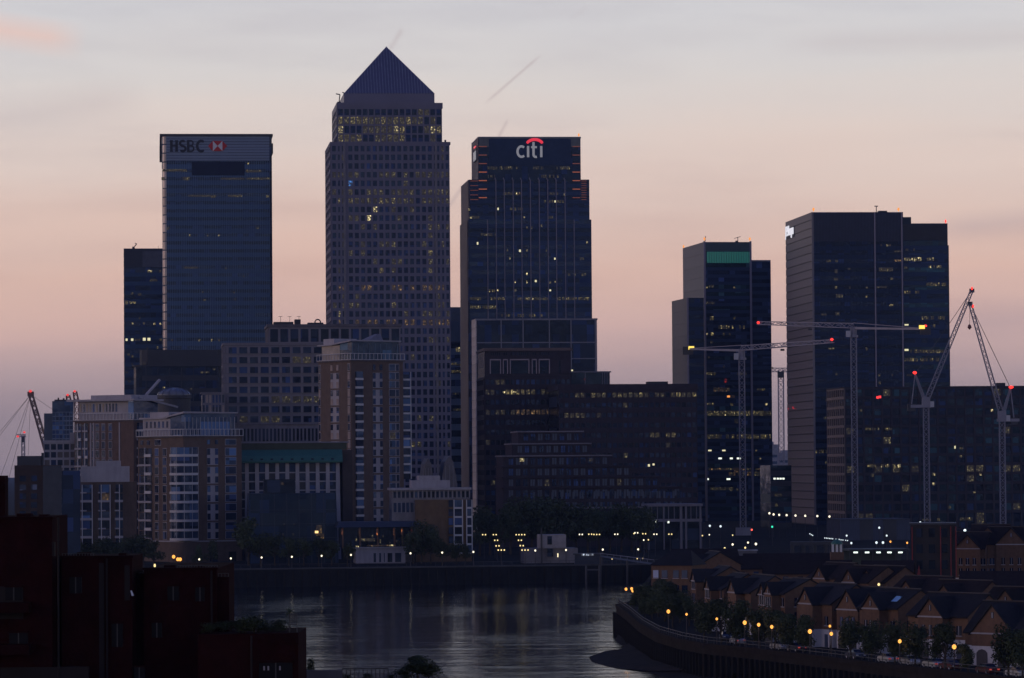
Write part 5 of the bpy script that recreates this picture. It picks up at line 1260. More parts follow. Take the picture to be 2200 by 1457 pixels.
# leaning mast of the great tent, far left
Y = 3300; B0 = at(108, 1000, Y); T0 = at(66, 848, Y); B0.z = GZ
t = thing('leaning_mast', 'leaning brown lattice mast with stay cables and red tip lamp', 'mast', (B0.x, Y, GZ))
T = T0 - Vector((B0.x, Y, GZ)); Bm = at(96, 952, Y) - Vector((B0.x, Y, GZ))
F0 = Bm + (Bm - T) * (Bm.z / (T.z - Bm.z))
MST = M('mast_ochre', (0.16, 0.085, 0.05), .6)
part('lattice_leg', MB().lattice(F0, T, 4.6, 4.0, .75, False, 3.2), MST, t)
part('mast_head', MB().box(T.x - 2.6, T.x + 2.6, -2, 2, T.z - 1.5, T.z + 2.6), MST, t)
for px, py in ((-30, 975), (-60, 1000), (10, 1000), (25, 1005), (60, 990), (150, 905)):
    q = at(px, py, Y + 40) - Vector((B0.x, Y, GZ)); e = T + (q - T) * (T.z / max(1.0, T.z - q.z))
    part('stay_cable', MB().beam(T, e, .2), FRAME_D, t)
part('warning_lamp', MB().lathe((T.x, -2.5, T.z + 1.8), [(.5, 0), (1.3, .6), (1.3, 1.6), (.5, 2.2)], 8), L_REDF, t)
# ------------------------------------------------------------------ ground, quay, water
WPX = [(1332, 1297), (1338, 1302), (1356, 1314), (1385, 1338), (1421, 1358), (1470, 1372), (1524, 1382), (1636, 1393), (1757, 1407), (1900, 1424), (2050, 1440), (2200, 1456), (2420, 1480)]
WALL = [at_z(px, py, GZ + .9) - Vector((0, 0, .9)) for px, py in WPX]
GROUND = M('paving_ground', (0.024, 0.024, 0.025), .95, 0, .03, .3, .06)
def farline(x): return 1117 + (x + 81) * 0.218
inl = [(27, 835), (32, 940), (38, 1040), (46, farline(46))]
pts = [(-9000, farline(-900) - 60), (-900, farline(-900)), (30, farline(30)), (46, farline(46))] + [(p[0], p[1]) for p in reversed(inl[:3])] + [(p.x, p.y) for p in WALL] + [(150, WALL[-1].y - 60), (9000, 300), (9000, 12000), (-9000, 12000)]
struct('ground', MB().prism(pts, -3.0, GZ), GROUND)
struct('near_bank', MB().prism([(-260, 40), (14, 40), (14, 262), (-60, 300), (-260, 300)], -3, 3.6), GROUND)
# river
wm = bpy.data.materials.new('river_water'); wm.use_nodes = True
t = wm.node_tree; pb = t.nodes['Principled BSDF']
pb.inputs['Base Color'].default_value = (0.010, 0.012, 0.018, 1)
pb.inputs['IOR'].default_value = 1.33
g = t.nodes.new('ShaderNodeTexCoord')
def wnoise(sx, sy, sc, det=3.0):
    mpn = N(t, 'ShaderNodeMapping'); mpn.inputs['Scale'].default_value = (sx, sy, 1)
    t.links.new(g.outputs['Object'], mpn.inputs[0])
    nz = N(t, 'ShaderNodeTexNoise', i_Scale=sc, i_Detail=det, i_Roughness=.6); t.links.new(mpn.outputs[0], nz.inputs['Vector'])
    return nz.outputs[0]
calm = wnoise(.30, .10, .10, 4.0)
t.links.new(RAMP(t, calm, [(.38, .05), (.62, .11)]), pb.inputs['Roughness'])
b0 = N(t, 'ShaderNodeBump', i_Distance=.42); t.links.new(RAMP(t, calm, [(.36, .2), (.6, 1.0)]), b0.inputs['Strength']); t.links.new(wnoise(.09, .15, .42, 4.0), b0.inputs['Height'])
b1 = N(t, 'ShaderNodeBump', i_Distance=.34); t.links.new(b0.outputs[0], b1.inputs['Normal']); t.links.new(wnoise(.10, .32, .42, 5.0), b1.inputs['Height'])
t.links.new(RAMP(t, calm, [(.36, .3), (.6, 1.1)]), b1.inputs['Strength'])
b2 = N(t, 'ShaderNodeBump', i_Strength=.9, i_Distance=.035); t.links.new(wnoise(.8, 1.3, 1.0, 3.0), b2.inputs['Height']); t.links.new(b1.outputs[0], b2.inputs['Normal'])
t.links.new(b2.outputs[0], pb.inputs['Normal'])
struct('river', MB().quad([(-2500, -300, 0), (2500, -300, 0), (2500, 1400, 0), (-2500, 1400, 0)]), wm)
MUD = M('river_mud', (0.028, 0.024, 0.024), .95, 0, .05, .35, .25, .6)
mud = [(1321, 1376), (1333, 1384), (1352, 1392), (1330, 1397), (1300, 1399), (1265, 1411), (1272, 1422), (1300, 1430), (1325, 1436), (1372, 1438), (1405, 1447), (1470, 1470)]
mb = MB(); inner = [at_z(px, py, .06) for px, py in mud]
n = len(inner); wl = [WALL[0] + (WALL[min(len(WALL) - 1, 9)] - WALL[0]) * 0 for _ in range(1)]
outer = []
for i, p in enumerate(inner):
    f = i / (n - 1); k = f * 8; a = int(min(k, 7)); q = WALL[a] + (WALL[a + 1] - WALL[a]) * (k - a); outer.append(Vector((q.x + .4, q.y, 1.5)))
for i in range(n - 1):
    m0, m1 = (inner[i] * .6 + outer[i] * .4), (inner[i + 1] * .6 + outer[i + 1] * .4); m0.z = .45 + .2 * math.sin(i * 2.1); m1.z = .45 + .2 * math.sin((i + 1) * 2.1)
    mb.quad([inner[i], inner[i + 1], m1, m0]); mb.quad([m0, m1, outer[i + 1], outer[i]])
    lo0, lo1 = inner[i].copy(), inner[i + 1].copy(); lo0.z = lo1.z = -.8
    mb.quad([lo0, lo1, inner[i + 1], inner[i]])
struct('foreshore', mb, MUD)
# far quay wall
QW = M('quay_wall_stone', (0.024, 0.024, 0.028), .95, 0, .05, .3, .2, .4, stain=.5)
t_ = thing('quay_wall', 'long dark river wall of the far bank below the promenade lamps', 'river wall', (0, farline(0), -3))
def fq(x, o=0.0): return (x, farline(x) - farline(0) - o)
mb = MB()
for x in range(-300, 46, 14):
    a, c = fq(x), fq(min(x + 14, 46)); mb.prism([(a[0], a[1] - .5), (c[0], c[1] - .5), (c[0], c[1] + .3), (a[0], a[1] + .3)], 0, 8.05)
part('wall', mb, QW, t_)
mb = MB()
for x in range(-300, 46, 14):
    a, c = fq(x), fq(min(x + 14, 46)); mb.prism([(a[0], a[1] - .8), (c[0], c[1] - .8), (c[0], c[1] + .4), (a[0], a[1] + .4)], 8.06, 8.5)
part('coping', mb, M('coping_stone', (0.06, 0.06, 0.068), .8), t_)
pile = MB().box(-.25, .25, -.55, .0, 1.5, 7.6).mesh('fender_pile', M('timber_dark', (0.022, 0.020, 0.020), .95, 0, .03))
for i in range(54):
    x = -95 + i * 2.6; a = fq(x); link('fender_pile', pile, t_, (x, a[1] - .5, 0))
mb = MB()
for i in range(123):
    x = -300 + i * 2.8; a = fq(x); mb.box(x - .05, x + .05, a[1] - .3, a[1] - .2, 8.5, 9.6)
a, c = fq(-300), fq(44); mb.beam((a[0], a[1] - .25, 9.6), (c[0], c[1] - .25, 9.6), .09)
part('railing', mb, FRAME_D, t_)
# near-right river wall
RW = M('river_wall_brick', (0.030, 0.025, 0.024), .95, 0, .03, .3, .3, .5, stain=.5)
t_ = thing('river_wall', 'curving brick and timber river wall below the lamp lit promenade', 'river wall', (WALL[0].x, WALL[0].y, -2.5))
o = Vector((WALL[0].x, WALL[0].y, -2.5)); wloc = [p - o for p in WALL]
zt = GZ + 2.5
for i in range(len(wloc) - 1):
    a, c = wloc[i], wloc[i + 1]; dd = (c - a).normalized(); nn = Vector((dd.y, -dd.x, 0)); 
    if nn.x > 0: nn = -nn
    ln = (c - a).length
    part('wall_section', MB().prism([tuple((a + nn * .8)[:2]), tuple((c + nn * .8)[:2]), tuple((c - nn * .5)[:2]), tuple((a - nn * .5)[:2])] if dd.cross(nn).z < 0 else [tuple((a - nn * .5)[:2]), tuple((c - nn * .5)[:2]), tuple((c + nn * .8)[:2]), tuple((a + nn * .8)[:2])], 0, zt + .1), RW, t_)
    part('coping', MB().prism([tuple((a + nn * 1.0)[:2]), tuple((c + nn * 1.0)[:2]), tuple((c - nn * .3)[:2]), tuple((a - nn * .3)[:2])], zt + .11, zt + .9), M('coping_brick', (0.028, 0.023, 0.022), .95, 0, .03, .25, .6, .4, stain=.3), t_)
    k = max(1, int(ln / 2.0))
    for j in range(k):
        q = a + (c - a) * ((j + .5) / k) + nn * 1.0
        link('fender_pile', pile, t_, (q.x, q.y, 0), (0, 0, math.atan2(dd.y, dd.x)), (.9, 1, .88))
    mb = MB(); k = max(1, int(ln / 2.4))
    for j in range(k + 1):
        q = a + (c - a) * (j / k) + nn * .3; mb.beam((q.x, q.y, zt + .9), (q.x, q.y, zt + 1.9), .09)
    for hh in (1.4, 1.9): mb.beam((a.x + nn.x * .3, a.y + nn.y * .3, zt + hh), (c.x + nn.x * .3, c.y + nn.y * .3, zt + hh), .07)
    part('railing', mb, FRAME_D, t_)
# inlet wall behind the point
t_ = thing('inlet_wall', 'dark side wall of the wooded point facing the river', 'river wall', (WALL[0].x, WALL[0].y, -2.5))
pv = [WALL[0]] + [Vector((x, y, GZ)) for x, y in inl]
for i in range(len(pv) - 1):
    a, c = pv[i] - o, pv[i + 1] - o; dd = (c - a).normalized(); nn = Vector((-dd.y, dd.x, 0))
    part('wall_section', MB().prism([tuple((a + nn * .6)[:2]), tuple((c + nn * .6)[:2]), tuple((c - nn * .4)[:2]), tuple((a - nn * .4)[:2])], 0, zt + .7), RW, t_)

# ------------------------------------------------------------------ trees
LEAF = M('leaf_green', (0.045, 0.060, 0.028), .75, 0, .2, .4, .4, rnd=.25)
BARK = M('bark', (0.06, 0.048, 0.038), .9, 0, .2, .3, 1.5, .5)
def make_tree(seed, height, rad, leaf, nleaf, trunk_frac=.32, squash=1.0):
    rg = random.Random(seed); tr = MB()
    th = height * trunk_frac
    tr.tube([(0, 0, -.2), (rg.uniform(-.1, .1), rg.uniform(-.1, .1), th * .5), (rg.uniform(-.2, .2), rg.uniform(-.2, .2), th), (rg.uniform(-.3, .3), rg.uniform(-.3, .3), height * .7)], [height * .028, height * .022, height * .018, height * .006], 7)
    blobs = []
    for i in range(11):
        a = rg.uniform(0, 6.28); rr = rad * rg.uniform(.15, .72); z = th + (height - th) * rg.uniform(.12, .86)
        taper = 1 - max(0, (z - height * .6) / (height * .55)) * .8
        c = Vector((math.cos(a) * rr * taper, math.sin(a) * rr * taper, z)); blobs.append((c, rad * rg.uniform(.30, .55)))
        tr.tube([(0, 0, th * rg.uniform(.7, 1.1)), tuple(c * .55 + Vector((0, 0, z * .2))), tuple(c)], [height * .010, height * .007, height * .003], 5)
    cr = MB()
    for i in range(nleaf):
        c, r = rg.choice(blobs); d = Vector((rg.gauss(0, 1), rg.gauss(0, 1), rg.gauss(0, 1))).normalized()
        p = c + d * r * (rg.random() ** .35) * Vector((1, 1, squash * .85)).length / 1.65
        n = (d + Vector((rg.uniform(-1, 1), rg.uniform(-1, 1), rg.uniform(-.4, 1.2)))).normalized()
        a = n.orthogonal().normalized(); b_ = n.cross(a); s = leaf * rg.uniform(.6, 1.3); an = rg.uniform(0, 6.28)
        a, b_ = a * math.cos(an) + b_ * math.sin(an), b_ * math.cos(an) - a * math.sin(an)
        cr.quad([p - a * s, p - b_ * s * .55, p + a * s, p + b_ * s * .55])
    return tr.mesh('trunk', BARK), cr.mesh('crown', LEAF)
TREES = [make_tree(11 + i, 10, 4.2, .36, 1500) for i in range(4)]
NEARTREES = [make_tree(31 + i, 7, 2.9, .22, 2600, .30) for i in range(4)]
SHRUB = [make_tree(51 + i, 4, 2.6, .22, 900, .12) for i in range(3)]
def tree(lab, loc, s, protos=TREES, group=None, sx=1.0, name='tree', rz=None):
    t = thing(name, lab, 'tree' if name == 'tree' else 'shrub', loc, random.uniform(0, 6) if rz is None else rz, group)
    t.scale = (s * sx, s * sx, s)
    a, c = random.choice(protos)
    link('trunk', a, t); link('crown', c, t)
    return t
# dark mass round the circus
G1 = 'dark trees of the riverside circus'
for ti, (px, top, Y, sx) in enumerate(((1012, 1112, 1262, 1.1), (1030, 1100, 1275, 1.1), (1052, 1095, 1285, 1.1), (1074, 1098, 1268, 1.1), (1096, 1088, 1290, 1.1), (1118, 1080, 1300, 1.1), (1142, 1077, 1305, 1.15), (1166, 1075, 1310, 1.15), (1190, 1080, 1300, 1.15), (1214, 1088, 1305, 1.1), (1238, 1094, 1310, 1.1),
                       (1262, 1096, 1305, 1.1), (1286, 1093, 1312, 1.1), (1310, 1090, 1315, 1.1), (1334, 1091, 1310, 1.1), (1356, 1093, 1316, 1.1), (1374, 1098, 1308, 1.1), (1388, 1108, 1305, .9))):
    P = at(px, top, Y); tree(f'{ORD[ti]} dark leafy tree from the left in the dense clump below the stepped office', (P.x, P.y, GZ), (P.z - GZ) / 9.6, group=G1, sx=sx * .95)
G2 = 'dark trees along the far promenade'
for ti, (px, top, Y, sx) in enumerate(((180, 1168, 1150, 1.2), (205, 1163, 1150, 1.2), (232, 1160, 1152, 1.2), (258, 1160, 1150, 1.2), (285, 1156, 1152, 1.2), (308, 1153, 1153, 1.2), (330, 1165, 1146, 1.1))):
    P = at(px, top, Y); tree(f'{ORD[ti]} dark tree from the left in the row below the balconied block', (P.x, P.y, GZ), (P.z - GZ) / 9.6, group=G2, sx=sx)
for px, top, Y, sx, lab in ((455, 1166, 1158, .9, 'dark tree before the curved bay block, close to its right corner'), (425, 1176, 1156, .8, 'small dark tree before the curved bay block, left of another'), (534, 1118, 1168, 1.0, 'dark tree at the left corner of the glass pavilion'), (560, 1150, 1166, 1.1, 'dark low tree before the glass pavilion, at left'), (590, 1152, 1164, 1.1, 'dark low tree before the glass pavilion, second from left'),
                            (620, 1158, 1163, 1.1, 'dark low tree before the glass pavilion, in its middle'), (652, 1160, 1163, 1.1, 'dark low tree before the glass pavilion, right of middle'), (684, 1158, 1163, 1.1, 'dark low tree before the glass pavilion, near its right end'), (712, 1164, 1160, 1.1, 'dark low tree between glass pavilion and restaurant'), (746, 1172, 1155, 1.0, 'dark bush like tree at the left of the white restaurant base'),
                            (905, 1128, 1178, 1.0, 'rounded dark tree right of the restaurant, against the ochre wall'), (925, 1138, 1176, 1.0, 'dark tree below the ochre blank wall'), (888, 1142, 1172, .9, 'dark tree at the right end of the restaurant canopy'), (950, 1160, 1170, 1.1, 'low dark tree below the white framed bays'), (980, 1168, 1168, 1.1, 'low dark tree right of the white framed bays'), (1000, 1172, 1166, 1.0, 'low dark tree near the corner of the flats')):
    P = at(px, top, Y); tree(lab, (P.x, P.y, GZ), (P.z - GZ) / 9.6, group=G2, sx=sx)

# ------------------------------------------------------------------ lamps
L_LAMP = LIT('cool_white_lamp', (1.0, .90, .66), 1.7, False); L_AMB = LIT('amber_lamp', (1.0, .40, .07), 1.7, False); L_YL = LIT('yellow_lamp', (1.0, .78, .34), 1.3, False); L_GRN = LIT('green_signal', (.05, 1.0, .6), 1.2, False); L_BW = LIT('blue_white_lamp', (.82, .95, 1.0), 1.2, False)
for q in (L_AMB, L_LAMP, L_YL): q.cycles.emission_sampling = 'AUTO'
LP = {}
def lamp(lab, px, py, Y, mat, r=.45, group=None, zb=GZ, n=1, name='street_lamp', glow=0.0):
    P = at(px, py, Y); h = P.z - zb
    t = thing(name, lab, 'street lamp', (P.x, P.y, zb), 0, group)
    part('post', MB().tube([(0, 0, 0), (0, 0, .8), (0, 0, h - r)], [.16, .10, .07], 6), FRAME_D, t)
    for i in range(n):
        ox = (i - (n - 1) / 2) * max(.9, r * 2.6)
        if n > 1: part('arm', MB().beam((0, 0, h - r * 1.5), (ox, 0, h - r * .8), .1), FRAME_D, t)
        lk = (mat.name, r)
        if lk not in LP: LP[lk] = MB().lathe((0, 0, 0), [(r * .35, -r), (r * .8, -r * .6), (r, 0), (r * .8, r * .7), (r * .3, r * 1.1)], 8).mesh('lantern', mat)
        link('lantern', LP[lk], t, (ox, 0, h))
    if glow:
        ld = bpy.data.lights.new('lantern_glow', 'POINT'); ld.energy = glow; ld.color = (1.0, .48, .14); ld.shadow_soft_size = .25
        lo = bpy.data.objects.new('lantern_glow', ld); COL.objects.link(lo); lo.parent = t; lo.location = (0, 0, h - r * 1.6)
    return t
G3 = 'white promenade lamps of the far bank'
fl_ = [(428, 1202), (496, 1200), (562, 1198), (627, 1196.5), (691, 1194.5), (754, 1192.5), (882, 1189), (950, 1187.5), (1017, 1186), (1150, 1183), (1216, 1182), (1295, 1181), (1371, 1180.5)]
for i, (x, y) in enumerate(fl_): lamp(f'{ORD[i]} white promenade lamp from the left along the far quay', x, y, farline(at(x, y, 1150).x) + 14, L_LAMP, .27, G3)
for i, (x, y) in enumerate(((373, 1196.5), (382, 1202), (387, 1202))): lamp(['upper', 'lower left', 'lower right'][i] + ' of three orange lamps at the foot of the curved bay block', x, y, 1148 + i * 2, L_AMB, .5, 'orange lamps by the curved bay block')
G4 = 'twin yellow lamps of the riverside square'
sq = [(1040, 1149, 2, 1235), (1063, 1149, 2, 1240), (1066, 1161, 2, 1215), (1069, 1173, 2, 1190), (1077, 1182, 3, 1160), (1118, 1149, 4, 1240), (1117, 1161, 2, 1215), (1121, 1172.5, 2, 1190), (1128, 1182, 3, 1160)]
for i, (x, y, n, Y) in enumerate(sq):
    lamp(f'{ORD[i % 5 if i < 5 else i - 5]} {"twin" if n == 2 else "clustered"} yellow lamp from the back in the {"left" if i < 5 else "right"} line of the square steps', x, y, Y, L_YL, .22, G4, n=n)
G5 = 'scattered warm lamps right of the square'
for i, (x, y, n, Y) in enumerate(sorted(((1248, 1148.5, 2, 1250), (1268, 1148, 2, 1252), (1282, 1148.5, 3, 1250), (1324, 1148, 2, 1256), (1362, 1146.5, 1, 1262), (1367, 1145, 2, 1266), (1384, 1147, 2, 1262), (1408, 1148, 2, 1264), (1440, 1148, 2, 1268), (1383, 1160.5, 1, 1225), (1393, 1160, 1, 1225), (1509, 1151, 1, 1270), (1524, 1149, 1, 1275), (1574, 1150, 1, 1290), (1315, 1201, 1, 1150), (1334, 1201, 1, 1150), (1369, 1200.5, 1, 1152), (1381, 1200, 1, 1153), (1264, 1201, 1, 1150), (1276, 1201, 1, 1150)))):
    lamp(f'{ORD[i]} from the left of the scattered warm lamps between square and brick houses', x, y, Y, L_YL if i % 3 else L_LAMP, .22 if y < 1190 else .17, G5, n=n)
G6 = 'white lamps along the dock road'
for i, (x, y) in enumerate(((1653, 1103), (1662, 1105.5), (1674, 1106.5), (1690, 1107), (1709, 1108), (1730, 1108.5), (1756, 1109), (1782, 1110))): lamp(f'{ORD[i]} white road lamp from the left below the broad right tower', x, y, 1560, L_LAMP, .4, G6)
for x, y, Y, m, r, lab in ((1525, 1130, 1420, L_BW, .38, 'pale lamp left of the crane foot, left of a pair'), (1548, 1131, 1420, L_BW, .38, 'pale lamp left of the crane foot, right of a pair'), (1607, 1166, 1180, L_LAMP, .28, 'white lamp beside the crane base'), (1624, 1169, 1170, L_LAMP, .36, 'bright white lamp right of the crane base'), (1557, 1178, 1130, L_YL, .28, 'yellow lamp at the left end of the pale roof by the crane'), (1601, 1177, 1130, L_YL, .28, 'yellow lamp over the middle of the pale roof by the crane'), (1574, 1170, 1160, L_LAMP, .3, 'small white lamp above the pale roof by the crane'),
                           (1659, 1132, 1400, L_GRN, .34, 'green signal lamp below the gap between towers'), (1615, 1138.5, 1400, LIT('red_signal', (1, .1, .06), 2.5, False), .32, 'small red signal lamp right of the crane mast'), (1889, 1134, 1350, L_BW, .35, 'small white lamp before the blue shed, left'), (1905, 1151, 1300, L_BW, .3, 'white lamp low before the blue shed, right'), (1819, 1151, 1300, L_BW, .3, 'white lamp beside the second crane base'), (1829, 1167, 1150, L_BW, .3, 'white lamp below the second crane base'),
                           (1883, 1166, 1180, L_BW, .36, 'white lamp above the strip lit canopy, at left'), (1897, 1166, 1180, L_BW, .36, 'white lamp above the strip lit canopy, second'), (1913, 1164, 1180, L_AMB, .28, 'amber lamp above the strip lit canopy'), (1949, 1166.5, 1180, L_AMB, .28, 'orange lamp beside the dark red framed block'), (2073, 1140, 1000, LIT('cold_flood', (.75, .95, 1), 2, False), .34, 'cold white floodlight beside the gabled brick houses'), (1977, 1123, 1300, L_BW, .38, 'blue white light on top of the dark red framed block')):
    lamp(lab, x, y, Y, m, r)
G7 = 'string of small white lights on the viaduct'
for i, (x, y) in enumerate([(1740, 1147), (1743, 1149), (1746, 1150.5)] + [(1772 + k * 3.4, 1156 + k * .35) for k in range(6)] + [(1796, 1158.5), (1803, 1159), (1807, 1160), (1811, 1160.5), (1817, 1161), (1821, 1161.5)]):
    lamp(f'{ORD[i]} tiny white light from the left in the string on the dark viaduct', x, y, 1230, L_BW, .16, G7)

# ------------------------------------------------------------------ promenade amber lamps, trees, cars
def on_wall(px, back):
    """point on the promenade seen at column px, set back from the wall"""
    for i in range(len(WALL) - 1):
        if WPX[i][0] <= px <= WPX[i + 1][0]:
            f = (px - WPX[i][0]) / (WPX[i + 1][0] - WPX[i][0]); p = WALL[i] + (WALL[i + 1] - WALL[i]) * f
            dd = (WALL[i + 1] - WALL[i]).normalized(); nn = Vector((-dd.y, dd.x, 0))
            if nn.x < 0: nn = -nn
            return p, dd, nn
    raise ValueError(px)
def at_col(px, back):
    lo, hi = 1333.0, 2400.0
    for _ in range(40):
        m = (lo + hi) / 2; p, dd, nn = on_wall(m, back)
        if proj(p + nn * back)[0] < px: lo = m
        else: hi = m
    return p + nn * back, dd, nn
G8 = 'amber lanterns along the near promenade'
pl = [(1436, 1314), (1475, 1320), (1540, 1330), (1600, 1338), (1630, 1342.5), (1658, 1347), (1740, 1357), (1786, 1362), (1933, 1378), (2050, 1390)]
for i, (x, y) in enumerate(pl):
    p, dd, nn = at_col(x, 1.6)
    lamp(f'{ORD[i]} amber lantern from the left along the near river wall', x, y, p.y, L_AMB, .2 if i in (1, 2) else .26 + .05 * (i % 3 == 0), G8, glow=14 if i in (1, 2) else 34)
for i, (x, y, Y) in enumerate(((1345, 1266, 800), (1357, 1265, 803), (1359.5, 1269.5, 792))): 
    P = at(x, y, Y); lamp(['left', 'middle', 'right'][i] + ' of three orange lanterns on posts at the tip of the point', x, y, Y, L_AMB, .28, 'orange lanterns at the tip of the point', glow=25)
lamp('small orange lantern among the trees of the point', 1401, 1299, 745, L_AMB, .3); lamp('small amber lamp by a house door behind the promenade trees', 1783, 1345.5, 622, L_AMB, .2); lamp('small warm lamp in the gap between the two house rows', 1888, 1256, 690, L_YL, .24)
# wooded point
G9 = 'trees crowding the wooded point'
for i, (px, top, Y, sx) in enumerate(sorted(((1378, 1262, 770, 1.2), (1395, 1252, 765, 1.2), (1415, 1246, 755, 1.2), (1440, 1252, 745, 1.2), (1428, 1272, 735, 1.2), (1460, 1270, 728, 1.2), (1400, 1278, 742, 1.2), (1480, 1282, 712, 1.1), (1385, 1288, 752, 1.2), (1445, 1288, 705, 1.2)))):
    P = at(px, top, Y); tree(f'{ORD[i]} dark tree from the left in the clump on the wooded point', (P.x, P.y, GZ), (P.z - GZ) / 6.8, NEARTREES, G9, sx)
G10 = 'small round trees along the near promenade'
for i, (px, top) in enumerate(sorted(((1665, 1316), (1512, 1288), (1548, 1292), (1582, 1292), (1632, 1304), (1695, 1320), (1725, 1324), (1828, 1326), (1872, 1336), (1922, 1336), (1965, 1340), (2030, 1345), (2078, 1385), (2165, 1345), (2195, 1360)))):
    p, dd, nn = at_col(px, 4.2); P = at(px, top, p.y); tree(f'{ORD[i]} small round tree from the left along the near promenade', (P.x, P.y, GZ), (P.z - GZ) / 6.8, NEARTREES, G10, 1.0)
# cars
def make_car(col):
    paint = M('car_paint_' + col[0], col[1], .3, .2, .5, .05, .5)
    root = thing('parked_car', 'x', 'car')
    prof = [(-2.1, .35), (-2.15, .7), (-2.0, .92), (-1.25, 1.0), (-.6, 1.42), (.75, 1.45), (1.45, 1.02), (2.05, .88), (2.15, .6), (2.1, .35)]
    bodyp = [(-2.1, .3), (-2.16, .65), (-2.02, .92), (-1.2, 1.0), (1.5, 1.0), (2.08, .86), (2.16, .55), (2.1, .3)]
    part('body', MB().slab(bodyp, 'y', -.86, .86), paint, root)
    cab = [(-1.2, 1.0), (-.62, 1.42), (.72, 1.44), (1.45, 1.0)]
    mb = MB(); k = .70
    mb.hexa([(-1.2, -.82, 1.0), (1.45, -.82, 1.0), (1.45, .82, 1.0), (-1.2, .82, 1.0), (-.6, -.66, 1.45), (.75, -.66, 1.45), (.75, .66, 1.45), (-.6, .66, 1.45)])
    part('windows', mb, GL_K, root)
    part('roof', MB().box(-.58, .72, -.65, .65, 1.44, 1.49), paint, root)
    for x in (-1.35, 1.35):
        for y in (-.8, .8):
            wq = part('wheel', MB().tube([(x, y - .1, .32), (x, y + .1, .32)], [.32, .32], 12), M('tyre', (.015, .015, .015), .8), root)
            part('rim', MB().tube([(x, y - .12, .32), (x, y + .12, .32)], [.18, .18], 8), WHITE, wq)
    for y in (-.62, .62):
        part('headlight', MB().box(2.05, 2.17, y - .18, y + .18, .62, .78), SWHT, root)
        part('tail_light', MB().box(-2.18, -2.05, y - .18, y + .18, .66, .84), LIT('tail_red', (1, .12, .08), .35, False), root)
    return root
cars = [make_car(('silver', (.42, .42, .44))), make_car(('white', (.6, .6, .6))), make_car(('navy', (.03, .04, .08))), make_car(('red', (.12, .02, .02)))]
used = set()
cl_ = [(1560, 2, 'dark', 9), (1585, 0, 'silver', 8), (1676, 0, 'silver', 8), (1712, 2, 'dark blue', 8), (1838, 2, 'dark blue', 7), (1908, 1, 'pale', 7), (1955, 0, 'silver', 7), (2006, 1, 'white', 7), (2042, 3, 'dark red', 7), (2122, 3, 'red', 7), (2186, 1, 'pale', 7)]
for i, (px, k, cn, back) in enumerate(cl_):
    p, dd, nn = at_col(px, back); rz = math.atan2(dd.y, dd.x) + (math.pi if i % 2 else 0)
    lab = f'{cn} parked car, {ORD[i]} from the left behind the near promenade trees'
    if k not in used:
        used.add(k); c = cars[k]; c.location = (p.x, p.y, GZ + .01); c.rotation_euler = (0, 0, rz); c['label'] = lab; c['group'] = 'cars parked along the near promenade'
    else: dup(cars[k], (p.x, p.y, GZ + .01), rz, lab, 'cars parked along the near promenade')

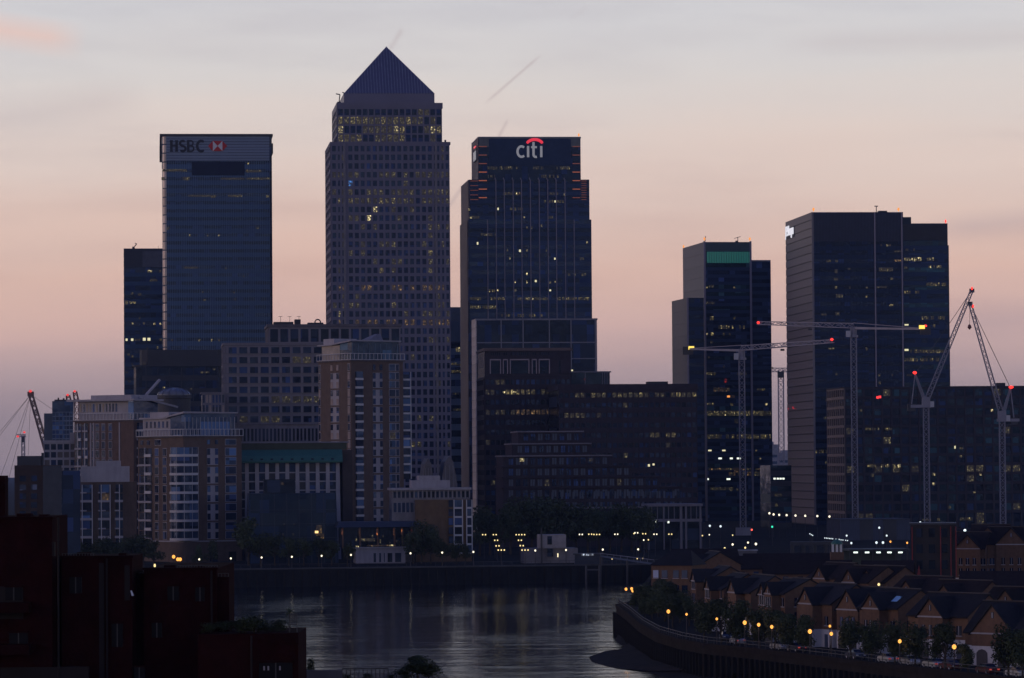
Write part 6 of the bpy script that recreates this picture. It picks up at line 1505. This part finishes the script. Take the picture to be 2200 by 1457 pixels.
# ------------------------------------------------------------------ gabled brick houses
HBR = M('house_brick', (0.15, 0.088, 0.060), .85, 0, .25, .2, 1.2, .3, stain=.25, rnd=.10)
SLATE = M('slate_roof', (0.024, 0.023, 0.028), .8, 0, .12, .2, 1.0, .4, rnd=.12)
TILE = M('brown_tile_roof', (0.026, 0.020, 0.022), .9, 0, .06, .2, 1.0, .4, rnd=.12)
STUCCO = M('white_stucco', (0.62, 0.61, 0.65), .75, 0, .3, .12, .5, stain=.2)
def house(lab, apex, Y, rot, w=11.0, d=9.0, gw=5.0, group=None, roofm=None, white=True, gout=1.6, zb=GZ, eave=7.6, skylight=False):
    P = at(apex[0], apex[1], Y); ap = P.z - zb
    e = ap - gw * .52
    t = thing('brick_house', lab, 'house', (P.x, P.y, zb), R(rot), group)
    rm = roofm or SLATE
    x0, x1 = -w * .5, w * .5
    y0 = gout; rg_ = min(ap + .5, e + d * .36); rg_ = max(rg_, ap + .15)
    gf = 2.9
    part('wall', MB().slab([(y0, gf if white else 0), (y0 + d, gf if white else 0), (y0 + d, e), (y0 + d / 2, rg_ - .25), (y0, e)], 'x', x0, x1), HBR, t)
    if white: part('ground_floor', MB().box(x0 - .05, x1 + .05, y0 - .05, y0 + d + .05, 0, gf), STUCCO, t)
    roof = part('roof', MB().slab([(y0 - .4, e - .15), (y0 + d / 2, rg_), (y0 + d + .4, e - .15), (y0 + d + .4, e - .4), (y0 + d / 2, rg_ - .24), (y0 - .4, e - .4)], 'x', x0 - .15, x1 + .15), rm, t)
    part('ridge', MB().box(x0 - .15, x1 + .15, y0 + d / 2 - .15, y0 + d / 2 + .15, rg_ - .05, rg_ + .12), M('ridge_tile', (0.06, 0.052, 0.055), .8), roof)
    if False: part('chimney', MB().box(x1 - 1.4, x1 - .5, y0 + d / 2 - .9, y0 + d / 2 - .2, rg_ - .6, rg_ + 1.3), HBR, roof)
    # projecting gable
    part('gable_bay', MB().slab([(-gw / 2, gf if white else 0), (gw / 2, gf if white else 0), (gw / 2, e), (0, ap - .2), (-gw / 2, e)], 'y', 0, y0 + d * .4), HBR, t)
    if white: part('porch', MB().box(-gw / 2 - .03, gw / 2 + .03, -.03, y0 - .06, 0, gf), STUCCO, t)
    part('gable_roof', MB().slab([(-gw / 2 - .35, e - .3), (0, ap), (gw / 2 + .35, e - .3), (gw / 2 + .35, e - .52), (0, ap - .24), (-gw / 2 - .35, e - .52)], 'y', -.3, y0 + d * .42), rm, t)
    part('bargeboard', MB().box(-gw / 2 - .1, gw / 2 + .1, -.12, -.01, e - .35, e - .12), RENDERW, t)
    def win(cx, face, z0, z1, ww, yy):
        if face == 'F': wi = link('window', unit(GL_N2), t, (cx, yy - .02, (z0 + z1) / 2), None, (ww, .1, z1 - z0)); mbf = MB().box(cx - ww / 2 - .12, cx + ww / 2 + .12, yy - .16, yy + .02, z0 - .2, z0 - .05).box(cx - .05, cx + .05, yy - .11, yy, z0, z1)
        else: wi = link('window', unit(GL_N2), t, (yy + .02, cx, (z0 + z1) / 2), None, (.1, ww, z1 - z0)); mbf = MB().box(yy - .02, yy + .16, cx - ww / 2 - .12, cx + ww / 2 + .12, z0 - .2, z0 - .05).box(yy, yy + .11, cx - .05, cx + .05, z0, z1)
        part('sill', mbf, RENDERW, t)
    for zz in (gf + .7, gf + 3.1):
        if zz + 1.4 > e - .2: continue
        for cx in (-gw * .27, 0, gw * .27): win(cx, 'F', zz, zz + 1.5, .75, 0)
        for cx in (x0 + (w - gw) * .25, x1 - (w - gw) * .25): win(cx, 'F', zz, zz + 1.4, 1.1, y0)
        for cx in (y0 + d * .25, y0 + d * .55, y0 + d * .8): win(cx, 'S', zz, zz + 1.4, 1.1, x1)
    link('window', unit(GL_N2), t, (0, -.02, ap - 1.7), None, (.45, .1, .9)); link('window_frame', unit(RENDERW), t, (0, -.05, ap - 1.7), None, (.16, .12, .8))
    if white:
        for cx in (-gw * .25, gw * .25): part('garage_door', MB().slab([(cx - 1.0, .05), (cx + 1.0, .05), (cx + 1.0, 1.9), (cx + .6, 2.3), (cx, 2.45), (cx - .6, 2.3), (cx - 1.0, 1.9)], 'y', -.12, -.02), M('garage_dark', (0.05, 0.05, 0.07), .6), t)
        for cx in (x0 + (w - gw) * .25, x1 - (w - gw) * .25): part('door', MB().box(cx - .5, cx + .5, y0 - .14, y0 - .04, 0.03, 2.1), M('door_blue', (0.04, 0.06, 0.12), .5), t)
    if skylight: part('skylight', MB().hexa([(1.5, y0 + 1.2, e + .62), (3.0, y0 + 1.2, e + .62), (3.0, y0 + 2.4, e + 1.5), (1.5, y0 + 2.4, e + 1.5), (1.5, y0 + 1.2, e + .8), (3.0, y0 + 1.2, e + .8), (3.0, y0 + 2.4, e + 1.68), (1.5, y0 + 2.4, e + 1.68)]), GLASS('skylight_glass', (0.12, 0.22, 0.32), .1, .8), t)
    return t
def dep(y, z=15.0): return (CAM.z - z) * F_PX / (y - 998)
front = [(1476, 1190, 15.8, -80, 10, 4.2), (1490, 1222, 15, -80, 10, 4.0), (1520, 1238, 15, -78, 10, 4.0), (1572, 1242, 15, -74, 11, 4.4), (1637, 1251, 15, -72, 9, 3.6), (1650, 1250, 15.3, -72, 7, 3.4), (1730, 1261, 15, -66, 12, 4.8), (1820, 1265, 15, -60, 11, 6.0), (1870, 1273, 14.8, -58, 10, 4.4), (1998, 1282, 14.8, -52, 13, 5.4), (2132, 1297, 14.6, -46, 13, 8.0), (2240, 1312, 14.6, -42, 12, 6.0)]
for i, (x, y, z, rot, w, gw) in enumerate(front):
    house(f'{ORD[i]} gabled brick house from the left in the front row', (x, y), dep(y, z), rot, w, 9.0, gw, 'gabled brick houses of the front row', skylight=(i == 8))
back = [(1823, 1222, 15, -60, 11, 4.6), (1863, 1222, 15, -60, 10, 4.6), (1947, 1245, 15, -54, 12, 5), (2028, 1254, 15, -50, 12, 5), (2160, 1265, 15, -46, 13, 6), (1760, 1215, 15, -62, 11, 4.5)]
for i, (x, y, z, rot, w, gw) in enumerate(back):
    house(['third', 'fourth', 'fifth', 'sixth', 'seventh', 'second'][i] + ' gabled brick house from the left in the back row', (x, y), dep(y, z), rot, w, 9.0, gw, 'gabled brick houses of the back row', TILE, False, .8)
# corner house with the hipped slate roof
P = at(1440, 1215, 775); t_ = thing('corner_house', 'brick corner house with blue slate hipped roof at the left end of the row', 'house', (P.x, P.y, GZ), R(-20))
hh = P.z - GZ
part('wall', MB().box(-4.0, 4.4, 0, 9, 0, hh), HBR, t_)
mb = MB(); mb.v += [(-4.4, -.4, hh), (4.8, -.4, hh), (4.8, 9.4, hh), (-4.4, 9.4, hh), (-.8, 4.5, hh + 3.0), (3.0, 4.5, hh + 3.0)]
for f in ((0, 1, 5, 4), (1, 2, 5), (2, 3, 4, 5), (3, 0, 4), (3, 2, 1, 0)): mb.f.append(f); mb.mi.append(0)
part('roof', mb, SLATE, t_)
for k in range(3):
    for cx in (-3.0, -1.2, 1.2, 3.0): link('window', unit(GLASS('pale_pane2', (0.10, 0.11, 0.15)) if k == 0 else GL_N), t_, (cx, -.02, hh - 1.7 - 3 * k), None, (1.2, .12, 1.5)); link('sill', unit(RENDERW), t_, (cx, -.08, hh - 2.6 - 3 * k), None, (1.4, .2, .12))
# terraces between the rows and the docks
def terrace(lab, x0, x1, yr, Y, rot, d=9.0, mat=None, zb=GZ):
    a, c = at(x0, yr, Y), at(x1, yr, Y); w = (c - a).length; h = a.z - zb
    t = thing('terrace_block', lab, 'house', (a.x, a.y, zb), R(rot), 'brick terraces behind the houses')
    e = h - 2.8
    part('wall', MB().slab([(0, 0), (d, 0), (d, e), (d / 2, h - .2), (0, e)], 'x', 0, w), HBR, t)
    part('roof', MB().slab([(-.4, e - .1), (d / 2, h), (d + .4, e - .1), (d + .4, e - .35), (d / 2, h - .3), (-.4, e - .35)], 'x', -.2, w + .2), mat or TILE, t)
    n = max(2, int(w / 3.2))
    for i in range(n):
        for k in range(int(e / 3)): link('window', unit(GL_N2), t, (w * (i + .5) / n, -.02, e - 1.5 - 3 * k), None, (1.2, .12, 1.4)); link('sill', unit(RENDERW), t, (w * (i + .5) / n, -.06, e - 2.3 - 3 * k), None, (1.4, .2, .14))
    for k in range(0): part('chimney', MB().box(w * (k + .5) / 3 - .5, w * (k + .5) / 3 + .5, d / 2 - .4, d / 2 + .4, h - .5, h + 1.2), HBR, t)
for a in (('long brick terrace with dark roof behind the hipped corner house', 1490, 1640, 1196, 900, 4), ('long brick terrace with dark roof left of the strip lit canopy', 1640, 1830, 1205, 880, -3), ('low terrace with tan roof below the crane base', 1450, 1590, 1180, 985, 6), ('dark terrace below the viaduct lights', 1600, 1790, 1190, 960, 0), ('brick terrace right of the strip lit canopy, behind the back row', 1850, 1960, 1205, 850, -8), ('dark terrace at the right edge behind the back row', 2060, 2260, 1228, 780, -12)): terrace(*a)
# dark red framed block and gabled houses at right
b = Bld('dark_block', 'dark brick block with red vertical frames right of the strip lit canopy', 'apartment block', 1957, 2052, 1128, 880, -6, depth=14)
w, h, d = b.w, b.top, b.d
b.part('wall', MB().box(0, w, 0, d, 0, h), M('black_brick', (0.030, 0.026, 0.028), .85))
REDF = M('red_frame', (0.22, 0.03, 0.035), .6)
for x0 in (1956, 2017, 2039, 2050): b.piece('red_frame', 'F', b.u(x0), b.u(x0 + 2), -.02, .3, h * .25 if x0 != 1956 else 0, h - .4, REDF)
for i in range(3):
    for k in range(4): b.window('F', w * (.12 + .28 * i), w * (.26 + .28 * i), 2 + 3.6 * k, 4 + 3.6 * k, GL_K, o1=.1)
b.part('coping', MB().box(-.3, w + .3, -.3, d, h, h + .4), DARKW)
b.part('red_gable', MB().slab([(b.u(1960), 0), (b.u(1980), 0), (b.u(1971), h * .42)], 'y', -2.2, -.4), REDF)
b.finish()
for i, (x, y, Y, rot, w, gw) in enumerate(((2078, 1148, 900, -20, 8, 6), (2122, 1132, 905, -15, 9, 5), (2172, 1134, 900, -10, 11, 7))):
    house(['left', 'middle', 'right'][i] + ' of three tall brick houses with white garages at the right edge', (x, y), Y, rot, w, 10, gw, 'tall brick houses at the right edge', TILE, True, .8)
b = Bld('shed', 'pale blue corrugated shed behind the second crane base', 'shed', 1805, 1955, 1116, 1480, ER, depth=30)
w, h, d = b.w, b.top, b.d
b.part('wall', MB().box(0, w, 0, d, 0, h - .3), M('shed_blue', (0.06, 0.075, 0.125), .6)); b.part('roof', MB().box(-.4, w + .4, -.4, d, h - .28, h), DARKW)
for i in range(40): b.piece('corrugation', 'F', w * i / 40, w * i / 40 + .35, -.01, .2, .2, h - .4, MATS['shed_blue'])
for q in (.28, .62): b.part('dark_bay', MB().box(w * q, w * q + 5, -.25, .02, 0, h - .3), DARKW)
b.finish()
b = Bld('station_canopy', 'dark canopy with five white strip lights', 'canopy', 1822, 1952, 1180, 1010, ER, depth=10)
w, h, d = b.w, b.top, b.d
b.part('roof', MB().box(0, w, -2, d, h - .5, h), M('canopy_dark', (0.04, 0.05, 0.055), .6)); b.part('back_wall', MB().box(.3, w - .3, d - 1, d - .4, 0, h - .5), M('canopy_wall', (0.06, 0.08, 0.085), .7))
for i in range(6): b.piece('post', 'F', w * i / 5.3 + .2, w * i / 5.3 + .45, 1.2, 1.5, 0, h - .5, FRAME_D)
for x_ in (1838.5, 1863, 1887.5, 1911, 1934.5): e = b.u(x_, 1187, -1.5); b.part('strip_light', MB().box(e - .55, e + .55, -1.6, -1.3, b.z(1188.6, x_, off=-1.5), b.z(1185.4, x_, off=-1.5)), LIT('canopy_strip', (.86, 1, .92), 1.6, False))
b.finish()
P = at(1798, 1186, 960); t_ = thing('roof_lantern', 'small white columned turret with green dome cap', 'turret', (P.x, P.y, GZ)); z0 = P.z - GZ
part('base', MB().box(-1.6, 1.6, -1.6, 1.6, 0, z0), HBR, t_)
for x in (-1, 0, 1):
    for y in (-1, 1): part('column', MB().box(x - .2, x + .2, y - .2, y + .2, z0, z0 + 1.9), SWHT, t_)
part('dome', MB().lathe((0, 0, z0 + 1.9), [(1.5, 0), (1.4, .4), (.9, .9), (.2, 1.3)], 10), GREEN, t_)
# viaduct under the string of lights
a, c = at(1700, 1152, 1240), at(1830, 1168, 1240); t_ = thing('viaduct', 'dark low viaduct carrying a string of tiny lights', 'viaduct', (a.x, a.y, GZ))
part('deck', MB().box(0, c.x - a.x, 0, 6, 3.4, 4.6), DARKW, t_)
for i in range(6): part('pier', MB().box((c.x - a.x) * i / 5.4, (c.x - a.x) * i / 5.4 + 1, 1, 5, 0, 3.4), DARKW, t_)
# pale roof by the crane foot
a, c = at(1556, 1182, 1110), at(1626, 1182, 1110); t_ = thing('site_office', 'long low pale site cabin below the crane base', 'cabin', (a.x, a.y, GZ))
part('wall', MB().box(0, c.x - a.x, 0, 5, 0, a.z - GZ - .3), M('cabin_grey', (0.12, 0.12, 0.15), .7), t_); part('roof', MB().box(-.3, c.x - a.x + .3, -.3, 5.3, a.z - GZ - .28, a.z - GZ), M('cabin_roof', (0.25, 0.26, 0.33), .6), t_)
for i in range(4): part('window', MB().box((c.x - a.x) * (i + .3) / 4, (c.x - a.x) * (i + .7) / 4, -.08, .05, 1.2, 2.4), GL_N2, t_)
# riverside pavilion, pier and gangway
b = Bld('pavilion', 'pale two storey pavilion on the far promenade', 'pavilion', 1160, 1216, 1149, 1172, ER, depth=9)
w, h, d = b.w, b.top, b.d
b.part('wall', MB().box(b.u(1125), b.u(1240), 1, d + 4, 0, h * .52), M('pav_grey', (0.17, 0.16, 0.18), .8)); b.part('upper', MB().box(0, w, 0, d, h * .52, h), RENDERW if False else M('pav_white', (0.30, 0.28, 0.30), .8))
for x0, x1, y0, y1 in ((1174, 1186, 1196, 1174), (1174, 1184, 1170, 1152)): b.window('F', b.u(x0), b.u(x1), b.z(y0), b.z(y1), GL_K, o1=.1 if y0 < 1180 else -.8, base=0)
b.part('dark_pillar', MB().box(b.u(1160), b.u(1163), -.4, .2, 0, h + 2), FRAME_D)
b.part('light_strip', MB().box(b.u(1195), b.u(1197), -.5, -.4, b.z(1197), b.z(1189)), LIT('door_light', (1, .85, .5), 1.6, False))
b.finish()
P = at(1262, 1196, 1130); t_ = thing('pier_kiosk', 'dark pier kiosk with small white lit sign', 'kiosk', (P.x, farline(P.x) + 3, GZ))
part('body', MB().box(-3.5, 4.5, 0, 5, 0, 3.2), M('kiosk_navy', (0.03, 0.04, 0.07), .6), t_); part('roof', MB().box(-4, 5, -.6, 5.4, 3.2, 3.6), DARKW, t_)
part('lit_sign', MB().box(-1.6, 2.2, -.75, -.62, 2.9, 3.5), LIT('sign_white_blue', (.7, .8, 1), .9), t_)
a, c = at(1290, 1189, 1128), at(1405, 1203, 1128); t_ = thing('gangway', 'thin blue gangway sloping right from the pier', 'gangway', (a.x, a.y, 0))
part('deck', MB().beam((0, 0, a.z - .8), (c.x - a.x, 0, c.z - 1.2), .5), M('gangway_blue', (0.09, 0.11, 0.17), .6), t_)
mb = MB().beam((0, 0, a.z), (c.x - a.x, 0, c.z), .2)
for i in range(9): f = i / 8; mb.beam(((c.x - a.x) * f, 0, a.z - .6 + (c.z - a.z - .3) * f), ((c.x - a.x) * f, 0, a.z + (c.z - a.z) * f), .12)
part('handrail', mb, GRIDP, t_)
for x in (0, (c.x - a.x) * .5, c.x - a.x): part('pile', MB().tube([(x, 0, -3), (x, 0, a.z - 1 + (c.z - a.z) * x / (c.x - a.x))], [.3, .3], 8), FRAME_D, t_)
t_ = thing('mooring_dolphin', 'pair of dark mooring piles joined by a crossbeam at the far quay', 'mooring', (at(1260, 1230, 1122).x, 1126, -3))
for x in (0, 3.8): part('pile', MB().tube([(x, 0, 0), (x, 0, 8.4)], [.3, .28], 8), M('pile_grey', (0.07, 0.07, 0.085), .8), t_)
part('crossbeam', MB().beam((0, 0, 7.2), (3.8, 0, 7.2), .4), MATS['pile_grey'], t_)
# ------------------------------------------------------------------ near brick ziggurat at lower left
DRB = M('dark_red_brick', (0.024, 0.006, 0.007), .95, 0, .03, .3, .8, .5, stain=.3)
DRB2 = M('dark_red_brick_weathered', (0.021, 0.006, 0.007), .95, 0, .03, .3, .8, .5, stain=.4)
b = Bld('brick_apartments', 'dark red brick stepped apartment building in the near left corner', 'apartment block', -140, 657, 1360, 205, 0, depth=20, zb=3.6)
w, h, d = b.w, b.top, b.d
def zz(y, off, px=300): return b.z(y, px, off=off)
e1 = lambda px, off, y=1300: b.u(px, y, off)
b.part('terrace_wing', MB().box(e1(425, 0), e1(640, 0), 0, 8.2, 0, zz(1362, 0, 600)), DRB)
b.part('terrace_parapet', MB().box(e1(575, 0), e1(641, 0), -.12, .5, zz(1385, 0, 620), zz(1360, 0, 620)), DRB2)
b.part('upper_block', MB().box(e1(309, 3), e1(466, 3), 3, 16, 0, zz(1222, 3, 390)), DRB)
b.part('upper_block_step', MB().box(e1(466, 3) + .01, e1(491, 3), 3.4, 5.2, 0, zz(1240, 3, 480)), DRB2)
b.part('middle_block', MB().box(e1(133, 1.5), e1(284, 1.5), 1.5, 7.5, 0, zz(1195, 1.5, 220)), DRB)
b.part('left_block', MB().box(e1(-140, 0), e1(112, 0), 0.1, 7.2, 0, zz(1110, 0, 60)), DRB)
for x0, x1, y, off in ((-140, 112, 1110, .1), (133, 284, 1195, 1.5), (309, 466, 1222, 3)):
    b.part('coping', MB().box(e1(x0, off) - .05, e1(x1, off) + .06, off - .1, off + .6, zz(y + 4, off, 200), zz(y - 1, off, 200)), DRB2)
b.part('left_stack', MB().box(e1(-140, 2), e1(12, 2), 2, 3.2, 0, zz(1022, 2, 0)), DRB2)
b.part('link_wall', MB().box(e1(270, 4), e1(318, 4), 4, 6.5, 0, zz(1232, 4, 300)), DRB2)
b.part('link_wall', MB().box(e1(100, 4), e1(150, 4), 4, 6.5, 0, zz(1200, 4, 130)), DRB2)
SHD = M('slot_dark', (0.012, 0.008, 0.010), .8)
for x0, x1, y0, y1, off in ((213, 224, 1210, 1470, 1.5), (268, 279, 1215, 1290, 1.5), (112.5, 118, 1165, 1195, .1), (0, 50, 1260, 1330, .1), (0, 190, 1434, 1470, .1)):
    b.part('recess_shade', MB().box(e1(x0, off), e1(x1, off), off - .06, off + .3, zz(y1, off, x0), zz(y0, off, x0)), SHD)  # dark strips proud of the brick, coloured like shade in slots
for i, (x0, x1, y0, y1, off) in enumerate(((240, 264, 1340, 1390, 1.5), (326, 348, 1338, 1370, 3), (288, 310, 1434, 1470, 1.5), (12, 48, 1262, 1290, .1), (556, 628, 1424, 1470, 0), (20, 60, 1360, 1390, .1), (150, 176, 1240, 1275, 1.5), (360, 385, 1260, 1290, 3), (420, 440, 1262, 1292, 3))):
    fr = b.part('window', MB().box(e1(x0, off), e1(x1, off), off - .09, off + .2, zz(y1, off, x0), zz(y0, off, x0)), M('unlit_near_pane', (0.006, 0.006, 0.010), .5, 0, .12))
    b.part('window_frame', MB().box(e1(x0, off) - .05, e1(x1, off) + .05, off - .14, off + .1, zz(y0, off, x0), zz(y0 - 4, off, x0)), DRB2, fr)
    b.part('glazing_bar', MB().box(e1((x0 + x1) / 2, off) - .03, e1((x0 + x1) / 2, off) + .03, off - .12, off, zz(y1, off, x0), zz(y0, off, x0)), FRAME_D, fr)
for x_ in (566, 575, 600): b.part('pale_pane', MB().box(e1(x_, 0, 1435), e1(x_ + 3.5, 0, 1435), -.13, -.08, zz(1440, 0, 590), zz(1431, 0, 590)), RENDERW)
for px, y, off, ww in ((30, 1104, .1, .8), (78, 1106, .1, .5), (160, 1188, 1.5, .7), (250, 1190, 1.5, .4), (348, 1216, 3, .6), (420, 1218, 3, .35)): b.part('roof_vent', MB().box(e1(px, off), e1(px, off) + ww, off + 1.2, off + 1.9, zz(y + 12, off, px), zz(y, off, px)), DRB2)
for x0, x1, y, off in ((133, 200, 1189, 1.5), (380, 466, 1215, 3), (468, 490, 1232, 3.2)):
    mb = MB(); n_ = int((x1 - x0) / 6)
    for i in range(n_ + 1): q = e1(x0 + (x1 - x0) * i / n_, off); mb.box(q - .015, q + .015, off + .3, off + .33, zz(y + 8, off, x0), zz(y, off, x0))
    mb.box(e1(x0, off), e1(x1, off), off + .29, off + .34, zz(y + 1, off, x0), zz(y, off, x0)); b.part('roof_railing', mb, FRAME_D)
for px, off in ((126, .15), (230, 1.5), (455, 3), (540, 0)): b.part('drainpipe', MB().tube([(e1(px, off), off - .12, 0), (e1(px, off), off - .12, zz(1112 if px < 130 else 1200 if px < 300 else 1226 if px < 500 else 1366, off, px))], [.06, .06], 6), SHD)
for k, y in enumerate((1295, 1385)): b.part('balcony', MB().box(e1(-140, -1), e1(62, -1), -1.1, .15, zz(y + 22, -1, 20), zz(y, -1, 20)), DRB2)
q0, q1 = e1(280, 1.2), e1(285, 1.2)
b.part('sky_glint_pane', MB().hexa([(q0 + .08, 1.1, zz(1280, 1.2, 303)), (q1 + .05, 1.1, zz(1280, 1.2, 303)), (q1 + .05, 1.5, zz(1280, 1.2, 303)), (q0 + .08, 1.5, zz(1280, 1.2, 303)), (q0, 1.25, zz(1269, 1.2, 303)), (q0 + .06, 1.25, zz(1269, 1.2, 303)), (q0 + .06, 1.5, zz(1269, 1.2, 303)), (q0, 1.5, zz(1269, 1.2, 303))]), SWHT)  # white pane, the sky's reflection put into its colour
b.finish()
P = at(332.5, 1216, 212); t_ = thing('terrace_lamp', 'small yellow lamp on the near brick roof', 'lamp', (P.x, P.y, zz(1222, 3, 390) + 3.6))
hz_ = P.z - t_.location.z
part('post', MB().tube([(0, 0, 0), (0, 0, hz_ - .1)], [.03, .03], 6), FRAME_D, t_); part('lantern', MB().lathe((0, 0, hz_), [(.04, -.11), (.06, 0), (.04, .11)], 8), L_YL, t_)
b2 = Bld('roof_terrace_block', 'lower pale edged roof terrace at the bottom edge right of the brick building', 'building', 655, 960, 1466, 215, 0, depth=3.4, zb=3.6)
b2.part('wall', MB().box(0, b2.w, 0, b2.d, 0, b2.top), DRB2)
b2.part('pale_parapet', MB().box(.05, b2.u(735, 1450), -.1, .2, b2.top, b2.z(1440, 700)), M('parapet_pale', (0.13, 0.13, 0.16), .7))
mb = MB()
for i in range(12): e = b2.u(735 + i * 9, 1450); mb.box(e - .02, e + .02, .05, .09, b2.top, b2.top + .75)
mb.box(b2.u(735, 1450), b2.u(835, 1450), .04, .1, b2.top + .7, b2.top + .76)
b2.part('railing', mb, FRAME_D)
rt = b2.top + 3.6
def shrub(lab, px, top, Y, zb, sx=1.0, protos=SHRUB, hh=3.8):
    P = at(px, top, Y); return tree(lab, (P.x, P.y, zb), (P.z - zb) / hh, protos, None, sx, 'shrub')
P = at(897, 1410, 217); tr = tree('small umbrella shaped tree at the bottom edge, standing dark against the river', (P.x, P.y, rt), (P.z - rt) / 6.8, NEARTREES, sx=2.2)
for px, top, lab in ((790, 1448, 'low dark bush behind the railing at the bottom edge'), (840, 1450, 'low dark bush beside the umbrella shaped tree'), (745, 1450, 'low dark bush at the end of the pale parapet'), (872, 1436, 'dark bush under the left side of the umbrella shaped tree'), (920, 1430, 'dark bush under the right side of the umbrella shaped tree')): shrub(lab, px, top, 217, rt, 2.0)
tz = zz(1362, 0, 600) + 3.6
for i, (px, top, lab) in enumerate(((452, 1340, 'dark shrub on the brick terrace, leftmost'), (480, 1336, 'dark shrub on the brick terrace, second from left'), (510, 1334, 'dark shrub on the brick terrace, third from left'), (545, 1326, 'taller dark shrub on the brick terrace, in the middle'), (570, 1340, 'dark shrub on the brick terrace, left of the round one'), (602, 1334, 'round olive shrub at the terrace corner'), (528, 1338, 'low dark shrub on the brick terrace, before the taller one'), (586, 1346, 'low dark shrub on the brick terrace, beside the round one'), (466, 1342, 'low dark shrub on the brick terrace, between the two leftmost'))):
    shrub(lab, px, top, 207 + (i % 3), tz, 2.0)
shrub('leafy climber at the right foot of the brick terrace wall', 664, 1420, 216, rt, .5)
# terrace palm and chair
P = at(622, 1318, 208); t_ = thing('palm', 'thin little palm on the brick terrace corner', 'palm', (P.x, P.y, tz)); hp = P.z - tz
part('trunk', MB().tube([(0, 0, 0), (.03, 0, hp * .5), (0, 0, hp)], [.05, .04, .035], 6), BARK, t_)
mb = MB()
for i in range(22):
    a = i * 2.4; el = -.5 + (i % 7) * .28; r = .34
    p0 = Vector((0, 0, hp)); p1 = p0 + Vector((math.cos(a) * r * .6, math.sin(a) * r * .6, r * .5 * math.sin(el) + .08)); p2 = p0 + Vector((math.cos(a) * r, math.sin(a) * r, r * math.sin(el)))
    sd_ = Vector((-math.sin(a), math.cos(a), 0)) * .03
    mb.quad([p0 - sd_ * .3, p0 + sd_ * .3, p1 + sd_, p1 - sd_]); mb.quad([p1 - sd_, p1 + sd_, p2 + sd_ * .1, p2 - sd_ * .1])
part('crown', mb, LEAF, t_)
P = at(630, 1352, 207); t_ = thing('terrace_chair', 'slatted chair on the brick terrace corner', 'chair', (P.x, P.y, tz))
part('seat', MB().box(-.22, .22, -.2, .2, .40, .45), FRAME_D, t_)
for i in range(4): part('back_slat', MB().box(-.2 + .12 * i, -.15 + .12 * i, .17, .2, .45, .95), FRAME_D, t_)
part('back_rail', MB().box(-.22, .22, .16, .21, .93, .98), FRAME_D, t_)
for x in (-.2, .2):
    for y in (-.18, .18): part('leg', MB().box(x - .02, x + .02, y - .02, y + .02, 0, .4), FRAME_D, t_)

# ------------------------------------------------------------------ dusk air
HZ = 3.6e-5
if HZ:
    hm = bpy.data.materials.new('dusk_haze'); hm.use_nodes = True
    ht_ = hm.node_tree; ht_.nodes.clear()
    vp = ht_.nodes.new('ShaderNodeVolumePrincipled'); vp.inputs['Color'].default_value = (.44, .62, 1.0, 1); vp.inputs['Density'].default_value = HZ; vp.inputs['Anisotropy'].default_value = 0.0
    ho = ht_.nodes.new('ShaderNodeOutputMaterial'); ht_.links.new(vp.outputs[0], ho.inputs['Volume'])
    struct('haze', MB().box(-9500, 9500, -700, 12500, -4.0, 264.0), hm, 'stuff')
